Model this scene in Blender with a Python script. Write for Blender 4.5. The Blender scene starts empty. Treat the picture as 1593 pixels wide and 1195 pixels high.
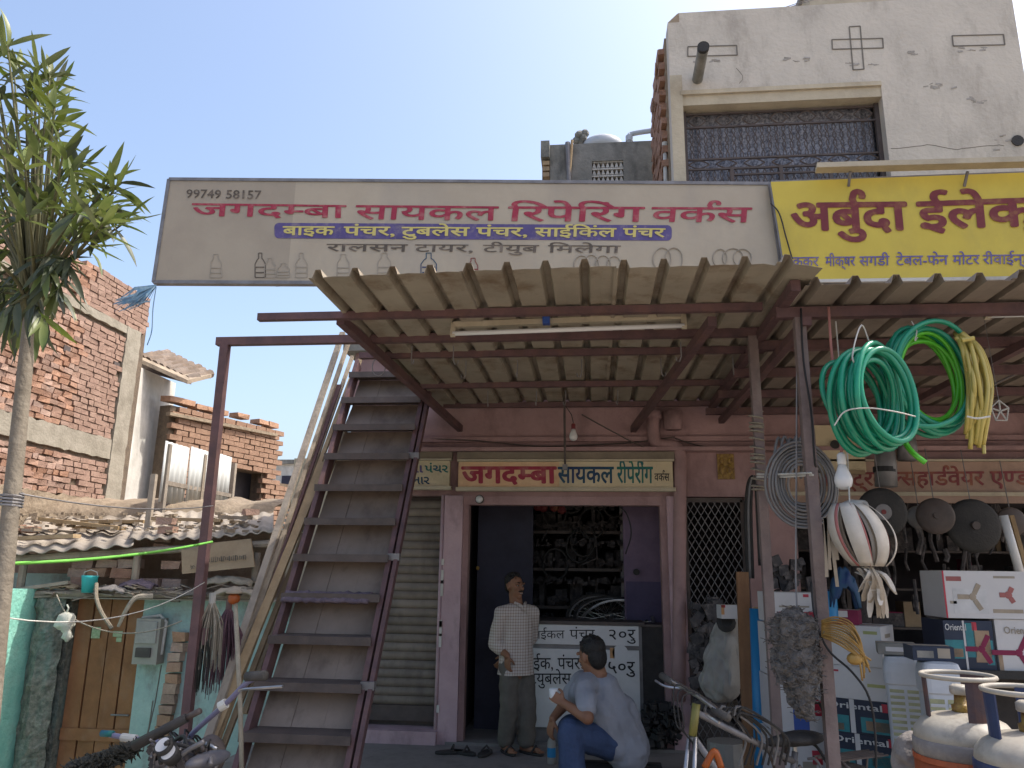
import bpy, bmesh, math, random
from mathutils import Vector as V, Matrix, Quaternion, noise as mnoise
R_ = math.radians
random.seed(7)
S = bpy.context.scene
COL = S.collection

# ------------------------------------------------------------------ camera
CAM = V((0, 0, 1.65)); FPX = 1200.0; YAW = R_(6.0); PITCH = R_(13.5); ROLL = R_(0.76)
_f = V((-math.sin(YAW) * math.cos(PITCH), math.cos(YAW) * math.cos(PITCH), math.sin(PITCH)))
_r0 = V((math.cos(YAW), math.sin(YAW), 0)); _u0 = _r0.cross(_f)
_r = _r0 * math.cos(ROLL) + _u0 * math.sin(ROLL); _u = _u0 * math.cos(ROLL) - _r0 * math.sin(ROLL)
cd = bpy.data.cameras.new('camera'); co = bpy.data.objects.new('camera', cd); COL.objects.link(co)
co.matrix_world = Matrix(((_r.x, _u.x, -_f.x, CAM.x), (_r.y, _u.y, -_f.y, CAM.y), (_r.z, _u.z, -_f.z, CAM.z), (0, 0, 0, 1)))
cd.sensor_width = 36; cd.lens = FPX / 1593 * 36; cd.clip_end = 3000; cd.clip_start = 0.05
S.camera = co

# ------------------------------------------------------------------ light
SUN_AZ = R_(14); SUN_EL = R_(56)          # azimuth measured from +X towards +Y
sd = V((math.cos(SUN_AZ) * math.cos(SUN_EL), math.sin(SUN_AZ) * math.cos(SUN_EL), math.sin(SUN_EL)))
W = bpy.data.worlds.new('World'); S.world = W; W.use_nodes = True
nt = W.node_tree; bg = nt.nodes['Background']
sky = nt.nodes.new('ShaderNodeTexSky'); sky.sky_type = 'NISHITA'; sky.sun_disc = False
sky.sun_elevation = SUN_EL; sky.sun_rotation = R_(90) - SUN_AZ
sky.air_density = 1.0; sky.dust_density = 4.5; sky.ozone_density = 1.0
nt.links.new(sky.outputs[0], bg.inputs[0]); bg.inputs[1].default_value = 0.15
sl = bpy.data.lights.new('sun', 'SUN'); sl.energy = 2.3; sl.angle = R_(0.5); sl.color = (1, .94, .85)
so = bpy.data.objects.new('sun', sl); COL.objects.link(so)
so.rotation_euler = (-sd).to_track_quat('-Z', 'Y').to_euler()
S.view_settings.view_transform = 'Standard'; S.view_settings.look = 'None'
S.view_settings.exposure = 1.15; S.view_settings.gamma = 1.0
S.cycles.max_bounces = 8; S.cycles.diffuse_bounces = 5

# ------------------------------------------------------------------ geometry helpers
def ray(px, py):
    return (_f * FPX + _r * (px - 796.5) - _u * (py - 597.5)).normalized()
def P(px, py, Y=None, X=None, Z=None, pl=None):
    d = ray(px, py)
    if pl is not None:
        t = (pl[0] - CAM).dot(pl[1]) / d.dot(pl[1])
    elif Y is not None: t = (Y - CAM.y) / d.y
    elif X is not None: t = (X - CAM.x) / d.x
    else: t = (Z - CAM.z) / d.z
    return CAM + d * t
def rm(axis, deg): return Matrix.Rotation(R_(deg), 3, axis)
def basis(d, up=V((0, 0, 1))):
    d = d.normalized()
    s = d.cross(up)
    if s.length < 1e-5: s = d.cross(V((0, 1, 0)))
    s.normalize(); t = s.cross(d)
    return d, s, t

ORG = {}
class MB:
    def __init__(s): s.v = []; s.f = []; s.mi = []; s.cur = 0
    def add(s, vs, fs):
        n = len(s.v); s.v += [V(p) for p in vs]
        for f in fs: s.f.append([i + n for i in f]); s.mi.append(s.cur)
        return s
    def box(s, c, d, R=None, jit=0):
        c = V(c); h = V(d) / 2; vs = []
        for k in range(8):
            p = V(((k & 1) * 2 - 1, (k >> 1 & 1) * 2 - 1, (k >> 2 & 1) * 2 - 1)) * 1.0
            p = V((p.x * h.x, p.y * h.y, p.z * h.z))
            if jit: p += V((random.uniform(-jit, jit) for _ in range(3)))
            if R is not None: p = R @ p
            vs.append(c + p)
        return s.add(vs, [(0, 2, 3, 1), (4, 5, 7, 6), (0, 1, 5, 4), (2, 6, 7, 3), (0, 4, 6, 2), (1, 3, 7, 5)])
    def bb(s, a, b): # box from min to max corner
        a = V(a); b = V(b); return s.box((a + b) / 2, (abs(b.x - a.x), abs(b.y - a.y), abs(b.z - a.z)))
    def bar(s, a, b, w, h, up=V((0, 0, 1))):
        a = V(a); b = V(b); d, sx, t = basis(b - a, V(up))
        vs = []
        for p in (a, b):
            for q, r in ((-1, -1), (1, -1), (1, 1), (-1, 1)): vs.append(p + sx * (q * w / 2) + t * (r * h / 2))
        return s.add(vs, [(3, 2, 1, 0), (4, 5, 6, 7), (0, 1, 5, 4), (1, 2, 6, 5), (2, 3, 7, 6), (3, 0, 4, 7)])
    def tube(s, pts, r, n=8, closed=False, cap=True):
        pts = [V(p) for p in pts]; m = len(pts)
        rs = r if isinstance(r, (list, tuple)) else [r] * m
        vs = []; prev = None
        for i, p in enumerate(pts):
            if closed: d = pts[(i + 1) % m] - pts[i - 1]
            else: d = pts[min(i + 1, m - 1)] - pts[max(i - 1, 0)]
            if d.length < 1e-9: d = V((0, 0, 1))
            d.normalize()
            if prev is None:
                _, sx, t = basis(d)
            else:
                sx = prev - d * prev.dot(d)
                if sx.length < 1e-6: _, sx, t = basis(d)
                sx.normalize(); t = sx.cross(d)
            prev = sx
            for k in range(n):
                a = 2 * math.pi * k / n
                vs.append(p + (sx * math.cos(a) + t * math.sin(a)) * rs[i])
        fs = []
        for i in range(m if closed else m - 1):
            j = (i + 1) % m
            for k in range(n):
                l = (k + 1) % n
                fs.append((i * n + l, i * n + k, j * n + k, j * n + l))
        if cap and not closed:
            fs.append(tuple(range(n))); fs.append(tuple((m - 1) * n + k for k in reversed(range(n))))
        return s.add(vs, fs)
    def lathe(s, prof, c=(0, 0, 0), R=None, n=20):
        c = V(c); vs = []
        for (r, z) in prof:
            for k in range(n):
                a = 2 * math.pi * k / n; p = V((r * math.cos(a), r * math.sin(a), z))
                vs.append(c + (R @ p if R is not None else p))
        fs = []
        for i in range(len(prof) - 1):
            for k in range(n):
                l = (k + 1) % n; fs.append((i * n + k, i * n + l, (i + 1) * n + l, (i + 1) * n + k))
        fs.append(tuple(reversed(range(n)))); fs.append(tuple((len(prof) - 1) * n + k for k in range(n)))
        return s.add(vs, fs)
    def ball(s, c, r, n=10, m=7, R=None):
        r = V((r, r, r)) if isinstance(r, (int, float)) else V(r); c = V(c); vs = []; fs = []
        for i in range(m + 1):
            th = math.pi * i / m
            for k in range(n):
                a = 2 * math.pi * k / n
                p = V((r.x * math.sin(th) * math.cos(a), r.y * math.sin(th) * math.sin(a), r.z * math.cos(th)))
                vs.append(c + (R @ p if R is not None else p))
        for i in range(m):
            for k in range(n):
                l = (k + 1) % n
                if i == 0: fs.append((k, (i + 1) * n + k, (i + 1) * n + l))
                elif i == m - 1: fs.append((i * n + k, (i + 1) * n + k, i * n + l))
                else: fs.append((i * n + k, (i + 1) * n + k, (i + 1) * n + l, i * n + l))
        return s.add(vs, fs)
    def slab(s, poly, off):
        poly = [V(p) for p in poly]; off = V(off); n = len(poly)
        fs = [tuple(range(n)), tuple(reversed(range(n, 2 * n)))]
        for i in range(n): j = (i + 1) % n; fs.append((i, i + n, j + n, j))
        return s.add(poly + [p + off for p in poly], fs)
    def quad(s, *q): return s.add(q, [tuple(range(len(q)))])
    def cap(s, a, b, ra, rb, n=12):   # capsule
        a = V(a); b = V(b); s.tube([a, b], [ra, rb], n); s.ball(a, ra * .995, n, 8); s.ball(b, rb * .995, n, 8); return s
    def chain(s, pts, rs, n=12):
        for i in range(len(pts) - 1): s.cap(pts[i], pts[i + 1], rs[i], rs[i + 1], n)
        return s
    def build(s, name, mat, parent=None, smooth=False, origin=None, fix=True):
        if parent is not None: o0 = ORG[parent.name]
        elif origin is not None: o0 = V(origin)
        else:
            xs = [p.x for p in s.v]; ys = [p.y for p in s.v]; zs = [p.z for p in s.v]
            o0 = V(((min(xs) + max(xs)) / 2, (min(ys) + max(ys)) / 2, min(zs)))
        me = bpy.data.meshes.new(name); me.from_pydata([p - o0 for p in s.v], [], s.f)
        mats = mat if isinstance(mat, (list, tuple)) else [mat]
        for m in mats: me.materials.append(m)
        if len(mats) > 1: me.polygons.foreach_set('material_index', s.mi)
        if fix:
            bm = bmesh.new(); bm.from_mesh(me); bmesh.ops.recalc_face_normals(bm, faces=bm.faces); bm.to_mesh(me); bm.free()
        if smooth: me.polygons.foreach_set('use_smooth', [True] * len(me.polygons))
        me.update()
        o = bpy.data.objects.new(name, me); COL.objects.link(o)
        if parent is not None: o.parent = parent
        else: o.location = o0
        ORG[o.name] = o0
        return o
def thing(name, label, cat, loc, group=None):
    o = bpy.data.objects.new(name, None); COL.objects.link(o); o.location = V(loc); o.empty_display_size = .1
    ORG[o.name] = V(loc); o['label'] = label; o['category'] = cat
    if group: o['group'] = group
    return o
def tag(o, label, cat, group=None):
    o['label'] = label; o['category'] = cat
    if group: o['group'] = group
    return o
def struct(o, label=None):
    o['kind'] = 'structure'
    if label: o['label'] = label
    return o
def place(me, name, parent, loc, rot=None, sc=None):    # a part sharing mesh data
    o = bpy.data.objects.new(name, me); COL.objects.link(o); o.parent = parent
    o.location = V(loc) - (ORG[parent.name] if parent is not None else V((0, 0, 0)))
    if rot is not None: o.rotation_euler = rot
    if sc is not None: o.scale = sc
    ORG[o.name] = V(loc)
    return o
def remesh(mb, vox, sm=2, it=4):
    """joins overlapping volumes into one continuous skin; returns an MB"""
    me = bpy.data.meshes.new('tmp'); me.from_pydata(mb.v, [], mb.f)
    bm = bmesh.new(); bm.from_mesh(me); bmesh.ops.recalc_face_normals(bm, faces=bm.faces); bm.to_mesh(me); bm.free()
    o = bpy.data.objects.new('tmp', me); COL.objects.link(o)
    m = o.modifiers.new('r', 'REMESH'); m.mode = 'VOXEL'; m.voxel_size = vox
    k = o.modifiers.new('s', 'SMOOTH'); k.factor = .5; k.iterations = it
    dg = bpy.context.evaluated_depsgraph_get(); dg.update()
    r = bpy.data.meshes.new_from_object(o.evaluated_get(dg))
    out = MB(); out.add([v.co.copy() for v in r.vertices], [tuple(p.vertices) for p in r.polygons])
    bpy.data.objects.remove(o); bpy.data.meshes.remove(me); bpy.data.meshes.remove(r)
    return out
def arc(pts, n=8):    # catmull-rom through points
    pts = [V(p) for p in pts]; q = [pts[0] * 2 - pts[1]] + pts + [pts[-1] * 2 - pts[-2]]; out = []
    for i in range(1, len(q) - 2):
        for k in range(n):
            t = k / n; a, b, c, d = q[i - 1], q[i], q[i + 1], q[i + 2]
            out.append(.5 * ((2 * b) + (c - a) * t + (2 * a - 5 * b + 4 * c - d) * t * t + (3 * b - a - 3 * c + d) * t ** 3))
    out.append(pts[-1]); return out
def sag(a, b, d, n=10):
    a = V(a); b = V(b); return [a.lerp(b, i / n) - V((0, 0, d * 4 * (i / n) * (1 - i / n))) for i in range(n + 1)]

# ------------------------------------------------------------------ materials
MATS = {}
KA = .72
def mat(name, c, c2=None, sc=6, rough=.85, metal=0, bump=.15, bsc=None, stain=None, st=.5, ssc=1.5, streak=1.0, rnd=0.0, spec=.3, det=6, trans=0, edge=None):
    m = bpy.data.materials.new(name); m.use_nodes = True; n = m.node_tree.nodes; L = m.node_tree.links
    b = n['Principled BSDF']; b.inputs['Roughness'].default_value = rough; b.inputs['Metallic'].default_value = metal
    b.inputs['Specular IOR Level'].default_value = spec
    geo = n.new('ShaderNodeNewGeometry')
    c2 = c2 or tuple(x * .72 for x in c)
    c = tuple(x * KA for x in c); c2 = tuple(x * KA for x in c2); stain = tuple(x * KA for x in stain) if stain else None
    no = n.new('ShaderNodeTexNoise'); no.inputs['Scale'].default_value = sc; no.inputs['Detail'].default_value = det; no.inputs['Roughness'].default_value = .62
    L.new(geo.outputs['Position'], no.inputs['Vector'])
    ra = n.new('ShaderNodeValToRGB'); ra.color_ramp.elements[0].position = .32; ra.color_ramp.elements[1].position = .66
    ra.color_ramp.elements[0].color = (*c2, 1); ra.color_ramp.elements[1].color = (*c, 1)
    L.new(no.outputs[0], ra.inputs[0]); out = ra.outputs[0]
    if stain:
        mp = n.new('ShaderNodeMapping'); mp.inputs['Scale'].default_value = (1, 1, 1 / streak); L.new(geo.outputs['Position'], mp.inputs[0])
        n2 = n.new('ShaderNodeTexNoise'); n2.inputs['Scale'].default_value = ssc; n2.inputs['Detail'].default_value = 9; n2.inputs['Roughness'].default_value = .68
        L.new(mp.outputs[0], n2.inputs['Vector'])
        r2 = n.new('ShaderNodeValToRGB'); r2.color_ramp.elements[0].position = .50; r2.color_ramp.elements[1].position = .68
        r2.color_ramp.elements[1].color = (st, st, st, 1); r2.color_ramp.elements[0].color = (0, 0, 0, 1); L.new(n2.outputs[0], r2.inputs[0])
        mx = n.new('ShaderNodeMix'); mx.data_type = 'RGBA'; L.new(r2.outputs[0], mx.inputs[0]); L.new(out, mx.inputs[6]); mx.inputs[7].default_value = (*stain, 1)
        out = mx.outputs[2]
    if rnd:
        oi = n.new('ShaderNodeObjectInfo'); hs = n.new('ShaderNodeHueSaturation')
        mr = n.new('ShaderNodeMapRange'); mr.inputs[3].default_value = 1 - rnd; mr.inputs[4].default_value = 1 + rnd
        L.new(oi.outputs['Random'], mr.inputs[0]); L.new(mr.outputs[0], hs.inputs['Value']); L.new(out, hs.inputs['Color'])
        m2 = n.new('ShaderNodeMath'); m2.operation = 'MULTIPLY'; m2.inputs[1].default_value = 7.31; L.new(oi.outputs['Random'], m2.inputs[0])
        m3 = n.new('ShaderNodeMath'); m3.operation = 'FRACT'; L.new(m2.outputs[0], m3.inputs[0])
        mr2 = n.new('ShaderNodeMapRange'); mr2.inputs[3].default_value = 1 - rnd; mr2.inputs[4].default_value = 1 + rnd * .6
        L.new(m3.outputs[0], mr2.inputs[0]); L.new(mr2.outputs[0], hs.inputs['Saturation'])
        out = hs.outputs[0]
    L.new(out, b.inputs['Base Color'])
    if bump:
        nb = n.new('ShaderNodeTexNoise'); nb.inputs['Scale'].default_value = bsc or sc * 6; nb.inputs['Detail'].default_value = 5
        L.new(geo.outputs['Position'], nb.inputs['Vector'])
        bu = n.new('ShaderNodeBump'); bu.inputs['Strength'].default_value = bump; bu.inputs['Distance'].default_value = .02
        L.new(nb.outputs[0], bu.inputs['Height']); L.new(bu.outputs[0], b.inputs['Normal'])
    if trans:
        tr = n.new('ShaderNodeBsdfTranslucent'); L.new(out, tr.inputs[0]); ms = n.new('ShaderNodeMixShader'); ms.inputs[0].default_value = trans
        L.new(b.outputs[0], ms.inputs[1]); L.new(tr.outputs[0], ms.inputs[2]); L.new(ms.outputs[0], n['Material Output'].inputs[0])
    MATS[name] = m
    return m
def M(name): return MATS[name]
mat('brick', (.48, .30, .215), (.37, .215, .155), 14, rnd=.22, bump=.5, bsc=60)
mat('brick_pale', (.48, .315, .225), (.38, .235, .165), 14, rnd=.28, bump=.5, bsc=60)
mat('mortar', (.22, .165, .115), (.13, .10, .075), 12, bump=.5)
mat('concrete', (.42, .38, .31), (.31, .28, .22), 5, bump=.4, stain=(.2, .17, .13), st=.5, ssc=3)
mat('mud', (.40, .32, .23), (.26, .20, .14), 7, bump=.8, bsc=20)
mat('plaster_white', (.80, .77, .71), (.60, .58, .53), 3, bump=.25, stain=(.34, .31, .27), st=.5, ssc=2.5, streak=3)
mat('plaster_upper', (.70, .64, .55), (.60, .55, .475), 2.2, bump=.45, bsc=22, stain=(.36, .32, .27), st=.55, ssc=3.2, streak=2.6)
mat('plaster_cream', (.64, .56, .42), (.52, .45, .33), 4, bump=.3, stain=(.3, .25, .18), st=.4)
mat('plaster_grey', (.34, .33, .30), (.20, .20, .18), 4, bump=.4, stain=(.07, .07, .065), st=.85, ssc=2.2, streak=2.5)
mat('groove', (.24, .22, .19), bump=0)
mat('pink', (.50, .325, .315), (.39, .25, .245), 3, bump=.25, stain=(.17, .10, .10), st=.6, ssc=2.4, streak=1.8)
mat('pink_pale', (.66, .47, .50), (.54, .375, .405), 3.5, bump=.3, stain=(.24, .17, .18), st=.6, ssc=4, streak=2)
mat('violet_wall', (.23, .165, .24), (.15, .11, .17), 4, bump=.3)
mat('teal_bright', (.38, .80, .66), (.26, .66, .54), 4, bump=.6, bsc=30, stain=(.40, .58, .48), st=.4, ssc=5)
mat('teal_dull', (.46, .62, .57), (.34, .50, .47), 4, bump=.5, bsc=30, stain=(.27, .26, .24), st=.85, ssc=4.5, streak=2)
mat('rubble', (.30, .30, .25), (.10, .12, .10), 22, bump=1.0, bsc=40, stain=(.16, .3, .28), st=.5, ssc=4, streak=3)
mat('door_brown', (0.374, 0.171, 0.077), (0.259, 0.116, 0.053), 5, rough=.7, bump=.2, stain=(.36, .20, .12), st=.6, ssc=9, streak=2)
mat('cyl_shade', (.28, .255, .25), (.20, .185, .18), 9, bump=.15, stain=(.45, .42, .36), st=.5, ssc=9)  # grey standing in for shade on the cylinder's upright side
mat('grip_black', (.055, .05, .048), (.04, .037, .035), 20, rough=.6, bump=.2)
mat('steel_maroon', (0.172, 0.094, 0.094), (0.100, 0.061, 0.065), 8, rough=.6, bump=.15, stain=(.18, .10, .07), st=.5, ssc=6)
mat('steel_dark', (0.131, 0.104, 0.094), (0.081, 0.065, 0.060), 8, rough=.55, bump=.1, stain=(.13, .08, .06), st=.4, ssc=6)
mat('steel_grey', (0.300, 0.288, 0.288), (0.192, 0.180, 0.180), 8, rough=.5, metal=.4, bump=.1)
mat('chrome', (.62, .62, .62), (.45, .44, .43), 12, rough=.28, metal=.9, bump=.05)
mat('sheet', (.43, .375, .29), (.33, .285, .22), 2.5, rough=.6, bump=.1, stain=(.20, .13, .075), st=.85, ssc=3.5, streak=1)
mat('sheet_dark', (0.317, 0.265, 0.212), (0.225, 0.185, 0.152), 2.5, rough=.6, bump=.1, stain=(.15, .11, .08), st=.6, ssc=3)
mat('sign_beige', (.52, .445, .335), (.45, .38, .285), 1.5, rough=.45, bump=.75, bsc=1.8, stain=(.38, .335, .28), st=.6, ssc=1.1, streak=3)
mat('sign_grey', (.435, .37, .28), (.375, .315, .24), 2, rough=.45, bump=.75, bsc=1.8, stain=(.30, .265, .22), st=.5, ssc=2, streak=3)
mat('sign_yellow', (0.799, 0.626, 0.097), (0.713, 0.540, 0.081), 2, rough=.5, bump=.04, stain=(.55, .42, .10), st=.5, ssc=2, streak=2)
mat('ink_red', (.42, .04, .075), (.32, .03, .06), 9, rough=.6, bump=0, stain=(.42, .35, .28), st=.42, ssc=9)
mat('ink_maroon', (.27, .055, .06), (.20, .04, .045), 9, rough=.6, bump=0, stain=(.55, .42, .10), st=.3, ssc=9)
mat('ink_purple', (.13, .10, .28), (.09, .07, .20), 6, rough=.6, bump=0, stain=(.42, .35, .28), st=.42, ssc=9)
mat('ink_blue', (.20, .17, .42), (.15, .13, .34), 9, rough=.6, bump=0, stain=(.55, .42, .10), st=.3, ssc=9)
mat('ink_navy', (.02, .04, .14), (.02, .10, .14), 9, rough=.6, bump=0)
mat('ink_yellow', (.72, .62, .20), (.62, .52, .16), 9, rough=.6, bump=0, stain=(.42, .35, .28), st=.42, ssc=9)
mat('ink_brown', (.14, .11, .085), (.10, .08, .06), 9, rough=.6, bump=0, stain=(.42, .35, .28), st=.42, ssc=9)
mat('ink_black', (.03, .03, .035), (.02, .02, .02), 9, rough=.6, bump=0)
mat('ink_faint', (.40, .35, .28), (.34, .30, .24), 9, rough=.6, bump=0)
mat('ink_green', (.02, .20, .12), (.02, .1, .2), 15, rough=.6, bump=0)
mat('ink_white', (.75, .75, .75), bump=0)
mat('board_orange', (.85, .58, .36), (.80, .50, .28), 4, bump=.1, stain=(.45, .3, .18), st=.5, ssc=3)
mat('board_cream', (.80, .68, .46), (.70, .58, .38), 4, bump=.1, stain=(.36, .3, .2), st=.5, ssc=3)
mat('board_tan', (.50, .345, .265), (.40, .27, .205), 4, bump=.1, stain=(.25, .17, .13), st=.5, ssc=3)
mat('tank_grey', (.13, .135, .16), (.09, .09, .11), 6, rough=.4, bump=.1, stain=(.25, .22, .19), st=.5, ssc=8)
mat('board_dark', (0.309, 0.255, 0.191), (0.218, 0.182, 0.137), 4, bump=.1)
mat('ply', (.34, .265, .215), (.235, .18, .145), 2, rough=.7, bump=.2, stain=(.12, .085, .07), st=.75, ssc=3.2, streak=9)
mat('wood_grey', (.42, .35, .27), (.27, .22, .17), 5, bump=.4, stain=(.16, .13, .10), st=.5, ssc=9, streak=8, rnd=.2)
mat('wood_tan', (.50, .36, .20), (.36, .25, .14), 5, bump=.3, stain=(.24, .16, .09), st=.5, ssc=9, streak=8, rnd=.15)
mat('wood_brown', (.36, .20, .10), (.27, .14, .07), 6, bump=.2, stain=(.18, .09, .05), st=.5, ssc=6, streak=8)
mat('shutter', (0.326, 0.269, 0.215), (0.230, 0.192, 0.157), 5, rough=.6, bump=.15, stain=(.10, .085, .075), st=.6, ssc=3, streak=3, rnd=.1)
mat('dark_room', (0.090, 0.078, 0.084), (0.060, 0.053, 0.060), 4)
mat('navy_dark', (.04, .04, .07), (.025, .025, .045), 5, rough=.6)
mat('clutter', (0.140, 0.126, 0.126), (0.042, 0.042, 0.049), 14, bump=.2, stain=(.32, .28, .26), st=.8, ssc=9)
mat('white_board', (0.886, 0.872, 0.860), (0.759, 0.746, 0.734), 4, rough=.5, bump=.05, stain=(.45, .42, .40), st=.35, ssc=4)
mat('skin', (0.317, 0.159, 0.094), (0.262, 0.124, 0.071), 12, rough=.55, bump=.05)
mat('hair', (.012, .011, .011), (.02, .018, .017), 40, rough=.5, bump=.5, bsc=120)
mat('teeth', (.7, .66, .6), bump=0)
mat('eye_white', (.6, .58, .55), bump=0)
mat('trouser_grey', (.165, .15, .13), (.12, .11, .095), 9, bump=.35, bsc=25)
mat('denim', (0.063, 0.098, 0.196), (0.044, 0.069, 0.144), 14, bump=.35, bsc=35)
mat('tee_blue', (.35, .36, .40), (.29, .30, .34), 7, bump=.3, bsc=20)
mat('clutter_dark', (.075, .065, .065), (.025, .024, .026), 18, bump=.2, stain=(.20, .18, .17), st=.6, ssc=12)
mat('chip', (.46, .43, .385), (.38, .355, .32), 12, bump=.3)
mat('violet_lower', (.12, .10, .18), (.085, .07, .13), 4, bump=.3)
mat('rubber', (0.033, 0.033, 0.033), (0.052, 0.048, 0.046), 10, rough=.7, bump=.2)
mat('hose_green', (.01, .33, .18), (.012, .26, .15), 5, rough=.3, bump=0, spec=.5)
mat('hose_lime', (.13, .62, .03), (.10, .50, .03), 5, rough=.3, bump=0, spec=.5)
mat('hose_yellow', (.58, .47, .11), (.47, .37, .09), 5, rough=.35, bump=0, spec=.5)
mat('hose_grey', (0.221, 0.215, 0.215), (0.156, 0.150, 0.150), 8, rough=.45, bump=0, spec=.5)
mat('string_white', (.72, .70, .64), bump=0)
mat('string_pink', (.50, .22, .19), bump=0)
mat('rope_green', (.25, .70, .12), bump=0)
mat('webbing', (.66, .61, .54), (.52, .48, .42), 9, rough=.7, bump=.1)
mat('webbing_tan', (.46, .39, .30), (.35, .29, .22), 9, bump=.2)
mat('webbing_red', (.45, .17, .16), bump=0)
mat('glass_white', (.82, .82, .82), (.78, .78, .78), 3, rough=.25, bump=0)
mat('plastic_clear', (.62, .60, .56), (.50, .48, .45), 8, rough=.3, bump=.3, trans=.35)
mat('carton_white', (.70, .69, .69), (.63, .62, .62), 3, rough=.6, bump=.05, stain=(.5, .48, .46), st=.4, ssc=3)
mat('carton_navy', (0.024, 0.040, 0.080), (0.016, 0.028, 0.056), 4, rough=.45, bump=0)
mat('print_teal', (.04, .27, .30), (.03, .16, .20), 12, rough=.45, bump=0)
mat('print_tan', (.42, .30, .20), (.30, .2, .13), 12, rough=.45, bump=0)
mat('print_red', (.55, .05, .08), (.48, .04, .07), 5, rough=.45, bump=0)
mat('print_blue', (.05, .12, .45), (.05, .1, .36), 5, rough=.45, bump=0)
mat('print_maroon', (.30, .04, .10), bump=0)
mat('print_olive', (.50, .52, .22), bump=0)
mat('print_orange', (.75, .42, .2), bump=0)
mat('cooler_grey', (0.598, 0.637, 0.689), (0.520, 0.559, 0.611), 4, rough=.5, bump=.05, stain=(.33, .33, .33), st=.3)
mat('cooler_pad', (0.488, 0.504, 0.309), (0.325, 0.325, 0.195), 12, bump=.3)
mat('blue_roll', (.03, .28, .58), (.025, .22, .48), 4, rough=.35, bump=.05)
mat('cyl_white', (.52, .49, .42), (.36, .32, .27), 7, rough=.5, bump=.08, stain=(.22, .19, .16), st=.85, ssc=7)
mat('post_dusty', (0.274, 0.209, 0.194), (0.173, 0.132, 0.127), 8, rough=.7, bump=.2, stain=(.28, .24, .21), st=.5, ssc=5, streak=3)
mat('cyl_orange', (0.425, 0.102, 0.038), (0.357, 0.081, 0.030), 5, rough=.5, bump=.08, stain=(.22, .09, .05), st=.5, ssc=6)
mat('cyl_blue', (.05, .07, .16), (.035, .05, .11), 5, rough=.45, bump=.08, stain=(.1, .1, .13), st=.4, ssc=6)
mat('cyl_dark', (.07, .06, .075), (.16, .08, .06), 9, bump=.15)
mat('cyl_rust', (.28, .11, .06), (.2, .08, .05), 10, bump=.2)
mat('wool', (0.221, 0.202, 0.189), (0.117, 0.107, 0.101), 30, bump=.9, bsc=90)
mat('cloth_grey', (.30, .27, .25), (.2, .18, .17), 9, bump=.5)
mat('cloth_purple', (.22, .17, .20), (.13, .10, .13), 25, bump=.6)
mat('cord_gold', (.44, .27, .075), (.30, .17, .045), 10, rough=.5, bump=.2)
mat('broom_dark', (0.140, 0.077, 0.091), (0.084, 0.049, 0.063), 18, bump=.4, rnd=.2)
mat('broom_pale', (.40, .35, .27), (.3, .26, .2), 18, bump=.4, rnd=.2)
mat('bark', (0.274, 0.238, 0.187), (0.187, 0.158, 0.122), 7, bump=.6, bsc=30, stain=(.16, .13, .10), st=.6, ssc=5, streak=4)
mat('twig', (.15, .15, .07), (.11, .10, .055), 9, bump=.2)
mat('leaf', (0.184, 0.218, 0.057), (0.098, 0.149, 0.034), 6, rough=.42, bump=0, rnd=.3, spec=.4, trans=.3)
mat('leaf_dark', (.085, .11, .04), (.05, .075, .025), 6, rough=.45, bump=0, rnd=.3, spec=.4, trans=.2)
mat('ground', (0.547, 0.475, 0.394), (0.385, 0.333, 0.274), 2.5, bump=.6, bsc=14, stain=(.12, .10, .085), st=.5, ssc=.8)
mat('plinth', (0.338, 0.312, 0.295), (0.237, 0.220, 0.207), 3, bump=.4, stain=(.08, .075, .07), st=.5, ssc=3)
mat('meter_grey', (.42, .40, .35), (.34, .32, .28), 6, rough=.5, bump=.05, stain=(.2, .18, .15), st=.5)
mat('meter_dark', (.11, .10, .09), bump=0)
mat('sticker', (.55, .62, .42), (.3, .45, .25), 60, bump=0)
mat('bucket_teal', (.05, .50, .50), (.04, .42, .42), 5, rough=.4, bump=0)
mat('bag_white', (.66, .66, .58), (.5, .5, .42), 14, rough=.5, bump=.3)
mat('plastic_blue', (.10, .24, .40), (.3, .42, .5), 25, rough=.4, bump=0)
mat('cement_sheet', (.48, .42, .35), (.36, .31, .25), 5, bump=.3, stain=(.22, .18, .14), st=.5, ssc=3)
mat('tin_white', (.70, .73, .72), (.6, .62, .61), 4, rough=.5, bump=.05, stain=(.36, .32, .28), st=.6, ssc=4, streak=5)
mat('board_print', (.40, .30, .19), (.33, .24, .15), 6, bump=.1, stain=(.25, .18, .11), st=.5, ssc=5)
mat('tile_old', (0.297, 0.220, 0.165), (0.198, 0.154, 0.121), 12, bump=.6, rnd=.2)
mat('bench_wood', (0.065, 0.058, 0.055), (0.039, 0.036, 0.035), 8, bump=.3)
mat('paint_orange', (0.423, 0.104, 0.019), (0.325, 0.078, 0.019), 8, rough=.4, bump=0)
mat('paint_olive', (0.252, 0.228, 0.060), (0.192, 0.168, 0.060), 8, rough=.4, bump=0)
mat('paint_violet', (0.186, 0.167, 0.310), (0.248, 0.236, 0.310), 8, rough=.35, bump=0)
mat('grip', (.10, .092, .085), (.07, .065, .06), 20, bump=.3)
mat('fur', (.035, .035, .03), (.06, .06, .05), 30, bump=.6)
mat('gold', (.45, .30, .07), (.20, .10, .04), 45, rough=.4, bump=.3, bsc=60)
def curtain_mat():
    m = mat('curtain', (0.520, 0.540, 0.620), (0.100, 0.110, 0.150), 42, bump=0, det=2)
    return m
curtain_mat()
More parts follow.
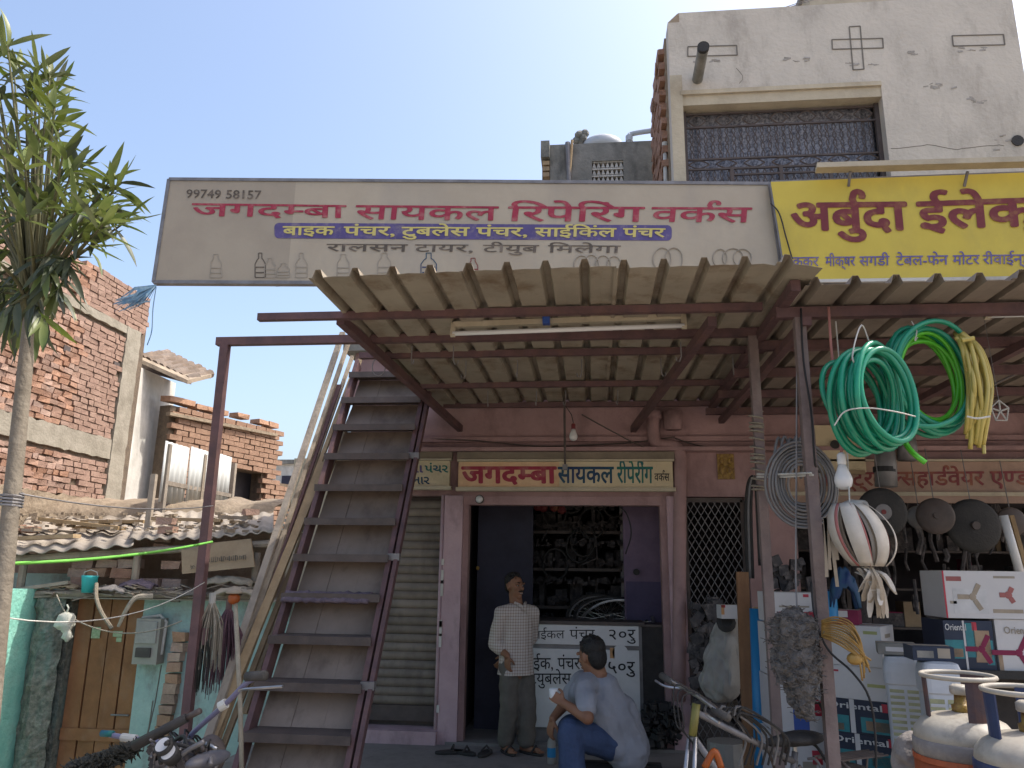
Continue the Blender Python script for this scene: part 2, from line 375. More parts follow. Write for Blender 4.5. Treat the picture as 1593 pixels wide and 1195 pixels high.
def plaid():
    m = bpy.data.materials.new('plaid'); m.use_nodes = True; n = m.node_tree.nodes; L = m.node_tree.links
    b = n['Principled BSDF']; b.inputs['Roughness'].default_value = .85
    tc = n.new('ShaderNodeTexCoord'); sep = n.new('ShaderNodeSeparateXYZ'); L.new(tc.outputs['Object'], sep.inputs[0])
    def stripes(sock, f, th):
        a = n.new('ShaderNodeMath'); a.operation = 'MULTIPLY'; a.inputs[1].default_value = f; L.new(sock, a.inputs[0])
        c = n.new('ShaderNodeMath'); c.operation = 'SINE'; L.new(a.outputs[0], c.inputs[0])
        d = n.new('ShaderNodeMath'); d.operation = 'GREATER_THAN'; d.inputs[1].default_value = th; L.new(c.outputs[0], d.inputs[0]); return d.outputs[0]
    s1 = stripes(sep.outputs[0], 300, .35); s2 = stripes(sep.outputs[2], 260, .5)
    ad = n.new('ShaderNodeMath'); ad.operation = 'ADD'; L.new(s1, ad.inputs[0]); L.new(s2, ad.inputs[1])
    ra = n.new('ShaderNodeValToRGB'); ra.color_ramp.elements[0].color = (.46, .42, .385, 1); ra.color_ramp.elements[1].color = (.24, .185, .16, 1)
    e = ra.color_ramp.elements.new(.5); e.color = (.35, .30, .27, 1)
    dv = n.new('ShaderNodeMath'); dv.operation = 'DIVIDE'; dv.inputs[1].default_value = 2; L.new(ad.outputs[0], dv.inputs[0]); L.new(dv.outputs[0], ra.inputs[0])
    L.new(ra.outputs[0], b.inputs['Base Color'])
    nb = n.new('ShaderNodeTexNoise'); nb.inputs['Scale'].default_value = 18; bu = n.new('ShaderNodeBump'); bu.inputs['Strength'].default_value = .35; bu.inputs['Distance'].default_value = .02
    L.new(nb.outputs[0], bu.inputs['Height']); L.new(bu.outputs[0], b.inputs['Normal'])
    MATS['plaid'] = m
plaid()

# ------------------------------------------------------------------ lettering (glyph outlines become real, thin meshes)
GC = {}
def _raw(s, off):
    c = bpy.data.curves.new('t', 'FONT'); c.body = s; c.offset = off; c.resolution_u = 2
    o = bpy.data.objects.new('t', c); COL.objects.link(o)
    dg = bpy.context.evaluated_depsgraph_get(); dg.update()
    me = bpy.data.meshes.new_from_object(o.evaluated_get(dg))
    r = ([(v.co.x, v.co.y) for v in me.vertices], [tuple(p.vertices) for p in me.polygons])
    bpy.data.objects.remove(o); bpy.data.curves.remove(c); bpy.data.meshes.remove(me)
    return r
_bar = _raw('|', 0)[0]; _bx = min(x for x, y in _bar); _lo = min(y for x, y in _bar); _hi = max(y for x, y in _bar)
def glyph(ch, off):
    k = (ch, off)
    if k in GC: return GC[k]
    vs, fs = _raw(ch, off)
    w, _ = _raw(ch + '|', 0)
    lows = [x for x, y in w if abs(y - _lo) < .003]; his = [x for x, y in w if abs(y - _hi) < .003]
    cand = [x for x in lows if any(abs(x - q) < .002 for q in his)]
    adv = min(cand) - _bx if cand else .26
    GC[k] = (vs, fs, adv); return GC[k]
def shape(s, off):
    out = []; pen = 0; half = False
    for ch in s:
        if ch == '~': half = True; continue
        if ch == '^':   # the hook of a half ra above the headline
            pts = []
            for t in range(9):
                a = R_(-60 + 240 * t / 8); pts.append((pen - .06 + .085 * math.cos(a), .80 + .10 * math.sin(a)))
            pts = [(pen - .13, .60)] + [(pen - .165, .72)] + pts[::-1][0:8]
            vs = []; w = .036
            for i, p in enumerate(pts):
                q = pts[min(i + 1, len(pts) - 1)]; r = pts[max(i - 1, 0)]; dx, dy = q[0] - r[0], q[1] - r[1]; l = math.hypot(dx, dy) or 1
                vs += [(p[0] - dy / l * w, p[1] + dx / l * w), (p[0] + dy / l * w, p[1] - dx / l * w)]
            out.append((vs, [(2 * i, 2 * i + 1, 2 * i + 3, 2 * i + 2) for i in range(len(pts) - 1)])); continue
        if ch == ' ': pen += .30; continue
        vs, fs, adv = glyph(ch, off)
        if half:      # a half consonant: its stem cut off
            half = False
            bm = bmesh.new(); bv = [bm.verts.new((x, y, 0)) for x, y in vs]
            for f in fs:
                try: bm.faces.new([bv[i] for i in f])
                except ValueError: pass
            cut = adv - .20
            bmesh.ops.bisect_plane(bm, geom=bm.verts[:] + bm.edges[:] + bm.faces[:], plane_co=(cut, 0, 0), plane_no=(1, 0, 0), clear_outer=True)
            bm.verts.index_update(); vs = [(v.co.x, v.co.y) for v in bm.verts]; fs = [tuple(v.index for v in f.verts) for f in bm.faces]; bm.free(); adv = cut
        out.append(([(x + pen, y) for x, y in vs], fs)); pen += adv
    return out, pen
def letters(name, s, A, B, C, m, parent, off=.0, eps=.002, top=.62):
    """A headline left, B headline right, C baseline left (world points)"""
    gl, w = shape(s, 0); A, B, C = V(A), V(B), V(C); ex = (B - A) / w; ey = (A - C) / top
    n = ex.cross(ey).normalized()
    if n.dot(CAM - A) < 0: n = -n
    mb = MB()
    sh_ = [(0, 0)] + ([(off * math.cos(k * .785), off * math.sin(k * .785)) for k in range(8)] if off else [])
    for i, (vs, fs) in enumerate(gl):
        for j, (dx, dy) in enumerate(sh_):
            mb.add([C + ex * (x + dx) + ey * (y + dy) + n * (eps + ((i * 9 + j) % 37) * .00008) for x, y in vs], fs)
    return mb.build(name, m, parent, fix=False)
# ================================================================== SETTING
def ground():
    mb = MB(); n = 60; xs = [-60 + 120 * (i / n) for i in range(n + 1)]; xs = sorted(set([-400, -150] + xs + [150, 400])); ys = sorted(set([-200, -60] + [-12 + 1.1 * i for i in range(56)] + [90, 200, 500]))
    def h(x, y):
        a = min(1, max(0, (-2.2 - x) / 1.6)); b = min(1, max(0, (y - 3.6) / 1.4))
        return -.012 - .55 * a * b + .03 * mnoise.noise(V((x * .8, y * .8, 0)))
    vs = [(x, y, h(x, y)) for y in ys for x in xs]; w = len(xs)
    mb.add(vs, [(j * w + i, j * w + i + 1, (j + 1) * w + i + 1, (j + 1) * w + i) for j in range(len(ys) - 1) for i in range(w - 1)])
    o = mb.build('ground', M('ground'), smooth=True, origin=(0, 0, 0)); struct(o, 'dusty grey brown bare ground in front of the shops')
ground()
ZP = .165
pl = MB().bb((-2.9, 6.25, -.3), (7, 7.12, ZP)).build('plinth', M('plinth'), origin=(0, 6.7, 0)); struct(pl, 'worn grey concrete plinth along the shop fronts')

BL, BH, BD = .150, .0625, .10
def brick_mesh(k, l=BL, h=BH, d=BD, m='brick'):
    mb = MB().box((0, 0, 0), (d, l, h), jit=.009); me = bpy.data.meshes.new('brick')
    me.from_pydata(mb.v, [], mb.f); me.materials.append(M(m)); me.update(); return me
BR = [brick_mesh(i) for i in range(9)]
# ---- tall brick house on the left, its side wall facing the lane
XW = P(215, 500, Y=10.0).x
bh = thing('brick_house', 'tall unplastered red brick house with concrete bands at the left edge', 'house', (XW, 9, 0))
mb = MB(); mb.bb((XW - 4, 5.6, -.5), (XW - .018, 10.25, 5.43)); mb.build('wall', M('mortar'), bh)
def zone(y0, y1, z0, z1, count):
    row = 0; z = z0 + BH / 2 + .005
    while z < z1 - .02:
        y = y0 + (row % 2) * .08 + random.uniform(-.01, .01)
        while y < y1 - .05:
            l = random.choice([1, 1, 1.15, .9, .6])
            if y + BL * l > y1 + .06: l = .5
            if random.random() > .012:
                count.append((y + BL * l / 2, z, l))
            y += BL * l + random.uniform(.006, .014)
        z += BH + random.uniform(.007, .011); row += 1
cnt = []
zone(6.0, 9.72, 2.47, 3.02, cnt); zone(6.0, 9.72, 3.29, 4.78, cnt); zone(6.0, 10.2, 4.90, 5.47, cnt)
vis = [c for c in cnt if c[0] > 7.6]; vis.sort(key=lambda c: c[0]); inv = [c for c in cnt if c[0] <= 7.6] + vis[300:]; vis = vis[:300]
for (y, z, l) in vis:
    place(random.choice(BR), 'brick', bh, (XW - .04 + random.uniform(-.012, .018), y, z + random.uniform(-.004, .004)), (random.uniform(-.04, .04), random.uniform(-.05, .05), random.uniform(-.05, .05)), (1, l, random.uniform(.84, 1.02)))
mb = MB()
for (y, z, l) in inv: mb.box((XW - .04 + random.uniform(-.006, .012), y, z), (BD, BL * l, BH), jit=.006)
o = mb.build('brickwork', M('brick'), bh); o['kind'] = 'stuff'
def rough_panel(name, y0, y1, z0, z1, proud, m, parent, amp=.02):
    mb = MB(); ny = max(2, int((y1 - y0) / .09)); nz = max(2, int((z1 - z0) / .09)); vs = []
    for j in range(nz + 1):
        for i in range(ny + 1):
            y = y0 + (y1 - y0) * i / ny; z = z0 + (z1 - z0) * j / nz
            e = amp * mnoise.noise(V((y * 5, z * 5, 3)))
            if j in (0, nz): z += amp * 1.6 * mnoise.noise(V((y * 9, j, 7)))
            if i in (0, ny): y += amp * 1.6 * mnoise.noise(V((z * 9, i, 9)))
            vs.append((XW + proud + e * .5, y, z))
    w = ny + 1; n = len(vs)
    fs = [(j * w + i, j * w + i + 1, (j + 1) * w + i + 1, (j + 1) * w + i) for j in range(nz) for i in range(ny)]
    b = [i for i in range(w)] + [j * w + ny for j in range(1, nz + 1)] + [nz * w + i for i in range(ny - 1, -1, -1)] + [j * w for j in range(nz - 1, 0, -1)]
    vs += [(XW - .12, vs[k][1], vs[k][2]) for k in b]
    fs += [(b[k], b[(k + 1) % len(b)], n + (k + 1) % len(b), n + k) for k in range(len(b))]
    mb.add(vs, fs); return mb.build(name, m, parent, smooth=False)
rough_panel('concrete_band', 6.0, 9.74, 3.02, 3.29, .02, M('concrete'), bh)
rough_panel('concrete_band', 6.0, 9.74, 4.79, 4.90, .025, M('concrete'), bh)
rough_panel('concrete_column', 9.745, 10.07, 2.2, 4.9, .03, M('concrete'), bh)
rough_panel('base_band', 6.0, 9.74, 1.7, 2.47, .03, M('mud'), bh, .04)
for (px, py) in ((105, 543), (182, 568)):
    p = P(px, py, X=XW + .02); MB().bb((XW - .02, p.y - .06, p.z - .04), (XW + .019, p.y + .06, p.z + .04)).build('putlog_hole', M('steel_dark'), bh)

# ---- white rendered house behind the brick one
wh = thing('white_house', 'narrow white rendered wall with an old tiled eave behind the brick house', 'house', P(240, 700, Y=10.9))
a = P(203, 592, Y=10.15); b = P(272, 610, Y=11.7)
mb = MB(); mb.slab([(a.x, a.y, 1.8), (b.x, b.y, 1.8), (b.x, b.y, b.z + .15), (a.x - .0, a.y, a.z + .25)], (-2.5, .4, 0)); mb.build('wall', M('plaster_white'), wh)
e0 = P(212, 560, Y=10.5); e1 = P(292, 598, Y=10.9)
MB().slab([e0 + V((0, -.1, -.02)), e1 + V((.05, -.1, -.02)), e1 + V((0.05, .6, .25)), e0 + V((0, .6, .25))], (0, 0, .06)).build('roof_board', M('wood_grey'), wh)
tm = MB().lathe([(.055, 0), (.075, .3)], n=8); tme = bpy.data.meshes.new('tile'); tme.from_pydata(tm.v, [], tm.f); tme.materials.append(M('tile_old'))
for j in range(3):
    for i in range(8):
        q = e0.lerp(e1, (i + .5) / 8) + V((0, .03 + j * .2, .07 + j * .075))
        place(tme, 'roof_tile', wh, q, (R_(-70), random.uniform(-.1, .1), random.uniform(-.1, .1)))
e2 = P(222, 548, Y=11.1); e3 = P(290, 575, Y=11.4)
MB().slab([e2 + V((0, 0, -.28)), e3 + V((0, 0, -.2)), e3, e2], (0, .2, 0)).build('roof_edge', M('tile_old'), wh)

# ---- brick parapet house further back
fb = thing('brick_house', 'low brick house with a dark square opening behind the white tin fence', 'house', P(350, 720, Y=12.5))
A = P(268, 622, Z=4.1); B = P(427, 662, Z=4.1); d = (B - A); d.z = 0; dl = d.length; dn = d.normalized(); nn = V((dn.y, -dn.x, 0))
def fpt(u, z, o=0): return A + dn * u - V((0, 0, A.z - z)) + nn * o
hx0 = P(363, 760, pl=(A, nn)); hx1 = P(406, 760, pl=(A, nn)); hz1 = P(380, 732, pl=(A, nn)).z; hz0 = P(380, 786, pl=(A, nn)).z
u0 = (hx0 - A).dot(dn); u1 = (hx1 - A).dot(dn)
mb = MB()
for (ua, ub, za, zb) in ((.0, u0, 1, 4.02), (u1, dl + 2.2, 1, 4.02 if False else 3.1), (u0, u1, hz1, 4.02), (u0, u1, 1, hz0), (u1, dl, 3.1, 4.02)):
    mb.slab([fpt(ua, za, -.02), fpt(ub, za, -.02), fpt(ub, zb, -.02), fpt(ua, zb, -.02)], -nn * .22)
mb.build('wall', M('mortar'), fb)
MB().slab([fpt(u0 - .2, hz0 - .1, -.30), fpt(u1 + .5, hz0 - .1, -.30), fpt(u1 + .5, hz1 + .1, -.30), fpt(u0 - .2, hz1 + .1, -.30)], -nn * .05).build('opening_back', M('dark_room'), fb)
mb = MB(); z = 2.3; row = 0; ang = math.atan2(dn.y, dn.x); Rz = Matrix.Rotation(ang, 3, 'Z')
while z < 4.06:
    u = .0 + (row % 2) * .12
    while u < dl + (2.0 if z < 3.05 else 0):
        hit = u0 - .05 < u + .11 < u1 + .05 and hz0 < z < hz1
        if not hit and random.random() > .015:
            mb.box(fpt(u + .114, z, random.uniform(-.012, .006)), (.226, .09, .076), Rz, jit=.005)
        u += .242
    z += .088; row += 1
o = mb.build('brickwork', M('brick_pale'), fb); o['kind'] = 'stuff'
mb = MB()
u = -.2
while u < dl:
    l = random.uniform(.2, .26)
    if random.random() > .25: mb.box(fpt(u, 4.1 + random.uniform(-.01, .03), -.08), (l, .2, .08), Rz, jit=.01)
    u += l + .02
o = mb.build('coping', M('brick_pale'), fb); o['kind'] = 'stuff'
mb = MB(); mb.bar(fpt(-.1, 3.86, .06), fpt(dl, 3.92, .05), .09, .05); mb.build('ledge', M('mud'), fb)

# ---- white corrugated tin fence
tf = thing('tin_fence', 'white weathered corrugated tin sheets standing as a fence before the brick house', 'fence', P(310, 760, Y=9.0))
Z0 = 3.08; pa = P(258, 683, Z=Z0); pb = P(361, 714, Z=Z0)
for k in range(3):
    q0 = pa.lerp(pb, k / 3); q1 = pa.lerp(pb, (k + .98) / 3); dd = (q1 - q0); L_ = dd.length; dd.normalize(); nrm = V((dd.y, -dd.x, 0))
    mb = MB(); n = 28; vs = []
    for i in range(n + 1):
        p = q0 + dd * (L_ * i / n) + nrm * (.012 * math.sin(i / n * 2 * math.pi * 5) + .01 * (k % 2)); zt = Z0 + .02 * (k - 1)
        vs += [V((p.x, p.y, 2.35 + .05 * k)), V((p.x, p.y, zt))]
    mb.add(vs, [(2 * i, 2 * i + 2, 2 * i + 3, 2 * i + 1) for i in range(n)]); o = mb.build('tin_sheet', M('tin_white'), tf, smooth=True)
    so_ = o.modifiers.new('s', 'SOLIDIFY'); so_.thickness = .003
mb = MB(); mb.bar(pa + V((0, .06, -.5)), pb + V((0, .06, -.5)), .04, .05); mb.build('rail', M('wood_grey'), tf)
for t in (0, .5, 1):
    q = pa.lerp(pb, t) + V((0, .08, 0)); MB().bar((q.x, q.y, 1.2), (q.x, q.y, Z0 - .05), .06, .06, (0, 1, 0)).build('post', M('wood_grey'), tf)
# a far white block beyond
fw = thing('white_block', 'small pale flat roofed block far beyond the brick houses', 'building', P(445, 745, Y=22))
a = P(428, 722, Y=22); b = P(468, 760, Y=22); MB().bb((a.x, 22, 0), (b.x + .6, 25, a.z)).build('wall', M('plaster_white'), fw)
MB().bb((a.x - .1, 21.9, a.z), (b.x + .7, 25.1, a.z + .12)).build('roof_slab', M('plaster_grey'), fw)
MB().bb((a.x + .25, 21.97, a.z - .8), (a.x + .6, 21.998, a.z - .35)).build('window', M('navy_dark'), fw)
# earth bank
mb = MB(); vs = []; n = 40
pts0 = [P(x, 800 + 4 * math.sin(x * .05), Y=8.75) for x in (20, 430)]
for i in range(n + 1):
    x = pts0[0].x + (pts0[1].x - pts0[0].x) * i / n
    for j, (yy, zz) in enumerate(((8.5, 1.4), (8.55, 2.1), (8.7, 2.33), (9.2, 2.45), (9.9, 2.4))):
        vs.append((x, yy + .08 * mnoise.noise(V((x * 3, j, 1))), zz + .05 * mnoise.noise(V((x * 4, j * 2, 5)))))
mb.add(vs, [(i * 5 + j, (i + 1) * 5 + j, (i + 1) * 5 + j + 1, i * 5 + j + 1) for i in range(n) for j in range(4)])
struct(mb.build('earth_bank', M('mud'), smooth=True), 'pale eroded mud bank behind the shack roof')

# ---- the teal shack
sh = thing('shack', 'low turquoise painted shack with a brown plank door and corrugated roof', 'shack', P(160, 1000, Y=7.0))
YS = 7.0
def sp(x, y, Y=YS): return P(x, y, Y=Y)
zl = sp(150, 931).z; zb = -.6
xa = sp(112, 960).x; xb = sp(222, 960).x; xr = sp(392, 960).x
MB().bb((xb, YS, zb), (xr + .35, YS + .2, zl)).build('front_wall', M('teal_dull'), sh)
MB().bb((sp(262, 985).x, YS - .03, zl - .02), (sp(275, 985).x, YS, zl + .04)).build('wall_patch', M('plaster_grey'), sh)
xt = sp(66, 960).x
MB().bb((xt - 3, YS + .35, zb), (xt - .02, YS + .5, 1.55)).build('back_wall', M('teal_dull'), sh)
MB().bb((xt - .25, 4.2, zb), (xt, YS + .05, 1.42)).build('side_wall', M('teal_bright'), sh)
# rough stone pier between wall and door
mb = MB(); x0 = xt; x1 = xa; vs = []; n = 26; k_ = 6
for j in range(n + 1):
    for i in range(k_ + 1):
        x = x0 + (x1 - x0) * i / k_; z = zb + (zl - zb) * j / n
        vs.append((x, YS - .10 - .10 * math.sin(math.pi * i / k_) + .05 * mnoise.noise(V((x * 14, z * 9, 2))), z))
mb.add(vs, [(j * 7 + i, j * 7 + i + 1, (j + 1) * 7 + i + 1, (j + 1) * 7 + i) for j in range(n) for i in range(6)])
mb.bb((x0, YS - .02, zb), (x1, YS + .2, zl)); mb.build('stone_pier', M('rubble'), sh)
# door
dr = MB(); dr.bb((xa + .01, YS + .09, zb), (xb - .01, YS + .12, zl - .005)); door = dr.build('door', M('door_brown'), sh)
nb = 4; wdt = (xb - xa - .02) / nb
for i in range(nb):
    MB().bb((xa + .012 + i * wdt, YS + .055 + .006 * (i % 2), zb), (xa + .01 + (i + 1) * wdt - .012, YS + .088, zl - .01)).build('door_plank', M('door_brown'), door)
MB().bb((xa + .015, YS + .035, sp(130, 1135).z - .1), (xb - .015, YS + .054, sp(130, 1135).z)).build('door_rail', M('door_brown'), door)
MB().tube([(xb - .22, YS + .05, sp(200, 1115).z), (xb - .05, YS + .05, sp(200, 1115).z)], .008, 6).build('bolt', M('steel_grey'), door)
for (x, y, w, h) in ((144, 985, .085, .10), (178, 987, .09, .05), (180, 996, .05, .04), (212, 997, .07, .045)):
    p = sp(x, y); MB().bb((p.x - w / 2, YS + .048, p.z - h / 2), (p.x + w / 2, YS + .053, p.z + h / 2)).build('sticker', M('sticker'), door)
# brick jamb on the right of the turquoise wall
for i in range(13):
    z = sp(284, 990).z - i * .088; p = sp(284 - i * 1.2, 990)
    place(brick_mesh(0, .12, .078, .1, 'brick_pale'), 'brick', sh, (p.x + random.uniform(-.006, .006), YS - .02, z), (0, 0, R_(90 + random.uniform(-3, 3))))
for (x0_, y0_, x1_, y1_) in ((251, 1035, 228, 1150), (238, 1090, 222, 1170)):
    MB().tube([sp(x0_, y0_) + V((0, -.002, 0)), sp((x0_ + x1_) / 2 + 2, (y0_ + y1_) / 2) + V((0, -.002, 0)), sp(x1_, y1_) + V((0, -.002, 0))], .005, 5).build('crack', M('groove'), sh)
# lintel log and ledge
MB().tube([(xt - .2, YS - .12, zl + .035), (sp(230, 930).x, YS - .12, zl + .05), (xr + .2, YS - .1, zl + .03)], [.035, .04, .03], 8).build('lintel', M('wood_grey'), sh)
MB().bb((xt - .3, YS - .16, zl + .002), (xr + .3, YS + .6, zl + .012)).build('ledge', M('concrete'), sh)
# loose low brick courses on the ledge
for r in range(4):
    x = sp(118 + (r % 2) * 9, 910, 7.1).x
    while x < sp(288, 910, 7.1).x:
        if random.random() > .13 * r:
            place(brick_mesh(0, .2, .08, .1, random.choice(['brick', 'brick_pale', 'brick_pale'])), 'brick', sh, (x, 7.12 + random.uniform(-.03, .03), zl + .06 + r * .085), (random.uniform(-.06, .06), 0, R_(90 + random.uniform(-7, 7))))
        x += random.uniform(.2, .25)
xp = sp(252, 880, 7.1).x
for r in range(5, 9):
    place(BR[r % 5], 'brick', sh, (xp + random.uniform(-.02, .02), 7.12, zl + .06 + r * .082), (0, 0, R_(90 + random.uniform(-9, 9))))
MB().bb((sp(20, 880, 7.5).x - 1, 7.7, zl), (xr + .4, 7.8, 2.0)).build('inner_wall', M('brick_pale'), sh)
# corrugated cement roof sheets
def roof_sheet(p00, p10, p01, p11, waves, amp, m, parent, name='roof_sheet'):
    mb = MB(); n = waves * 8; vs = []; mm = 3
    nrm = (p10 - p00).cross(p01 - p00).normalized()
    if nrm.z < 0: nrm = -nrm
    for j in range(mm + 1):
        for i in range(n + 1):
            q = p00.lerp(p10, i / n).lerp(p01.lerp(p11, i / n), j / mm); vs.append(q + nrm * (amp * math.sin(i / n * waves * 2 * math.pi)))
    w = n + 1; mb.add(vs, [(j * w + i, j * w + i + 1, (j + 1) * w + i + 1, (j + 1) * w + i) for j in range(mm) for i in range(n)])
    o = mb.build(name, m, parent, smooth=True); so_ = o.modifiers.new('s', 'SOLIDIFY'); so_.thickness = .008; return o
roof_sheet(P(8, 862, Y=6.8), P(206, 848, Y=6.8), P(40, 806, Y=8.3), P(225, 803, Y=8.3), 6, .016, M('cement_sheet'), sh)
roof_sheet(P(200, 838, Y=6.9), P(330, 837, Y=6.9), P(222, 797, Y=8.5), P(330, 795, Y=8.5), 6, .012, M('cement_sheet'), sh)
roof_sheet(P(325, 836, Y=6.95), P(425, 826, Y=6.95), P(325, 800, Y=8.5), P(425, 797, Y=8.5), 5, .012, M('cement_sheet'), sh)
MB().tube([P(10, 870, Y=6.9), P(420, 846, Y=7.0)], .035, 8).build('roof_beam', M('wood_grey'), sh)
for i, px in enumerate((40, 215, 400)):
    q = P(px, 860, Y=6.98); MB().tube([(q.x, q.y, zl), q], .035, 8).build('roof_post', M('wood_grey'), sh)
# planks, bricks and a stake lying on the roof
for (x0_, y0_, x1_, y1_, Y0, Y1, lab) in ((66, 808, 190, 822, 7.4, 7.3, 'long pale plank lying on the roof, nearest the tree trunk'), (130, 812, 228, 812, 7.8, 7.8, 'thin plank lying behind the long pale plank on the roof'), (30, 838, 120, 834, 7.0, 7.0, 'short plank at the front edge of the shack roof')):
    a = P(x0_, y0_, Y=Y0); b = P(x1_, y1_, Y=Y1); tag(MB().bar(a, b, .12, .035).build('plank', M('wood_tan')), lab, 'plank', 'planks lying on the shack roof')
a = P(229, 827, Y=7.5); b = P(240, 738, Y=7.55); tag(MB().bar(a - V((0, 0, .05)), b, .055, .045, (0, 1, 0)).build('wooden_stake', M('wood_grey')), 'upright grey wooden stake standing on the shack roof', 'stake')
for i, (x, y, lab) in enumerate(((28, 822, 'loose red brick nearest the tree trunk on the shack roof'), (48, 824, 'loose red brick, second from the tree trunk on the shack roof'), (390, 797, 'loose brick on the roof beside the wooden poles'))):
    tag(place(BR[i], 'loose_brick', None, P(x, y, Y=7.5 if i < 2 else 8.0), (0, 0, R_(60 + 40 * i))), lab, 'brick', 'bricks lying on the shack roof')
random.seed(44)
for i, (px, py, l, an, m, lab) in enumerate(((75, 833, .5, 12, 'wood_grey', 'grey batten on the front roof sheet beside the tree trunk'), (150, 828, .6, -14, 'wood_tan', 'tan batten lying across the middle of the shack roof'), (175, 838, .35, 30, 'wood_grey', 'short grey offcut near the roof sheet overlap'), (290, 815, .7, 4, 'wood_tan', 'long batten lying on the right roof sheets by the canopy post'), (365, 812, .4, -20, 'wood_grey', 'grey offcut on the roof by the leaning planks'))):
    c = P(px, py, Y=7.5); d = rm('Z', an) @ V((1, 0, 0)); tag(MB().bar(c - d * l / 2 + V((0, 0, .05)), c + d * l / 2 + V((0, 0, .035)), .07, .03).build('batten', M(m)), lab, 'batten', 'battens lying on the shack roof')
mb = MB()
for i in range(170):
    px = random.uniform(25, 410); py = random.uniform(803, 832); s_ = random.uniform(.015, .055); mb.box(P(px, py, Y=8.3 - (py - 803) / 29 * 1.3) + V((0, 0, .03)), (s_ * 1.6, s_, s_ * .6), rm('Z', random.uniform(0, 180)))
o = mb.build('roof_rubble', M('mud')); o['kind'] = 'stuff'; o['label'] = 'brick chips and rubble scattered over the shack roof'
mb = MB()
for i in range(150):
    px = random.uniform(60, 400); c = P(px, random.uniform(912, 930), Y=6.9 + random.uniform(-.12, .1)); l = random.uniform(.05, .22); an = random.uniform(-25, 25); d = rm('Z', an) @ V((1, 0, random.uniform(-.3, .3))); mb.bar(c - d * l / 2, c + d * l / 2, random.uniform(.008, .03), random.uniform(.004, .012))
o = mb.build('ledge_scraps', M('wood_grey')); o['kind'] = 'stuff'; o['label'] = 'sticks and scraps littering the ledge above the brown door'
# scraps along the ledge
random.seed(11)
labs = ['grey stick lying on the ledge above the brown door', 'bent pale branch poking out of the scraps above the door', 'dark folded rag lying among the scraps above the door', 'flattened cardboard piece on the ledge left of the bricks', 'crumpled white plastic sheet on the ledge above the door']
a = P(30, 917, Y=6.85); b = P(108, 906, Y=6.85); tag(MB().bar(a, b, .05, .03).build('stick', M('wood_grey')), 'straight grey batten lying on the ledge beside the tree trunk', 'stick')
tag(MB().tube(arc([P(238, 928, Y=6.75), P(212, 930, Y=6.68), P(196, 950, Y=6.65), P(184, 975, Y=6.65)]), [.028 - .0006 * i for i in range(25)], 7).build('bent_branch', M('broom_pale')), 'curved pale branch hanging down over the brown door, right of the hose', 'branch')
tag(MB().tube(arc([P(150, 908, Y=6.75), P(150, 930, Y=6.68), P(158, 953, Y=6.65), P(174, 978, Y=6.65)]), .017, 7).build('pale_hose', M('broom_pale')), 'pale curved hose hanging beside the turquoise bucket', 'hose')
def rag(name, px, py, Y, w, h, m, lab, cat, d=.12):
    c = P(px, py, Y=Y); mb = MB(); vs = []; n = 10
    for j in range(n + 1):
        for i in range(n + 1):
            u = i / n - .5; v = j / n - .5
            vs.append(c + V((u * w, v * d * 1.2, h * (.5 - 2 * (u * u + v * v)) + .35 * h * mnoise.noise(V((u * 6 + px, v * 6, py))))))
    mb.add(vs, [(j * 11 + i, j * 11 + i + 1, (j + 1) * 11 + i + 1, (j + 1) * 11 + i) for j in range(n) for i in range(n)])
    o = mb.build(name, m, smooth=True); so_ = o.modifiers.new('s', 'SOLIDIFY'); so_.thickness = .012; return tag(o, lab, cat)
rag('rag', 175, 917, 6.85, .30, .07, M('cloth_grey'), 'crumpled grey rag lying on the ledge above the brown door', 'rag')
rag('rag', 215, 909, 6.9, .34, .08, M('cloth_purple'), 'crumpled mauve rag on the ledge beside the loose bricks', 'rag')
rag('rag', 300, 925, 6.85, .26, .08, M('trouser_grey'), 'dark rag on the ledge right behind the canopy post', 'rag')
rag('sacking', 355, 905, 6.9, .50, .10, M('broom_pale'), 'pale sacking heaped under the printed board', 'sack')
rag('sacking', 370, 920, 6.8, .40, .08, M('webbing_tan'), 'tan sacking hanging at the shack corner by the poles', 'sack')
rag('cardboard', 105, 912, 6.9, .25, .05, M('board_print'), 'flattened brown cardboard on the ledge left of the bucket', 'cardboard')
bk = thing('bucket', 'turquoise plastic bucket standing on the ledge above the brown door', 'bucket', P(137, 927, Y=6.8))
c = P(137, 922, Y=6.8); MB().lathe([(.055, 0), (.07, .13), (.074, .15), (.068, .15), (.05, .02)], c, n=16).build('pail', M('bucket_teal'), bk, smooth=True)
MB().tube([c + V((-.072, 0, .14)), c + V((-.06, 0, .18)), c + V((.0, 0, .2)), c + V((.06, 0, .18)), c + V((.072, 0, .14))], .004, 5).build('handle', M('string_white'), bk)
# printed board under the roof
pb_ = thing('printed_board', 'faded brown printed board leaning under the shack roof by the post', 'board', P(340, 892, Y=6.9))
q = [P(283, 893, Y=6.85), P(396, 882, Y=6.85), P(390, 838, Y=6.95), P(282, 850, Y=6.95)]
MB().slab(q, (0, .02, 0)).build('panel', M('board_print'), pb_)
mb = MB(); rn_ = random.Random(5)
for k in range(19):
    x = 326 + k * 3.1; q = P(x, 871 - k * .22, Y=6.86); hh = rn_.uniform(.028, .05); mb.box(q, (rn_.choice([.006, .012, .005]), .004, hh), rm('Y', rn_.uniform(-14, 14)))
    if k % 2: mb.box(q + V((.004, 0, rn_.choice([-1, 1]) * hh * .4)), (.014, .004, .006))
for k in range(5): mb.box(P(297 + k * 1.4, 881 + (k % 2) * 3, Y=6.84), (.006, .004, .025), rm('Y', 30 * k))
o = mb.build('faded_print', M('ink_brown'), pb_); o['kind'] = 'stuff'
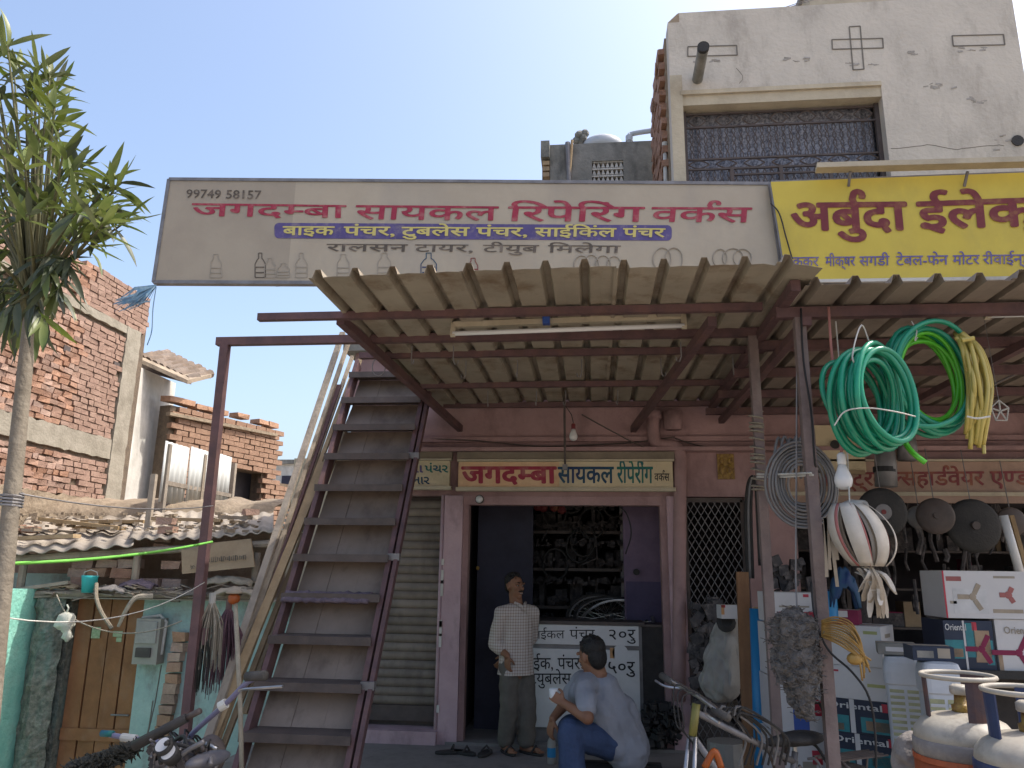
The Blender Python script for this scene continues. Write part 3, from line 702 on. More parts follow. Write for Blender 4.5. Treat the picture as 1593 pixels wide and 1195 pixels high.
# electricity meter
em = thing('meter_box', 'grey electricity meter box with a small dark window on the turquoise wall', 'meter', sp(242, 1030))
c = sp(241, 995); MB().bb((c.x - .12, YS - .13, c.z - .20), (c.x + .11, YS - .002, c.z + .19)).build('case', M('meter_grey'), em)
MB().bb((c.x - .105, YS - .142, c.z - .02), (c.x + .085, YS - .131, c.z + .165)).build('display_window', M('plastic_clear'), em)
MB().bb((c.x - .09, YS - .145, c.z - .14), (c.x + .05, YS - .131, c.z - .06)).build('label_plate', M('meter_dark'), em)
MB().tube([c + V((-.11, -.06, .19)), c + V((.06, -.06, .215)), c + V((.125, -.06, .16)), c + V((.11, -.06, -.12))], .014, 7).build('pipe_clamp', M('string_white'), em)
# clothes lines
def wire(name, pts, r, m, lab, cat='wire', group=None): return tag(MB().tube(pts, r, 5).build(name, m, smooth=True), lab, cat, group)
wire('clothes_line', sag(sp(88, 925, 6.7), sp(105, 958, 6.7), .01) + sag(sp(110, 960, 6.7), sp(283, 966, 6.7), .12, 16)[1:], .006, M('broom_pale'), 'slack pale clothes line across the brown door')
wire('green_rope', sag(P(-40, 878, Y=3.05), P(330, 843, Y=4.83), .03), .008, M('rope_green'), 'taut bright green rope from the tree to the canopy post', 'rope')
wire('thin_line', sag(P(30, 768, Y=2.95), P(331, 787, Y=4.83), .04), .0035, M('steel_grey'), 'thin grey wire from the tree trunk to the canopy post, above the roof')
wire('thin_line', sag(P(0, 960, Y=3.0), P(318, 906, Y=4.83), .1), .003, M('string_white'), 'thin white string from the tree trunk to the canopy post, across the bucket')
wb = thing('plastic_bag', 'knotted white plastic bag hanging from the clothes line by the door', 'bag', sp(103, 990, 6.68))
mb = MB(); c = sp(102, 968, 6.68); mb.ball(c, (.085, .06, .09), 14, 10); mb.ball(c + V((.04, 0, -.10)), (.04, .03, .07), 10, 8)
r_ = remesh(mb, .012, it=2)
for i, p in enumerate(r_.v): r_.v[i] = p + V((1, .6, .6)) * (.025 * mnoise.noise(p * 22))
r_.build('bag_body', M('bag_white'), wb, smooth=True)
MB().tube([c + V((-.005, 0, .075)), c + V((.01, 0, .12)), c + V((-.01, 0, .15))], .008, 5).build('knot', M('bag_white'), wb)
# bunches of brooms / fibre hanging on the post
def bunch(name, px, py, Y, n, l, spread, m, lab, cat, tipdir=(0, 0, -1), r=.004):
    t = thing(name, lab, cat, P(px, py, Y=Y)); c = P(px, py, Y=Y); mb = MB()
    for i in range(n):
        a = random.uniform(0, 6.28); q = random.uniform(0, 1) ** .5 * spread; ll = l * random.uniform(.7, 1.05)
        e = c + V(tipdir) * ll + V((math.cos(a) * q, math.sin(a) * q, 0)); mid = c.lerp(e, .5) + V((math.cos(a) * q * .4, math.sin(a) * q * .4, .03))
        mb.tube([c + V((math.cos(a), math.sin(a), 0)) * .012, mid, e], [r, r, r * .5], 4)
    o = mb.build('fibres', m, t); o['kind'] = 'stuff'
    MB().tube([c + V((0, 0, -.05)), c + V((0, 0, .05))], .022, 8).build('binding', M('string_white') if 'pale' in lab else M('steel_maroon'), t)
    return t
bunch('broom', 330, 935, 4.95, 70, .42, .09, M('broom_pale'), 'pale straw broom hanging beside the canopy post', 'broom')
bunch('broom', 356, 945, 5.2, 110, .55, .12, M('broom_dark'), 'large dark purple fibre broom hanging right of the canopy post', 'broom')
bunch('broom', 318, 990, 4.9, 40, .34, .05, M('fur'), 'narrow black brush hanging low on the canopy post', 'broom')
o = rag('cloth', 312, 1000, 4.95, .10, .12, M('plastic_blue'), 'small bright blue cloth tied to the canopy post', 'cloth', .08)
wp = thing('striped_pole', 'slim pale pole with an orange capped top standing by the stair', 'pole', P(378, 1195, Y=4.75) - V((0, 0, .5)))
a = P(366, 935, Y=4.85); b = P(378, 1300, Y=4.7); MB().tube([a, a.lerp(b, .5) + V((.01, 0, 0)), b], .014, 8).build('shaft', M('broom_pale'), wp, smooth=True)
MB().lathe([(.02, 0), (.036, .02), (.038, .05), (.02, .065)], a + V((-.01, 0, -.02)), n=12).build('top_cap', M('paint_orange'), wp, smooth=True)
MB().lathe([(.05, 0), (.052, .008), (.02, .03)], a + V((-.01, 0, .045)), n=14).build('hood', M('webbing_tan'), wp, smooth=True)

# ---- oleander tree
random.seed(3)
tr = thing('oleander_tree', 'small oleander tree with a slim bare trunk at the left edge', 'tree', P(-12, 1195, Y=3.0) + V((-.05, 0, -.5)))
t0 = P(46, 505, Y=3.05); t1 = P(20, 760, Y=3.0); t2 = P(-6, 1010, Y=2.95); dv = (t2 - t1); t3 = t2 + dv * ((t2.z + .2) / -dv.z)
MB().tube(arc([t0 + (t0 - t1) * .25, t0, t1, t2, t3], 5), [.026, .026, .027, .027, .028, .029, .030, .031, .032, .033, .034, .034, .035, .036, .036, .037, .038, .038, .039, .04, .041], 10).build('trunk', M('bark'), tr, smooth=True)
def leafmesh(l, w, bend):
    mb = MB(); vs = []; n = 5
    for i in range(n + 1):
        t = i / n; ww = w * (math.sin(math.pi * min(1, t * .93 + .07)) ** .8) * (1 if i < n else 0.05); z = -bend * t * t * l
        vs += [(t * l, -ww / 2, z + .18 * ww), (t * l, 0, z), (t * l, ww / 2, z + .18 * ww)]
    mb.add(vs, [(3 * i + a, 3 * i + 3 + a, 3 * i + 4 + a, 3 * i + 1 + a) for i in range(n) for a in (0, 1)])
    return mb
LV = []
for i in range(5):
    for mn in ('leaf', 'leaf', 'leaf_dark'):
        mb = leafmesh(random.uniform(.13, .205), random.uniform(.022, .032), random.uniform(-.15, .6))
        me = bpy.data.meshes.new('leaf'); me.from_pydata(mb.v, [], mb.f); me.materials.append(M(mn)); me.polygons.foreach_set('use_smooth', [True] * len(me.polygons)); LV.append((me, mb, mn))
tips = [(12, 72), (22, 108), (48, 158), (40, 135), (62, 150), (28, 195), (70, 182), (20, 240), (62, 235), (92, 262), (168, 285), (185, 285), (170, 318), (150, 335), (120, 292), (85, 300), (55, 290), (18, 290), (6, 330), (46, 335), (88, 345), (130, 345), (160, 350), (115, 372), (80, 392), (45, 402), (18, 430), (55, 445), (85, 425), (100, 405), (5, 390), (-10, 160), (-15, 230), (-20, 320), (-15, 420), (-30, 380), (-30, 270), (30, 462), (60, 478), (10, 480), (75, 330), (105, 325), (35, 370), (25, 350), (140, 312), (68, 375), (-5, 455), (40, 300), (8, 265), (38, 255), (95, 375), (110, 400), (75, 415), (60, 430), (35, 440), (88, 455), (20, 500), (45, 495), (70, 500), (2, 300), (28, 330), (62, 318), (0, 350), (50, 220), (10, 210), (150, 325), (180, 330), (196, 345), (-8, 120), (-12, 90), (88, 142), (92, 196), (98, 238), (78, 118), (58, 108), (112, 268), (126, 262), (84, 168), (76, 222), (118, 330), (135, 375), (148, 380)]
leaves = []; tw = MB()
for (px, py) in tips:
    Y = 3.0 + random.uniform(-.38, .38); tip = P(px, py, Y=Y); base = t0 + V((random.uniform(-.03, .03), random.uniform(-.03, .03), random.uniform(.0, .12)))
    mid = base.lerp(tip, .5) + V((0, 0, .05)); pts = arc([base, base.lerp(mid, .6) + V((0, 0, .03)), mid.lerp(tip, .4), tip], 4)
    tw.tube(pts, [.012 - .0007 * i for i in range(len(pts))], 5)
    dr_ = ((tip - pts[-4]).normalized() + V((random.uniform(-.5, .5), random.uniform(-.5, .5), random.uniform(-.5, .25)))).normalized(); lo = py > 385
    for w_ in range(random.choice((2, 3)) if not lo else 3):
        bpos = tip - dr_ * (.03 * w_); a0 = random.uniform(0, 6.28)
        for k in range(3):
            a = a0 + k * 2.09 + random.uniform(-.4, .4); _, sx, ty = basis(dr_)
            out = sx * math.cos(a) + ty * math.sin(a); sp_ = .5 + .30 * w_ + random.uniform(-.3, .4)
            d_ = (dr_ * math.cos(min(sp_, 1.5)) + out * math.sin(min(sp_, 1.5))).normalized()
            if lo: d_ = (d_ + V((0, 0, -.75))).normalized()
            leaves.append((bpos, d_, lo))
leaves.sort(key=lambda q: (q[0] - CAM).length)
def lrot(d):
    z = V((0, 0, 1)) + V((random.uniform(-.6, .6), random.uniform(-.6, .6), 0)); y = z.cross(d).normalized(); z = d.cross(y).normalized()
    return Matrix((d, y, z)).transposed()
mb = [MB(), MB()]
random.shuffle(leaves)
for i, (p, d_, lo) in enumerate(leaves):
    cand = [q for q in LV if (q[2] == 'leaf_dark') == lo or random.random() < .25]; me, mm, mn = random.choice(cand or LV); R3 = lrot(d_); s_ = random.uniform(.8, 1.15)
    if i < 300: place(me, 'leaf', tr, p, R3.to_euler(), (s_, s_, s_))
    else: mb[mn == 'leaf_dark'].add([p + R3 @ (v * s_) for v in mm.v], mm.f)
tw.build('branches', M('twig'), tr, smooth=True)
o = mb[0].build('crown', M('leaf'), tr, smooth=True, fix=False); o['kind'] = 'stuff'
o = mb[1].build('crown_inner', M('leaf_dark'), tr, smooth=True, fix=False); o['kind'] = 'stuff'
rp = MB()
q = P(19, 768, Y=3.0); rp.tube([q + V((.042 * math.cos(a * .785), .042 * math.sin(a * .785), -.0016 * a)) for a in range(34)], .006, 5)
tag(rp.build('rope_ties', M('steel_grey')), 'grey rope wound round the slim tree trunk', 'rope')
# blue plastic shreds hanging from the sign corner
bp = MB(); c = P(243, 445, Y=6.7)
for i in range(26):
    e = P(random.uniform(172, 215), random.uniform(468, 486), Y=6.7 + random.uniform(-.15, .15)); m_ = c.lerp(e, .5) + V((random.uniform(-.03, .03), random.uniform(-.05, .05), random.uniform(-.06, .05)))
    w_ = random.uniform(.005, .02); bp.add([c, c + V((0, 0, .015)), m_ + V((0, 0, w_)), m_ - V((0, 0, w_)), e, e + V((.01, 0, .01))], [(0, 1, 2, 3), (3, 2, 5, 4)])
tag(bp.build('plastic_shreds', M('plastic_blue'), fix=False), 'shredded blue plastic strips blowing from the signboard corner', 'plastic')
wire('thin_line', arc([P(243, 446, Y=6.7), P(238, 480, Y=6.7), P(236, 515, Y=6.7), P(229, 537, Y=6.7)], 5), .005, M('plastic_blue'), 'loose blue string dangling below the left end of the signboard')
# ================================================================== SHOP ROW
YF = 7.2
def fp(x, y, Y=YF): return P(x, y, Y=Y)
shop = thing('shop_row', 'low pink painted shop row with a rolling shutter, an open workshop and a hardware shop', 'building', (0.5, YF, 0))
zh = fp(880, 772).z            # opening head
xl = fp(548, 640).x; zr = 3.72
X = lambda px, y=950: fp(px, y).x
xsL, xsR = X(566), X(686); xp0, xp1 = X(688), X(717); xd1 = X(1042); xq1 = X(1068); xg1 = X(1168); xr0 = X(1246); xr1 = 6.2
mb = MB(); mb.bb((xl, YF, zh), (7, YF + .25, zr)); mb.build('upper_wall', M('pink'), shop)
MB().bb((xl - .02, YF - .05, fp(880, 688).z), (7, YF - .002, fp(880, 681).z)).build('string_course', M('pink'), shop)
MB().bb((xl - .02, YF - .14, fp(880, 703).z - .01), (7, YF - .002, fp(880, 699).z)).build('ledge', M('pink'), shop)
MB().bb((xl - .1, YF - .1, zr), (7, 11.5, zr + .12)).build('roof_slab', M('plaster_grey'), shop)
MB().bb((X(452, 750), YF + .05, -.6), (xsL, YF + .25, fp(480, 712).z)).build('end_wall', M('plaster_cream'), shop)
MB().bb((xl, YF + .26, -.6), (xl + .2, 11.2, zr)).build('side_wall', M('plaster_cream'), shop)
MB().bb((xl, 11.2, -.6), (7, 11.4, zr)).build('back_wall', M('dark_room'), shop)
for a, b, nm, m in ((xp0, xp1, 'pillar', 'pink_pale'), (xd1, xq1, 'pillar', 'pink_pale'), (xg1, xr0, 'pillar', 'pink')):
    MB().bb((a, YF - .05, -.05), (b, YF + .24, zh - .002)).build(nm, M(m), shop)
MB().tube([(xp0 - .02, YF - .03, 0), (xp0 - .02, YF - .03, zh)], .018, 8).build('drain_pipe', M('pink_pale'), shop, smooth=True)
for i in range(7):
    z = random.uniform(.4, 1.9); MB().bb((xp0 - .012, YF - .058, z), (xp0 + .012, YF - .04, z + random.uniform(.05, .16))).build('plaster_patch', M('plaster_white'), shop)
MB().bb((X(548), YF - .12, -.05), (xp0, YF + .25, fp(620, 1133).z)).build('sill', M('pink_pale'), shop)
# inside rooms
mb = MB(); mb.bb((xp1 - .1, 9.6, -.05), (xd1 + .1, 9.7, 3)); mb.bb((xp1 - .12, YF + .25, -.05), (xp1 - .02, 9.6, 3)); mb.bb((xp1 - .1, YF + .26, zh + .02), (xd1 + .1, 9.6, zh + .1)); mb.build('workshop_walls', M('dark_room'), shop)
MB().bb((xd1 - .02, YF + .25, -.05), (xd1 + .08, 9.6, 3)).build('workshop_side_wall', M('pink'), shop)
MB().bb((X(975), YF + .45, .0), (xd1 - .03, YF + .5, zh)).build('workshop_partition', M('violet_wall'), shop)
MB().bb((xp1 - .1, YF - .06, -.05), (xg1, 9.6, ZP + .02)).build('workshop_floor', M('plinth'), shop)
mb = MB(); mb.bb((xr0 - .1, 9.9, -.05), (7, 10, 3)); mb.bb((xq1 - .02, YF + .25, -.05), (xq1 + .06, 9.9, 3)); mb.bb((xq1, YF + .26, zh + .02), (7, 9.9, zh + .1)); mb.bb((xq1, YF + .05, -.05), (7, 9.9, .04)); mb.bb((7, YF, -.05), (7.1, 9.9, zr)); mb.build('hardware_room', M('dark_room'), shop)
# door frame and dark door leaf
for a, b in ((xp1, xp1 + .05), (xd1 - .06, xd1)):
    MB().bb((a, YF + .0, 0), (b, YF + .12, zh)).build('door_frame', M('pink'), shop)
MB().bb((xp1, YF - .01, fp(880, 786).z), (xd1, YF + .12, zh - .002)).build('door_frame', M('pink'), shop)
dl_ = MB().bb((xp1 + .06, YF + .55, .05), (X(818) + .02, YF + .6, zh - .05)).build('door', M('navy_dark'), shop)
MB().bb((xp1 + .12, YF + .53, .9), (X(818) - .05, YF + .549, 1.0)).build('door_rail', M('navy_dark'), dl_)
MB().ball(fp(743, 884, YF + .52), .02, 8, 6).build('handle', M('gold'), dl_)
# rolling shutter
sh_w = xsR - xsL; zs0 = fp(620, 1100).z; zs1 = fp(640, 772).z
sm_ = MB(); sm_.add([V((-sh_w / 2, y, z)) for (y, z) in ((.0, -.037), (-.016, -.022), (-.02, 0), (-.014, .024), (0, .037))] + [V((sh_w / 2, y, z)) for (y, z) in ((.0, -.037), (-.016, -.022), (-.02, 0), (-.014, .024), (0, .037))], [(i, i + 5, i + 6, i + 1) for i in range(4)])
sme = bpy.data.meshes.new('slat'); sme.from_pydata(sm_.v, [], sm_.f); sme.materials.append(M('shutter')); sme.polygons.foreach_set('use_smooth', [True] * 4)
ns = int((zs1 - zs0) / .0765)
for i in range(ns):
    place(sme, 'shutter_slat', shop, ((xsL + xsR) / 2, YF + .13 + random.uniform(-.003, .003), zs0 + (i + .5) * .0765), (random.uniform(-.06, .06), 0, 0))
MB().bb((xsL, YF + .15, zs0 - .3), (xsR, YF + .17, zs1)).build('shutter_backing', M('steel_dark'), shop)
MB().bb((xsL, YF + .09, zs0 - .13), (xsR, YF + .14, zs0)).build('shutter_bottom_rail', M('steel_dark'), shop)
for a in (xsL, xsR): MB().bb((a - .02, YF + .06, zs0 - .2), (a + .025, YF + .12, zs1)).build('shutter_guide', M('steel_dark'), shop)
# signs over the doors
def strip_sign(lab, x0, y0, x1, y1, Y, m, hood=.09, fr=True):
    t = thing('shop_sign', lab, 'sign', P((x0 + x1) / 2, y1, Y=Y))
    a = P(x0, y1, Y=Y); b = P(x1, y0, Y=Y); MB().bb((a.x, Y, a.z), (b.x, Y + .05, b.z)).build('panel', M(m), t)
    if fr:
        MB().bb((a.x - .02, Y - .03, a.z - .035), (b.x + .02, Y + .05, a.z - .002)).build('bottom_trim', M('plaster_cream'), t)
        MB().bb((a.x - .015, Y - .02, b.z + .002), (b.x + .015, Y + .05, b.z + .02)).build('top_trim', M('plaster_cream'), t)
        MB().bb((a.x - .02, Y - .005, b.z + .02), (b.x + .02, Y + .05, b.z + hood)).build('upper_board', M('board_dark'), t)
    return t
ms = strip_sign('painted shop sign with big red and blue letters over the open workshop door', 713, 718, 1046, 758, YF - .10, 'board_cream')
Ys = YF - .10
letters('lettering', 'जगदम्बा'.replace('म्ब', '~मब'), P(719, 727, Y=Ys), P(864, 727, Y=Ys), P(719, 751, Y=Ys), M('ink_red'), ms, .035)
letters('lettering', 'सायकल', P(868, 727, Y=Ys), P(954, 727, Y=Ys), P(868, 751, Y=Ys), M('ink_navy'), ms, .02)
letters('lettering', 'रीपेरींग', P(960, 727, Y=Ys), P(1015, 727, Y=Ys), P(960, 751, Y=Ys), M('ink_green'), ms, .02)
letters('lettering', 'वर्कस'.replace('र्क', 'क^'), P(1018, 737, Y=Ys), P(1041, 737, Y=Ys), P(1018, 748, Y=Ys), M('ink_black'), ms, .01)
MB().bb((P(713, 740, Y=Ys).x, Ys - .0012, P(713, 757, Y=Ys).z), (P(870, 740, Y=Ys).x, Ys - .0002, P(713, 719, Y=Ys).z)).build('painted_ground', M('board_orange'), ms)
g = strip_sign('cream painted sign with blue and green Gujarati letters above the rolling shutter', 612, 717, 700, 756, YF - .08, 'board_cream')
Yg = YF - .08
letters('lettering', 'રીક્ષા', P(606, 724, Y=Yg), P(658, 724, Y=Yg), P(606, 735, Y=Yg), M('ink_purple'), g, .02)
letters('lettering', 'પંચર', P(661, 724, Y=Yg), P(697, 724, Y=Yg), P(661, 735, Y=Yg), M('ink_green'), g, .02)
letters('lettering', 'બનાવનાર', P(600, 742, Y=Yg), P(668, 742, Y=Yg), P(600, 753, Y=Yg), M('ink_navy'), g, .015)
hs_ = strip_sign('faded pale shop sign with maroon Hindi letters over the hardware shop', 1212, 718, 1760, 765, YF - .1, 'board_tan', .02)
Yh = YF - .1
letters('lettering', 'ईलेक्ट्रिकल्स हार्डवेयर एण्ड टुल्स'.replace('क्ट्रि', 'िक्ट्र').replace('ल्स', '~लस').replace('र्ड', 'ड^').replace('ण्ड', '~णड').replace(' हा', 'हा'), P(1250, 736, Y=Yh), P(1672, 733, Y=Yh), P(1250, 756, Y=Yh), M('ink_maroon'), hs_, .02)
MB().bb((P(1212, 765, Y=Yh).x, Yh - .02, P(1300, 782, Y=Yh).z), (P(1760, 765, Y=Yh).x, Yh + .04, P(1300, 770, Y=Yh).z)).build('lower_strip', M('board_tan'), hs_)
# small round lamp over the door, gilded plaque
lp = thing('round_lamp', 'small round glass lamp at the top left of the open workshop door', 'lamp', fp(746, 777, YF - .03))
MB().lathe([(.03, 0), (.034, .02), (.02, .035)], fp(746, 777, YF - .03), rm('X', 90), 14).build('glass', M('glass_white'), lp, smooth=True)
MB().lathe([(.042, -.02), (.042, .004)], fp(746, 777, YF - .03), rm('X', 90), 14).build('ring', M('steel_dark'), lp)
pq = thing('wall_plaque', 'small gilded plaque with two embossed figures on the pink wall', 'plaque', fp(1128, 745))
c = fp(1129, 726, YF - .012); MB().box(c, (.15, .02, .23)).build('frame', M('gold'), pq)
mb = MB()
for sx in (-1, 1): mb.ball(c + V((sx * .035, -.012, .05)), (.022, .012, .03), 8, 6); mb.ball(c + V((sx * .035, -.012, -.03)), (.03, .012, .055), 8, 6)
mb.build('embossing', M('gold'), pq, smooth=True)
# wall pipes right of the beam, conduits and cables
pp = thing('drain_pipe', 'fat grey plastic elbow pipe on the pink wall right of the workshop sign', 'pipe', fp(1060, 1000))
MB().tube(arc([fp(1018, 645, YF - .06), fp(1016, 668, YF - .06), fp(1022, 690, YF - .07), fp(1050, 695, YF - .07), fp(1058, 712, YF - .07), fp(1058, 760, YF - .07), fp(1056, 1090, YF - .07)], 5), .058, 12).build('pipe_run', M('pink'), pp, smooth=True)
MB().tube([fp(1046, 640, YF - .08), fp(1047, 668, YF - .08)], .08, 12).build('socket', M('pink'), pp, smooth=True)
MB().tube([fp(1018, 640, YF - .06), fp(1018, 652, YF - .06)], .07, 12).build('socket', M('pink'), pp, smooth=True)
wire('cable', arc([fp(652, 682, YF - .04), fp(740, 686, YF - .06), fp(830, 694, YF - .06), fp(905, 693, YF - .06), fp(990, 688, YF - .06), fp(1050, 680, YF - .06)], 5), .006, M('steel_dark'), 'dark cable drooping along the pink beam over the workshop', 'cable')
wire('cable', arc([fp(905, 645, YF - .3), fp(950, 670, YF - .2), fp(1000, 695, YF - .1), fp(1040, 704, YF - .06)], 5), .007, M('steel_dark'), 'dark cable running down from the canopy to the elbow pipe', 'cable')
wire('cable', arc([fp(1050, 682, YF - .06), fp(1090, 694, YF - .06), fp(1150, 700, YF - .05)], 5), .006, M('steel_dark'), 'dark cable on the pink wall above the gilded plaque', 'cable')
wire('cable', arc([fp(962, 787, YF - .0), fp(975, 800, YF), fp(982, 830, YF), fp(973, 862, YF)], 5), .006, M('ink_black'), 'black cable hanging inside the right of the workshop door', 'cable')
# diamond mesh gate
gt = thing('mesh_gate', 'dark steel gate of diamond mesh between the pink pillars', 'gate', fp(1118, 1100, YF + .02))
gx0, gx1 = xq1 + .02, xg1 - .02; gz1 = zh - .03; Yg2 = YF + .02
mb = MB(); st = .062
k = -60
def clipline(x0, z0, dx, dz):
    ts = []
    for (o, d, lo, hi) in ((x0, dx, gx0, gx1), (z0, dz, .05, gz1)): ts.append(sorted(((lo - o) / d, (hi - o) / d)))
    a = max(ts[0][0], ts[1][0]); b = min(ts[0][1], ts[1][1]); return (a, b) if b > a + .01 else None
for k in range(-80, 80):
    for s_ in (1, -1):
        r = clipline(gx0 + k * st, 0, 1, 1.7 * s_) if s_ == 1 else clipline(gx0 + k * st, gz1, 1, -1.7)
        if r:
            x0_ = gx0 + k * st; z0_ = 0 if s_ == 1 else gz1
            mb.bar((x0_ + r[0], Yg2 + s_ * .004, z0_ + r[0] * 1.7 * s_), (x0_ + r[1], Yg2 + s_ * .004, z0_ + r[1] * 1.7 * s_), .007, .006)
o = mb.build('mesh', M('steel_grey'), gt); o['kind'] = 'stuff'
for a, b in (((gx0, Yg2, .03), (gx0, Yg2, gz1)), ((gx1, Yg2, .03), (gx1, Yg2, gz1))): MB().bar(a, b, .04, .03, (0, 1, 0)).build('stile', M('steel_dark'), gt)
for z in (.05, gz1): MB().bar((gx0, Yg2, z), (gx1, Yg2, z), .03, .04).build('rail', M('steel_dark'), gt)

# counter with painted prices
ct = thing('counter', 'white fronted counter with hand painted puncture prices', 'counter', fp(905, 1135, 7.25))
Yc = 7.28; a = P(818, 1138, Y=Yc); b = P(993, 972, Y=Yc); zt_ = b.z
MB().bb((a.x, Yc + .02, .05), (b.x + .03, Yc + .55, zt_ - .01)).build('body', M('steel_grey'), ct)
MB().bb((a.x - .02, Yc - .03, zt_ - .008), (b.x + .05, Yc + .57, zt_ + .02)).build('top', M('steel_dark'), ct)
z1 = P(900, 1003, Y=Yc).z; z2 = P(900, 1010, Y=Yc).z; z3 = P(900, 1133, Y=Yc).z
MB().bb((a.x, Yc - .01, z1), (b.x, Yc + .018, zt_ - .012)).build('front_panel', M('white_board'), ct)
MB().bb((a.x, Yc - .01, z3), (b.x, Yc + .018, z2)).build('front_panel', M('white_board'), ct)
Yl = Yc - .01
ink = M('ink_black')
letters('lettering', 'साईकल', P(823, 982, Y=Yl), P(878, 981, Y=Yl), P(823, 994, Y=Yl), ink, ct, .0)
letters('lettering', 'पंचर', P(886, 980, Y=Yl), P(925, 980, Y=Yl), P(886, 994, Y=Yl), ink, ct, .0)
letters('lettering', '२०रु', P(945, 980, Y=Yl), P(988, 980, Y=Yl), P(945, 995, Y=Yl), ink, ct, .005)
letters('lettering', 'बाईक, पंचर', P(812, 1024, Y=Yl), P(902, 1024, Y=Yl), P(812, 1041, Y=Yl), ink, ct, .005)
letters('lettering', '५०रु', P(944, 1030, Y=Yl), P(987, 1030, Y=Yl), P(944, 1046, Y=Yl), ink, ct, .01)
letters('lettering', 'टयुबलेस', P(824, 1048, Y=Yl), P(888, 1048, Y=Yl), P(824, 1064, Y=Yl), ink, ct, .005)
letters('lettering', '=', P(900, 1050, Y=Yl), P(915, 1050, Y=Yl), P(900, 1064, Y=Yl), ink, ct, .01)
MB().lathe([(.07, 0), (.07, .003)], P(965, 1016, Y=Yl) , rm('X', 90), 20).build('round_sticker', M('glass_white'), ct)
MB().bb(P(949, 1024, Y=Yl - .001), P(956, 1008, Y=Yl - .003)).build('sticker', M('print_orange'), ct)

# ---- things inside the workshop
sv = thing('shelf_rack', 'dark rack crammed with bicycle spares at the back of the workshop', 'shelf', fp(895, 1000, 8.3))
xs0, xs1 = P(826, 900, Y=8.3).x, P(968, 900, Y=8.3).x
for i in range(6): MB().bb((xs0, 8.25, .5 + i * .38), (xs1, 8.6, .53 + i * .38)).build('shelf', M('steel_dark'), sv)
for x in (xs0, xs1): MB().bb((x - .015, 8.25, 0), (x + .015, 8.6, 2.7)).build('upright', M('steel_grey'), sv)
random.seed(5); mb = MB()
for i in range(6):
    x = xs0 + .03
    while x < xs1 - .05:
        w = random.uniform(.03, .12); h = random.uniform(.08, .30)
        if random.random() < .7: mb.box((x + w / 2, 8.36 + random.uniform(-.05, .1), .522 + i * .38 + h / 2), (w * .9, .16, h), rm('Z', random.uniform(-12, 12)))
        else: mb.lathe([(w * .45, 0), (w * .45, h * .7), (w * .2, h * .75)], (x + w / 2, 8.36, .522 + i * .38), n=8)
        x += w
for i in range(700):
    x = random.uniform(xs0, xs1); z = .56 + .19 * random.randrange(12) + random.uniform(0, .06); mb.box((x, 8.2 + random.uniform(-.05, .04), z), (random.uniform(.012, .06), random.uniform(.03, .08), random.uniform(.01, .05)), rm('Y', random.uniform(-12, 12)))
for i in range(14):
    x = random.uniform(xs0, xs1); z = random.uniform(1.0, 2.7); mb.tube([V((x, 8.12, z)), V((x + random.uniform(-.1, .1), 8.1, z - random.uniform(.1, .3))), V((x + random.uniform(-.2, .2), 8.12, z - random.uniform(.0, .3)))], .01, 5)
o = mb.build('spares', M('clutter_dark'), sv); o['kind'] = 'stuff'
for i in range(9):
    z = random.uniform(1.3, 2.55); x = random.uniform(xs0, xs1); MB().tube([V((x + .13 * math.cos(a * .52), 8.2 + random.uniform(-.01, .01), z + .16 * math.sin(a * .52))) for a in range(12)], .014, 6, closed=True).build('inner_tube', M('rubber'), sv, smooth=True)
for (px, py) in ((836, 788), (845, 790), (862, 789), (874, 793)):
    c = fp(px, py, 8.15); MB().ball(c, (.05, .04, .05), 8, 6).build('red_pack', M('ink_maroon'), sv)
def wheel_mesh(t, c, R, rad, tm='rubber', tw_=.02, spokes=28, rim='chrome'):
    ty = MB().tube([c + R @ V((rad * math.cos(2 * math.pi * k / 40), 0, rad * math.sin(2 * math.pi * k / 40))) for k in range(40)], tw_, 8, closed=True).build('tyre', M(tm), t, smooth=True)
    MB().tube([c + R @ V(((rad - tw_ * 1.2) * math.cos(2 * math.pi * k / 40), 0, (rad - tw_ * 1.2) * math.sin(2 * math.pi * k / 40))) for k in range(40)], tw_ * .55, 6, closed=True).build('rim', M(rim), t, smooth=True)
    mb = MB(); mb.tube([c + R @ V((0, -.05, 0)), c + R @ V((0, .05, 0))], .018, 8)
    for k in range(spokes):
        a = 2 * math.pi * k / spokes; mb.bar(c + R @ V((.015 * math.cos(a + 1), .03 * (-1) ** k, .015 * math.sin(a + 1))), c + R @ V(((rad - tw_) * math.cos(a), 0, (rad - tw_) * math.sin(a))), .003, .003)
    mb.build('spokes', M('chrome'), t)
zc_ = zt_ + .02
for i, (px, py, rad, tilt, rim, lab) in enumerate(((958, 976, .36, 62, 'chrome', 'bright bicycle rim leaning flat on the counter, frontmost'), (950, 960, .34, 50, 'steel_grey', 'dark bicycle wheel leaning on the counter behind the bright rim'), (935, 968, .33, 68, 'steel_grey', 'dull grey wheel rim lying lowest in the heap on the counter'))):
    c = fp(px, py, 7.6 + .1 * i); Rw = rm('Z', -12 + 10 * i) @ rm('X', -(90 - tilt) - 20)
    t = thing('bicycle_hoop', lab, 'rim', c, 'wheels heaped on the counter'); wheel_mesh(t, c, Rw, rad, 'rubber' if i else 'chrome', .012 if i == 0 else .018, 24, rim)
tag(MB().lathe([(.0, -.02), (.03, -.02), (.03, .02), (0, .02)], fp(990, 890, 7.6), rm('X', 90), 12).build('rubber_disc', M('rubber')), 'black round rubber disc on the violet workshop wall', 'disc')
MB().bb((X(978), YF + .435, .0), (xd1 - .035, YF + .449, fp(1000, 905, YF + .44).z)).build('lower_paint', M('violet_lower'), shop)
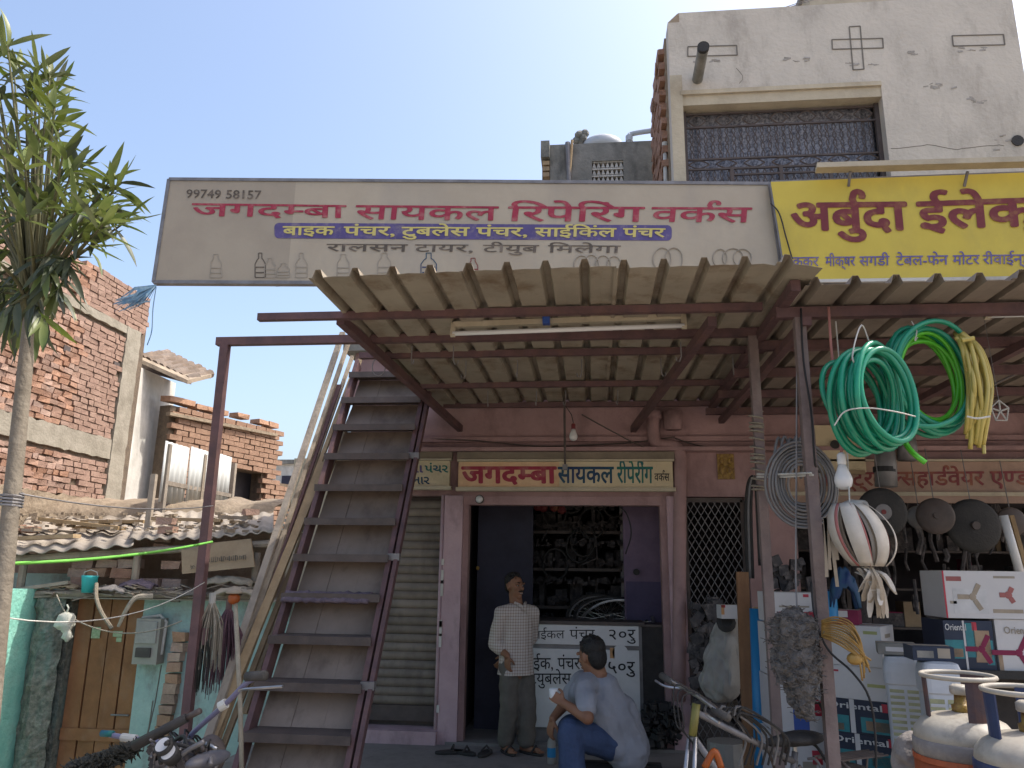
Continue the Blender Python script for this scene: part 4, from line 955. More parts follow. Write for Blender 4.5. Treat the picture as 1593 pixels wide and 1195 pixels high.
bx = thing('black_bin', 'tall black tool cabinet standing right of the white counter', 'cabinet', fp(1012, 1100, 7.35))
a = fp(998, 975, 7.3); MB().bb((a.x, 7.3, .05), (fp(1036, 975, 7.3).x, 7.6, a.z)).build('carcass', M('bench_wood'), bx)
MB().bb((a.x - .01, 7.28, a.z), (fp(1038, 975, 7.3).x, 7.62, a.z + .02)).build('lid', M('steel_dark'), bx)
random.seed(21); mb = MB()
for i in range(160): mb.box(P(random.uniform(1000, 1058), random.uniform(1095, 1160), Y=7.05 + random.uniform(-.08, .15)), (random.uniform(.01, .09), random.uniform(.01, .08), random.uniform(.01, .05)), rm('Z', random.uniform(0, 90)) @ rm('X', random.uniform(0, 90)))
o = mb.build('scrap_heap', M('rubber')); o['kind'] = 'stuff'; o['label'] = 'heap of black rubber scraps at the foot of the pink pillar'
for i, (px, py, an, lab) in enumerate(((700, 1163, 20, 'dark slipper lying at the foot of the pink pillar'), (722, 1168, -30, 'second dark slipper nearer the standing man'), (755, 1160, 75, 'upturned sandal behind the standing man'))):
    c = P(px, py, Y=6.8); t = thing('slipper', lab, 'slipper', V((c.x, c.y, ZP)), 'slippers on the plinth'); c.z = ZP + .014; Rz_ = rm('Z', an)
    mb = MB(); mb.lathe([(.05, -.012), (.052, .0), (.05, .012)], c, Rz_ @ Matrix(((2.4, 0, 0), (0, .85, 0), (0, 0, 1))), 14); mb.build('sole', M('rubber'), t)
    MB().tube([c + Rz_ @ V((.02, -.045, .01)), c + Rz_ @ V((.03, 0, .055)), c + Rz_ @ V((.02, .045, .01))], .009, 6).build('strap', M('bench_wood'), t)
# hanging bulb
def bulb(px, py, Y, s, lab, socket):
    c = P(px, py, Y=Y); t = thing('light_bulb', lab, 'bulb', c - V((0, 0, s)))
    MB().lathe([(.0, -.032), (.012, -.031), (.024, -.022), (.0295, -.004), (.028, .010), (.018, .035), (.0125, .052)], c, Matrix.Diagonal((s / .032,) * 3), 18).build('bulb_glass', M('glass_white'), t, smooth=True)
    MB().lathe([(.0135, .052), (.0145, .056), (.0145, .085), (.008, .092)], c, Matrix.Diagonal((s / .032,) * 3), 12).build('socket', socket, t, smooth=True)
    return t
b1 = bulb(892, 679, 7.0, .042, 'unlit white bulb in a red socket hanging over the workshop sign', M('ink_maroon'))
MB().tube([P(892, 658, Y=7.0), P(889, 645, Y=7.0), P(880, 632, Y=7.0)], .004, 5).build('flex', M('ink_black'), b1)
tr_ = thing('hanging_rod', 'thin dark rod hanging from the canopy in front of the workshop sign', 'rod', fp(879, 735, 7.0))
MB().tube([fp(878, 625, 7.0), fp(879, 722, 7.0)], .012, 6).build('rod', M('steel_dark'), tr_); MB().box(fp(879, 727, 7.0), (.045, .03, .05)).build('clip', M('steel_grey'), tr_)

# ================================================================== UPPER WHITE BUILDING
YU = 7.62
def up(x, y, Y=YU): return P(x, y, Y=Y)
ub = thing('upper_building', 'unpainted pale plastered upper storey with a barred window and moulded crosses', 'building', up(1300, 420))
ux0 = up(1043, 150).x; ux1 = up(1583, 50).x; uz1 = up(1230, 10).z; uz0 = 3.84
wx0 = up(1064, 200).x; wx1 = up(1378, 200).x; wz1 = up(1220, 141).z; wz0 = wz1 - 1.65
T = .22
for nm, a, b in (('wall', (ux0, YU, uz0), (wx0, YU + T, uz1 - .12)), ('wall', (wx1, YU, uz0), (ux1, YU + T, uz1)), ('wall', (wx0, YU, wz1), (wx1, YU + T, uz1)), ('wall', (wx0, YU, uz0), (wx1, YU + T, wz0))):
    MB().bb(a, b).build(nm, M('plaster_upper'), ub)
MB().slab([(ux0, YU, uz1 - .12), (wx0, YU, uz1 - .12), (wx0, YU, uz1), (wx0 - .02, YU, uz1 - .01), (ux0 + .05, YU, uz1 - .07)], (0, T, 0)).build('broken_corner', M('mud'), ub)
MB().bb((ux0 - .02, YU + T + .002, uz0), (ux0 + .18, 9.2, uz1 - .15)).build('side_wall', M('mud'), ub)
mb = MB(); z = uz0 + .1; r = 0
while z < uz1 - .2:
    y = YU + T + .03 + (r % 2) * .12
    while y < 9.05:
        if random.random() > .1: mb.box((ux0 - .035, y + .11, z), (.1, .225, .076), jit=.01)
        y += .24
    z += .088; r += 1
o = mb.build('side_brickwork', M('brick'), ub); o['kind'] = 'stuff'
MB().bb((ux1 - .2, YU + T, uz0), (ux1 - .002, 9.2, uz1 - .02)).build('side_wall', M('mud'), ub)
MB().bb((ux0 + .18, 9.0, uz0), (ux1 - .2, 9.2, uz1 - .2)).build('back_wall', M('plaster_grey'), ub)
MB().bb((ux0 + .18, YU + T, uz1 - .9), (ux1 - .2, 9.0, uz1 - .75)).build('roof_slab', M('plaster_grey'), ub)
MB().bb((wx0 - .02, YU - .02, wz1 - .001), (wx1 + .0, YU - .002, wz1 + .05)).build('lintel_band', M('plaster_cream'), ub)
MB().bb((ux0 - .001, YU - .012, uz0), (wx0, YU - .002, wz1 + .25)).build('jamb_band', M('plaster_cream'), ub)
MB().bb((wx0 - .02, YU + .01, wz1 - .12), (wx1 + .02, YU + T - .02, wz1 - .002)).build('window_head', M('plaster_cream'), ub)
# moulded outlines on the parapet: raised bars, dark colour stands for groove shadow
def outline(name, quads):
    mb = MB()
    for q in quads:
        pts = [up(*p) for p in q]
        for i in range(4):
            a, b = pts[i], pts[(i + 1) % 4]; mb.bar(a + V((0, -.0, 0)), b + V((0, -.0, 0)), .011, .014, (0, 1, 0))
    return mb.build(name, M('groove'), ub)  # dark colour standing in for the shadow in grooves
outline('moulded_bar', [[(1070, 73), (1146, 71), (1147, 86), (1070, 88)]])
outline('moulded_cross', [[(1321, 42), (1338, 41), (1344, 108), (1327, 109)], [(1294, 62), (1373, 60), (1374, 75), (1295, 77)]])
outline('moulded_bar', [[(1481, 56), (1561, 54), (1563, 70), (1483, 72)]])
# window: curtain, frame, grille
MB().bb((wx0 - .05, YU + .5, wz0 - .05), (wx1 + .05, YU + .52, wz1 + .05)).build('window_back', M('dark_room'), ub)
mb = MB(); vs = []; n = 120
for i in range(n + 1):
    x = wx0 + (wx1 - wx0) * i / n; o_ = .025 * math.sin(i * .9 + 1.2 * math.sin(i * .21))
    vs += [(x, YU + .28 + o_, wz0), (x, YU + .28 + o_ * .5, wz1 - .05)]
mb.add(vs, [(2 * i, 2 * i + 2, 2 * i + 3, 2 * i + 1) for i in range(n)]); mb.build('curtain', M('curtain'), ub, smooth=True)
Yw = YU + .14
wf = MB()
for x in (wx0 + .02, wx1 - .02): wf.bar((x, Yw, wz0), (x, Yw, wz1 - .13), .05, .05, (0, 1, 0))
wf.build('window_frame', M('steel_dark'), ub)
zA = up(1220, 161).z; zB = up(1220, 182).z; zC = up(1220, 233).z; zD = up(1220, 249).z
ggr = MB()
for z in (zA, zB, zC, zD): MB().bar((wx0 + .045, Yw, z), (wx1 - .045, Yw, z), .022, .02).build('grille_rail', M('steel_dark'), ub)
for t in (.243, .49, .735):
    x = wx0 + (wx1 - wx0) * t; MB().bar((x, Yw + .004, wz0), (x, Yw + .004, zD - .011), .04, .03, (0, 1, 0)).build('window_mullion', M('steel_dark'), ub)
MB().bar((wx0 + (wx1 - wx0) * .25, Yw, zD - .075), (wx0 + (wx1 - wx0) * .72, Yw, zD - .075), .02, .02).build('grille_rail', M('steel_dark'), ub)
lens = MB()
def lens_m(hw, hh):
    mb = MB()
    for s_ in (1, -1): mb.tube([V((-hw + 2 * hw * i / 8, 0, s_ * hh * math.sin(math.pi * i / 8))) for i in range(9)], .008, 5)
    me = bpy.data.meshes.new('scroll'); me.from_pydata(mb.v, [], mb.f); me.materials.append(M('steel_dark')); return me
l1 = lens_m(.095, (zA - zB) / 2 - .015); l2 = lens_m(.11, (zC - zD) / 2 - .012)
for i in range(7):
    x = wx0 + (wx1 - wx0) * (i + .55) / 7.1; place(l1, 'grille_lens', ub, (x, Yw, (zA + zB) / 2)); place(l2, 'grille_lens', ub, (x, Yw, (zC + zD) / 2))
sc_ = MB(); hh = zB - zC; sc_.tube([V((.018 * math.sin(i / 14 * 4 * math.pi), 0, -hh / 2 + hh * i / 14)) for i in range(15)], .0055, 5); sc_.tube([V((-.018 * math.sin(i / 14 * 4 * math.pi), 0, -hh / 2 + hh * i / 14)) for i in range(15)], .0055, 5)
sce = bpy.data.meshes.new('scroll'); sce.from_pydata(sc_.v, [], sc_.f); sce.materials.append(M('steel_dark'))
for i in range(26):
    x = wx0 + .06 + (wx1 - wx0 - .12) * (i + .5) / 26; place(sce, 'grille_scroll', ub, (x, Yw + .01, (zB + zC) / 2)); place(sce, 'grille_scroll', ub, (x, Yw + .01, zD - hh / 2 - .012))
MB().tube([up(x, 228 + 3 * math.sin(x * .06) + (x % 7) * .3, YU) for x in range(1386, 1570, 8)], .004, 4).build('crack', M('groove'), ub)
MB().tube([up(1150 + 6 * math.sin(k), 130 - k * 6, YU) for k in range(5)], .003, 4).build('crack', M('groove'), ub)
rp_ = random.Random(4)
for (cx_, cy_, w_, h_) in ((1462, 134, 26, 4), (1520, 156, 12, 5), (1420, 83, 6, 3), (1512, 77, 20, 4), (1240, 93, 20, 3), (1340, 100, 24, 3), (1100, 95, 18, 2), (1565, 222, 18, 12)):
    mb = MB()
    for k in range(9):
        q = up(cx_ + rp_.uniform(-w_, w_), cy_ + rp_.uniform(-h_, h_)); mb.box(q, (rp_.uniform(.02, .07), .006, rp_.uniform(.008, .022)), rm('Y', rp_.uniform(-15, 15)), jit=.005)
    mb.build('chipped_patch', M('chip'), ub)['kind'] = 'stuff'
# spout pipe
spt = thing('spout_pipe', 'grey rainwater spout sticking straight out of the pale parapet', 'pipe', up(1085, 126))
MB().tube([up(1085, 124) , P(1094, 75, Y=7.02)], .058, 16, cap=False).build('pipe_run', M('plaster_grey'), spt, smooth=True)
MB().tube([P(1093.8, 76, Y=7.03), P(1094.3, 72, Y=6.99)], .061, 16).build('dark_mouth', M('rubber'), spt)
dpp = thing('down_pipe', 'thin white down pipe on the left edge of the pale upper storey', 'pipe', up(1036, 300))
MB().tube([up(1034, 226, 7.9), up(1036, 300, 7.9), up(1038, 420, 7.9)], .022, 8).build('pipe_run', M('string_white'), dpp, smooth=True)
MB().tube([up(1034, 222, 7.9), up(1034.5, 232, 7.9)], .032, 8).build('collar', M('string_white'), dpp)
hl = MB().lathe([(.03, .0), (.06, -.01), (.06, .01)], up(1583, 219, YU - .004), rm('X', 90), 12).build('wall_hole', M('rubber'), ub)
# roof room behind
rr = thing('roof_room', 'beige parapet of another roof room just above the pale building', 'building', P(1340, 30, Y=10))
a = P(1260, 12, Y=10); b = P(1418, -30, Y=10); MB().bb((a.x, 10, a.z - 1.2), (b.x, 11, b.z)).build('wall', M('plaster_cream'), rr); MB().bb((a.x - .05, 9.95, b.z), (b.x + .05, 11.05, b.z + .1)).build('roof_slab', M('plaster_grey'), rr)
wire('roof_wire', [P(1150, 35, Y=9.5), P(1262, -2, Y=10), P(1420, -60, Y=10)], .006, M('steel_grey'), 'thin wire rising above the roof of the pale building')
wire('roof_wire', [P(1216, 15, Y=9.3), P(1275, -3, Y=9.6), P(1400, -40, Y=10)], .006, M('steel_grey'), 'second thin wire crossing the sky above the pale parapet')
# grey tank room
YT = 9.5
tk = thing('tank_room', 'small stained grey rooftop room with a brick vent left of the pale building', 'building', P(940, 285, Y=YT))
a = P(842, 225, Y=YT); b = P(1046, 222, Y=YT); zt2 = P(940, 222, Y=YT).z; vx0, vx1 = P(921, 270, Y=YT).x, P(970, 270, Y=YT).x; vz1 = P(945, 250, Y=YT).z; vz0 = P(945, 283, Y=YT).z
for a_, b_ in (((a.x + .12, YT, 3.6), (vx0, YT + .2, zt2)), ((vx1, YT, 3.6), (b.x, YT + .2, zt2)), ((vx0, YT, vz1), (vx1, YT + .2, zt2)), ((vx0, YT, 3.6), (vx1, YT + .2, vz0))): MB().bb(a_, b_).build('wall', M('plaster_grey'), tk)
MB().bb((a.x + .0, YT + .21, 3.6), (b.x, YT + 1.5, zt2 - .02)).build('room_block', M('plaster_grey'), tk)
MB().bb((a.x, YT - .1, P(850, 250, Y=YT).z), (a.x + .118, YT + .2, zt2 + .01)).build('corner_pier', M('plaster_grey'), tk)
for i in range(3): MB().bb((a.x + .02, YT - .05, P(850, 253 + i * 9, Y=YT).z - .06), (a.x + .115, YT + .1, P(850, 253 + i * 9, Y=YT).z)).build('timber_block', M('wood_tan'), tk)
vb = MB()
for j in range(3):
    z = vz0 + (vz1 - vz0) * (j + .5) / 3
    for i in range(7):
        x = vx0 + (vx1 - vx0) * (i + .5) / 7; w = (vx1 - vx0) / 16; MB().slab([(x - w, YT + .03, z - .03), (x + w, YT + .03, z - .03), (x + w * .2, YT + .03, z + .035), (x - w * .2, YT + .03, z + .035)], (0, .06, 0)).build('vent_brick', M('plaster_white'), tk)
    MB().bb((vx0, YT + .02, z + .038), (vx1, YT + .1, z + .06)).build('vent_course', M('plaster_white'), tk)
MB().tube([P(883, 222, Y=YT - .05), P(886, 300, Y=YT - .05)], .035, 8).build('pipe', M('steel_grey'), tk)
MB().tube([P(890, 218, Y=YT - .06), P(884, 300, Y=YT - .06)], .018, 8).build('pipe', M('wood_tan'), tk)
wt = thing('water_tank', 'low grey plastic tank lid with lumps of cement on the grey rooftop room', 'tank', P(935, 222, Y=10.1))
c = P(937, 226, Y=10.1); MB().lathe([(.30, -.14), (.30, -.02), (.27, .02), (.12, .05), (.11, .085), (.0, .09)], c, n=22).build('lid', M('cooler_grey'), wt, smooth=True)
mb = MB()
for k in range(7): mb.ball(P(905, 214, Y=10.0) + V((random.uniform(-.09, .09), random.uniform(-.05, .05), random.uniform(-.08, .09))), random.uniform(.05, .09), 7, 5)
mb.build('cement_lump', M('plaster_grey'), wt)
ep = thing('overflow_pipe', 'pale bent pipe rising from the rooftop tank to the side of the pale building', 'pipe', P(979, 222, Y=9.6))
MB().tube(arc([P(979, 226, Y=9.6), P(979, 213, Y=9.6), P(985, 208, Y=9.6), P(1022, 202, Y=9.3)], 5), .035, 10).build('pipe_run', M('cooler_grey'), ep, smooth=True)
MB().lathe([(.05, 0), (.05, .08)], P(979, 220, Y=9.6), n=10).build('collar', M('cooler_grey'), ep)

# ================================================================== BIG SIGNBOARDS
TL = P(263, 279, Y=6.86); TR = P(1197, 286, Y=7.14); BLc = P(239, 439, Y=6.76)
sn = (TR - TL).cross(BLc - TL).normalized();  sn = -sn if sn.y > 0 else sn
SP = (TL, sn)
def spx(x, y, e=0): return P(x, y, pl=SP) + sn * e
BRc = spx(1219, 443)
sg = thing('signboard', 'long faded beige signboard of the cycle repair works with red Hindi letters', 'sign', (BLc + BRc) / 2)
xs_ = [263, 478, 676, 742, 964, 1197]
# flex face in joined strips
cols = [0, .22, .44, .76, 1]
for i in range(4):
    a, b = cols[i], cols[i + 1]; t0_, t1_, b0_, b1_ = TL.lerp(TR, a), TL.lerp(TR, b), BLc.lerp(BRc, a), BLc.lerp(BRc, b)
    MB().slab([b0_, b1_, t1_, t0_], -sn * .02).build('face_panel', M('sign_grey' if i == 0 else 'sign_beige'), sg)
fr = MB()
for a, b in ((TL, TR), (BLc, BRc), (TL, BLc), (TR, BRc)): MB().bar(a - sn * .02, b - sn * .02, .035, .06, sn).build('frame_bar', M('steel_grey'), sg)
for t in (.2, .45, .7, .93):
    q = TL.lerp(TR, t); w = BLc.lerp(BRc, t); MB().bar(q - sn * .07, w - sn * .07 , .04, .04, sn).build('back_brace', M('steel_maroon'), sg)
for t in (.50, .72, .95):
    w = BLc.lerp(BRc, t) - sn * .10; MB().bar((w.x, YF + .12, 3.84), (w.x, YF + .12, w.z + .3), .05, .05, (0, 1, 0)).build('support', M('steel_maroon'), sg); MB().bar(w + V((0, 0, .2)), V((w.x, YF + .12, w.z + .25)), .04, .04).build('support', M('steel_maroon'), sg)
def sl(s, x0, x1, yt, yb, m, off=.0, top=.62, dy=0): return letters('lettering', s, spx(x0, yt), spx(x1, yt + dy), spx(x0 - (yb - yt) * .12, yb), m, sg, off, .004, top)
letters('lettering', '99749 58157', spx(290, 295), spx(407, 297), spx(289, 308), M('ink_brown'), sg, .012, .004, .69)
# headline of the works, word by word
for s, x0, x1, yt, yb, dy in (('जगद~मबा', 300, 537, 317, 336, 3), ('सायकल', 555, 774, 320, 341, 2), ('िरपेिरंग', 792, 1001, 322, 344, 1), ('वक^स', 1015, 1168, 323, 345, 1)):
    sl(s, x0, x1, yt, yb, M('ink_red'), .016, dy=dy)
mb = MB()
def rrect(x0, y0, x1, y1, r, n=5):
    pts = []
    for cx, cy, a0 in ((x1 - r, y0 + r, -90), (x1 - r, y1 - r, 0), (x0 + r, y1 - r, 90), (x0 + r, y0 + r, 180)):
        for k in range(n + 1): a = R_(a0 + 90 * k / n); pts.append((cx + r * math.cos(a), cy + r * math.sin(a)))
    return pts
mb.slab([spx(x, y + (x - 425) * .006, .004) for x, y in rrect(427, 347, 1045, 371, 7)], -sn * .003); mb.build('purple_band', M('ink_purple'), sg)
yl = M('ink_yellow')
for s, x0, x1 in (('बाइक', 441, 520), ('पंचर,', 536, 616), ('टुबलेस', 626, 730), ('पंचर,', 742, 822), ('साईिकंल', 833, 958), ('पंचर', 970, 1034)):
    letters('lettering', s, spx(x0, 353 + (x0 - 441) * .006), spx(x1, 353 + (x1 - 441) * .006), spx(x0 - 1, 366 + (x0 - 441) * .006), yl, sg, .02, .008)
for s, x0, x1 in (('रालसन', 509, 634), ('टायर,', 646, 738), ('टीयुब', 752, 838), ('िमलेगा', 853, 965)):
    letters('lettering', s, spx(x0, 380 + (x0 - 509) * .006), spx(x1, 380 + (x1 - 509) * .006), spx(x0 - 1, 391 + (x0 - 509) * .006), M('ink_brown'), sg, .01, .004)
def bottle(px, py, w, h, m, style):
    o_ = [(-.5, 0), (.5, 0), (.5, .55), (.3, .72), (.16, .78), (.16, 1), (-.16, 1), (-.16, .78), (-.3, .72), (-.5, .55)] if style else [(-.5, 0), (.5, 0), (.45, .62), (.2, .85), (.2, 1), (-.2, 1), (-.2, .85), (-.45, .62)]
    pts = [spx(px + a * w, py - b * h, .004) for a, b in o_]; mb = MB(); n = len(pts)
    for i in range(n): mb.bar(pts[i], pts[(i + 1) % n], .008, .002, sn)
    for k in (.2, .42): mb.bar(spx(px - .42 * w, py - k * h, .004), spx(px + .42 * w, py - k * h, .004), .012, .002, sn)
    mb.build('bottle_print', M(m), sg)
for px, w, h, m, s_ in ((336, 18, 36, 'ink_faint', 0), (405, 16, 38, 'ink_brown', 1), (420, 18, 30, 'ink_faint', 0), (441, 20, 22, 'ink_faint', 0), (469, 18, 38, 'ink_faint', 1), (534, 20, 36, 'ink_faint', 0), (598, 22, 38, 'ink_faint', 0), (667, 24, 38, 'ink_navy', 1), (736, 16, 30, 'ink_maroon', 0)):
    bottle(px, 432, w, h, m, s_)
for px, py, rw, rh, n_ in ((905, 412, 12, 14, 1), (920, 412, 12, 15, 1), (938, 412, 12, 14, 1), (955, 412, 11, 13, 1), (1030, 404, 14, 18, 1), (1048, 404, 14, 18, 1), (1120, 402, 11, 14, 1), (1140, 402, 16, 15, 1), (1155, 402, 14, 14, 1)):
    MB().tube([spx(px + rw * math.cos(k * .3927), py + rh * math.sin(k * .3927), .005) for k in range(16)], .006, 4, closed=True).build('tyre_print', M('ink_faint'), sg)
# yellow sign of the neighbour
yTL = P(1199, 283, Y=7.05); yTR = P(1640, 266, Y=6.72); yBL = P(1224, 437, Y=6.98)
yn = (yTR - yTL).cross(yBL - yTL).normalized(); yn = -yn if yn.y > 0 else yn
YP = (yTL, yn)
def ypx(x, y, e=0): return P(x, y, pl=YP) + yn * e
yBR = ypx(1660, 430); yTR2 = ypx(1960, 255); yBR2 = ypx(1990, 424)
ys = thing('yellow_signboard', 'bright yellow signboard with maroon Hindi letters above the hardware shop', 'sign', (yBL + yBR) / 2)
MB().slab([yBL, yBR2, yTR2, yTL], -yn * .03).build('face_panel', M('sign_yellow'), ys)
for a, b in ((yTL, yTR2), (yBL, yBR2), (yTL, yBL)): MB().bar(a - yn * .03, b - yn * .03, .03, .055, yn).build('frame_bar', M('steel_grey'), ys)
MB().bar(ypx(1230, 439, .01), ypx(1990, 428, .01), .03, .03).build('bottom_trim', M('plaster_white'), ys)
for t in (.1, .4, .7):
    q = yBL.lerp(yBR2, t); MB().bar((q.x, q.y + .1, 3.84), (q.x, q.y + .1, q.z + .5), .05, .05, (0, 1, 0)).build('support', M('steel_maroon'), ys)
letters('lettering', 'अबु^दा'.replace('बु^', 'बु^'), ypx(1229, 318), ypx(1407, 316), ypx(1231, 358), M('ink_maroon'), ys, .03, .006)
letters('lettering', 'ईलेक्ट्रीक', ypx(1427, 316), ypx(1800, 303), ypx(1430, 356), M('ink_maroon'), ys, .03, .006)
for s, x0, x1 in (('कुकर', 1233, 1273), ('मीक्षर', 1284, 1330), ('सगडी', 1337, 1383), ('टेबल-फेन', 1394, 1474), ('मोटर', 1482, 1523), ('रीवाईन्डींग', 1529, 1625)):
    letters('lettering', s, ypx(x0, 401 - (x0 - 1233) * .012), ypx(x1, 401 - (x1 - 1233) * .012), ypx(x0, 415 - (x0 - 1233) * .012), M('ink_blue'), ys, .012, .006)
wire('sign_cable', arc([ypx(1199, 318, .02), ypx(1212, 335, .03), ypx(1222, 370, .03), ypx(1232, 405, .03)], 5), .007, M('bench_wood'), 'dark cable drooping down the left end of the yellow signboard', 'cable')
tf2 = thing('sign_lamp', 'long cream lamp trough along the top of the yellow signboard', 'lamp', ypx(1430, 268, .1))
MB().bar(ypx(1267, 272, .12), ypx(1960, 254, .12), .12, .05).build('trough', M('plaster_cream'), tf2)
for x in (1320, 1500): MB().bar(ypx(x, 276, .1), ypx(x, 290, .0), .02, .02, (1, 0, 0)).build('bracket', M('steel_grey'), tf2)

# ================================================================== CANOPIES
ZC = P(850, 418, Y=3.75).z
def canopy_sheets(t, x0, x1, yf, yr, z, m, droop=None, n0=4):
    pitch = .203; k = round((x1 - x0) / pitch); per = math.ceil(k / n0); i0 = 0
    while i0 < k:
        i1 = min(k, i0 + per); prof = []
        for i in range(i0, i1):
            x = x0 + i * pitch; prof += [(x, 0), (x + .02, 0), (x + .036, .046), (x + .064, .046), (x + .08, 0), (x + .14, .003)]
        prof.append((x0 + i1 * pitch + .012, .0)); lift = .011 * ((i0 // per) % 2); ny = 8; vs = []
        yo = random.uniform(-.02, .02)
        for j in range(ny + 1):
            y = yf + yo + (yr - yf - yo) * j / ny
            for (x, h) in prof:
                dz = (droop(x, y) if droop else 0) + .006 * mnoise.noise(V((x * 2, y * 2, 4)))
                vs.append((x, y, z + h + lift + dz))
        w = len(prof); mb = MB(); mb.add(vs, [(j * w + i, j * w + i + 1, (j + 1) * w + i + 1, (j + 1) * w + i) for j in range(ny) for i in range(w - 1)])
        o = mb.build('roof_sheet', M(m), t); s_ = o.modifiers.new('s', 'SOLIDIFY'); s_.thickness = .0015; s_.offset = 1
        i0 = i1
cn = thing('canopy', 'brown corrugated sheet canopy on maroon steel bars in front of the cycle workshop', 'canopy', (0, 5.4, 0))
cx0 = P(480, 432, Y=3.75).x; cx1 = P(1272, 412, Y=3.75).x
canopy_sheets(cn, cx0, cx1 - .03, 3.75, 7.196, ZC, 'sheet', lambda x, y: -.05 * max(0, (x - cx1 + .25) / .25) * max(0, 1 - (y - 3.75) / .8) - .012 * max(0, -x))
def pur(x0, x1, Y, yl_, w=.05, name='purlin'):
    a = P(x0, yl_, Y=Y); b = P(x1, yl_, Y=Y); z = ZC - .026
    return MB().bar((a.x, Y, z), (b.x, Y, z), .045, .045).build(name, M('steel_maroon'), cn)
pur(403, 1186, 4.36, 488); pur(560, 1190, 5.26, 552); pur(655, 1150, 6.22, 605); pur(690, 1110, 7.03, 640)
# front beam with the two posts
YB = 4.87; zb_ = P(770, 526, Y=YB).z; a = P(338, 532, Y=YB); b = P(1192, 518, Y=YB)
MB().bar((a.x, YB, a.z), (b.x, YB, a.z), .05, .055).build('front_beam', M('steel_maroon'), cn)
for px in (351, 1171):
    q = P(px, 535, Y=YB); MB().bar((q.x, YB, -.7 if px < 500 else -.02), (q.x, YB, a.z - .028), .055, .055, (0, 1, 0)).build('post', M('steel_maroon' if px < 500 else 'post_dusty'), cn)
MB().bar(P(530, 490, Y=4.40) - V((0, 0, .03)), P(716, 667, Y=7.19), .05, .06).build('rafter', M('steel_maroon'), cn)
MB().bar(P(1108, 492, Y=4.40) - V((0, 0, .03)), P(985, 668, Y=7.19), .05, .06).build('rafter', M('steel_maroon'), cn)
q0 = P(1256, 470, Y=4.0); MB().bar((cx1 - .06, 3.95, ZC - .05), (cx1 - .04, 7.1, ZC - .05), .05, .06).build('side_rafter', M('steel_maroon'), cn)
hk = MB(); hk.tube([V((0, 0, 0)), V((0, 0, -.10)), V((.012, 0, -.13)), V((.03, 0, -.125)), V((.034, 0, -.1))], .004, 5)
hke = bpy.data.meshes.new('hook'); hke.from_pydata(hk.v, [], hk.f); hke.materials.append(M('steel_grey'))
for i, (px, Y) in enumerate(((725, 5.26), (805, 5.26), (905, 5.26), (1028, 5.26), (1140, 5.26), (760, 6.22), (835, 6.22), (880, 6.22), (960, 6.22), (640, 4.87), (705, 4.87), (1060, 4.87))):
    q = P(px, 560, Y=Y); place(hke, 'wire_hook', cn, (q.x, Y, ZC - .075), (0, 0, random.uniform(0, 6)))
wire('wire_loop', [P(590, 560, Y=5.26) + V((.05 * math.cos(k * .52), 0, .07 * math.sin(k * .52) - .05)) for k in range(13)], .004, M('steel_grey'), 'thin wire loop hanging from the canopy bar beside the stair')
# tube lamp under the canopy
def tubelamp(x0, y0, x1, y1, Y, lab, drop):
    t = thing('tube_lamp', lab, 'lamp', P((x0 + x1) / 2, y0, Y=Y)); a = P(x0, y0, Y=Y); b = P(x1, y1, Y=Y)
    MB().bar(a, b, .04, .035).build('housing', M('plaster_cream'), t)
    d = V((0, -.03, -drop)); MB().tube([a + d, b + d], .015, 10).build('tube', M('glass_white'), t, smooth=True)
    for p in (a, b): MB().bar(p + V((0, 0, .01)), p + d - V((0, 0, .015)), .03, .03, (0, 1, 0)).build('end_holder', M('plaster_cream'), t)
    return t, a, b, d
t, a, b, d = tubelamp(706, 506, 1063, 493, 4.6, 'unlit cream tube lamp fixed under the workshop canopy', .065)
MB().box(P(850, 498, Y=4.58) + V((0, -.01, 0)), (.045, .05, .06)).build('choke_box', M('print_blue'), t)
t2_, a, b, d = tubelamp(1530, 478, 1700, 472, 4.4, 'unlit cream tube lamp under the hardware shop canopy', .06)

c2 = thing('canopy', 'darker corrugated sheet canopy over the goods of the hardware shop', 'canopy', (2.6, 5.5, 0))
ZC2 = P(1420, 441, Y=3.92).z
canopy_sheets(c2, cx1 - .02, 4.7, 3.92, 7.196, ZC2, 'sheet_dark', None, 4)
for Y in (4.25, 4.9, 5.6, 6.3, 7.0): MB().bar((cx1 - .1, Y, ZC2 - .04), (4.7, Y, ZC2 - .04), .055, .06).build('purlin', M('steel_maroon'), c2)
q = P(1243, 500, Y=4.25); MB().bar((q.x, 4.25, -.02), (q.x, 4.25, ZC2 - .07), .058, .058, (0, 1, 0)).build('post', M('post_dusty'), c2)
MB().bar((4.4, 4.25, -.02), (4.4, 4.25, ZC2 - .07), .058, .058, (0, 1, 0)).build('post', M('steel_maroon'), c2)
for x in (q.x + .03, 2.6, 4.3): MB().bar((x, 4.2, ZC2 - .1), (x, 7.15, ZC2 - .1), .05, .05).build('rafter', M('steel_maroon'), c2)

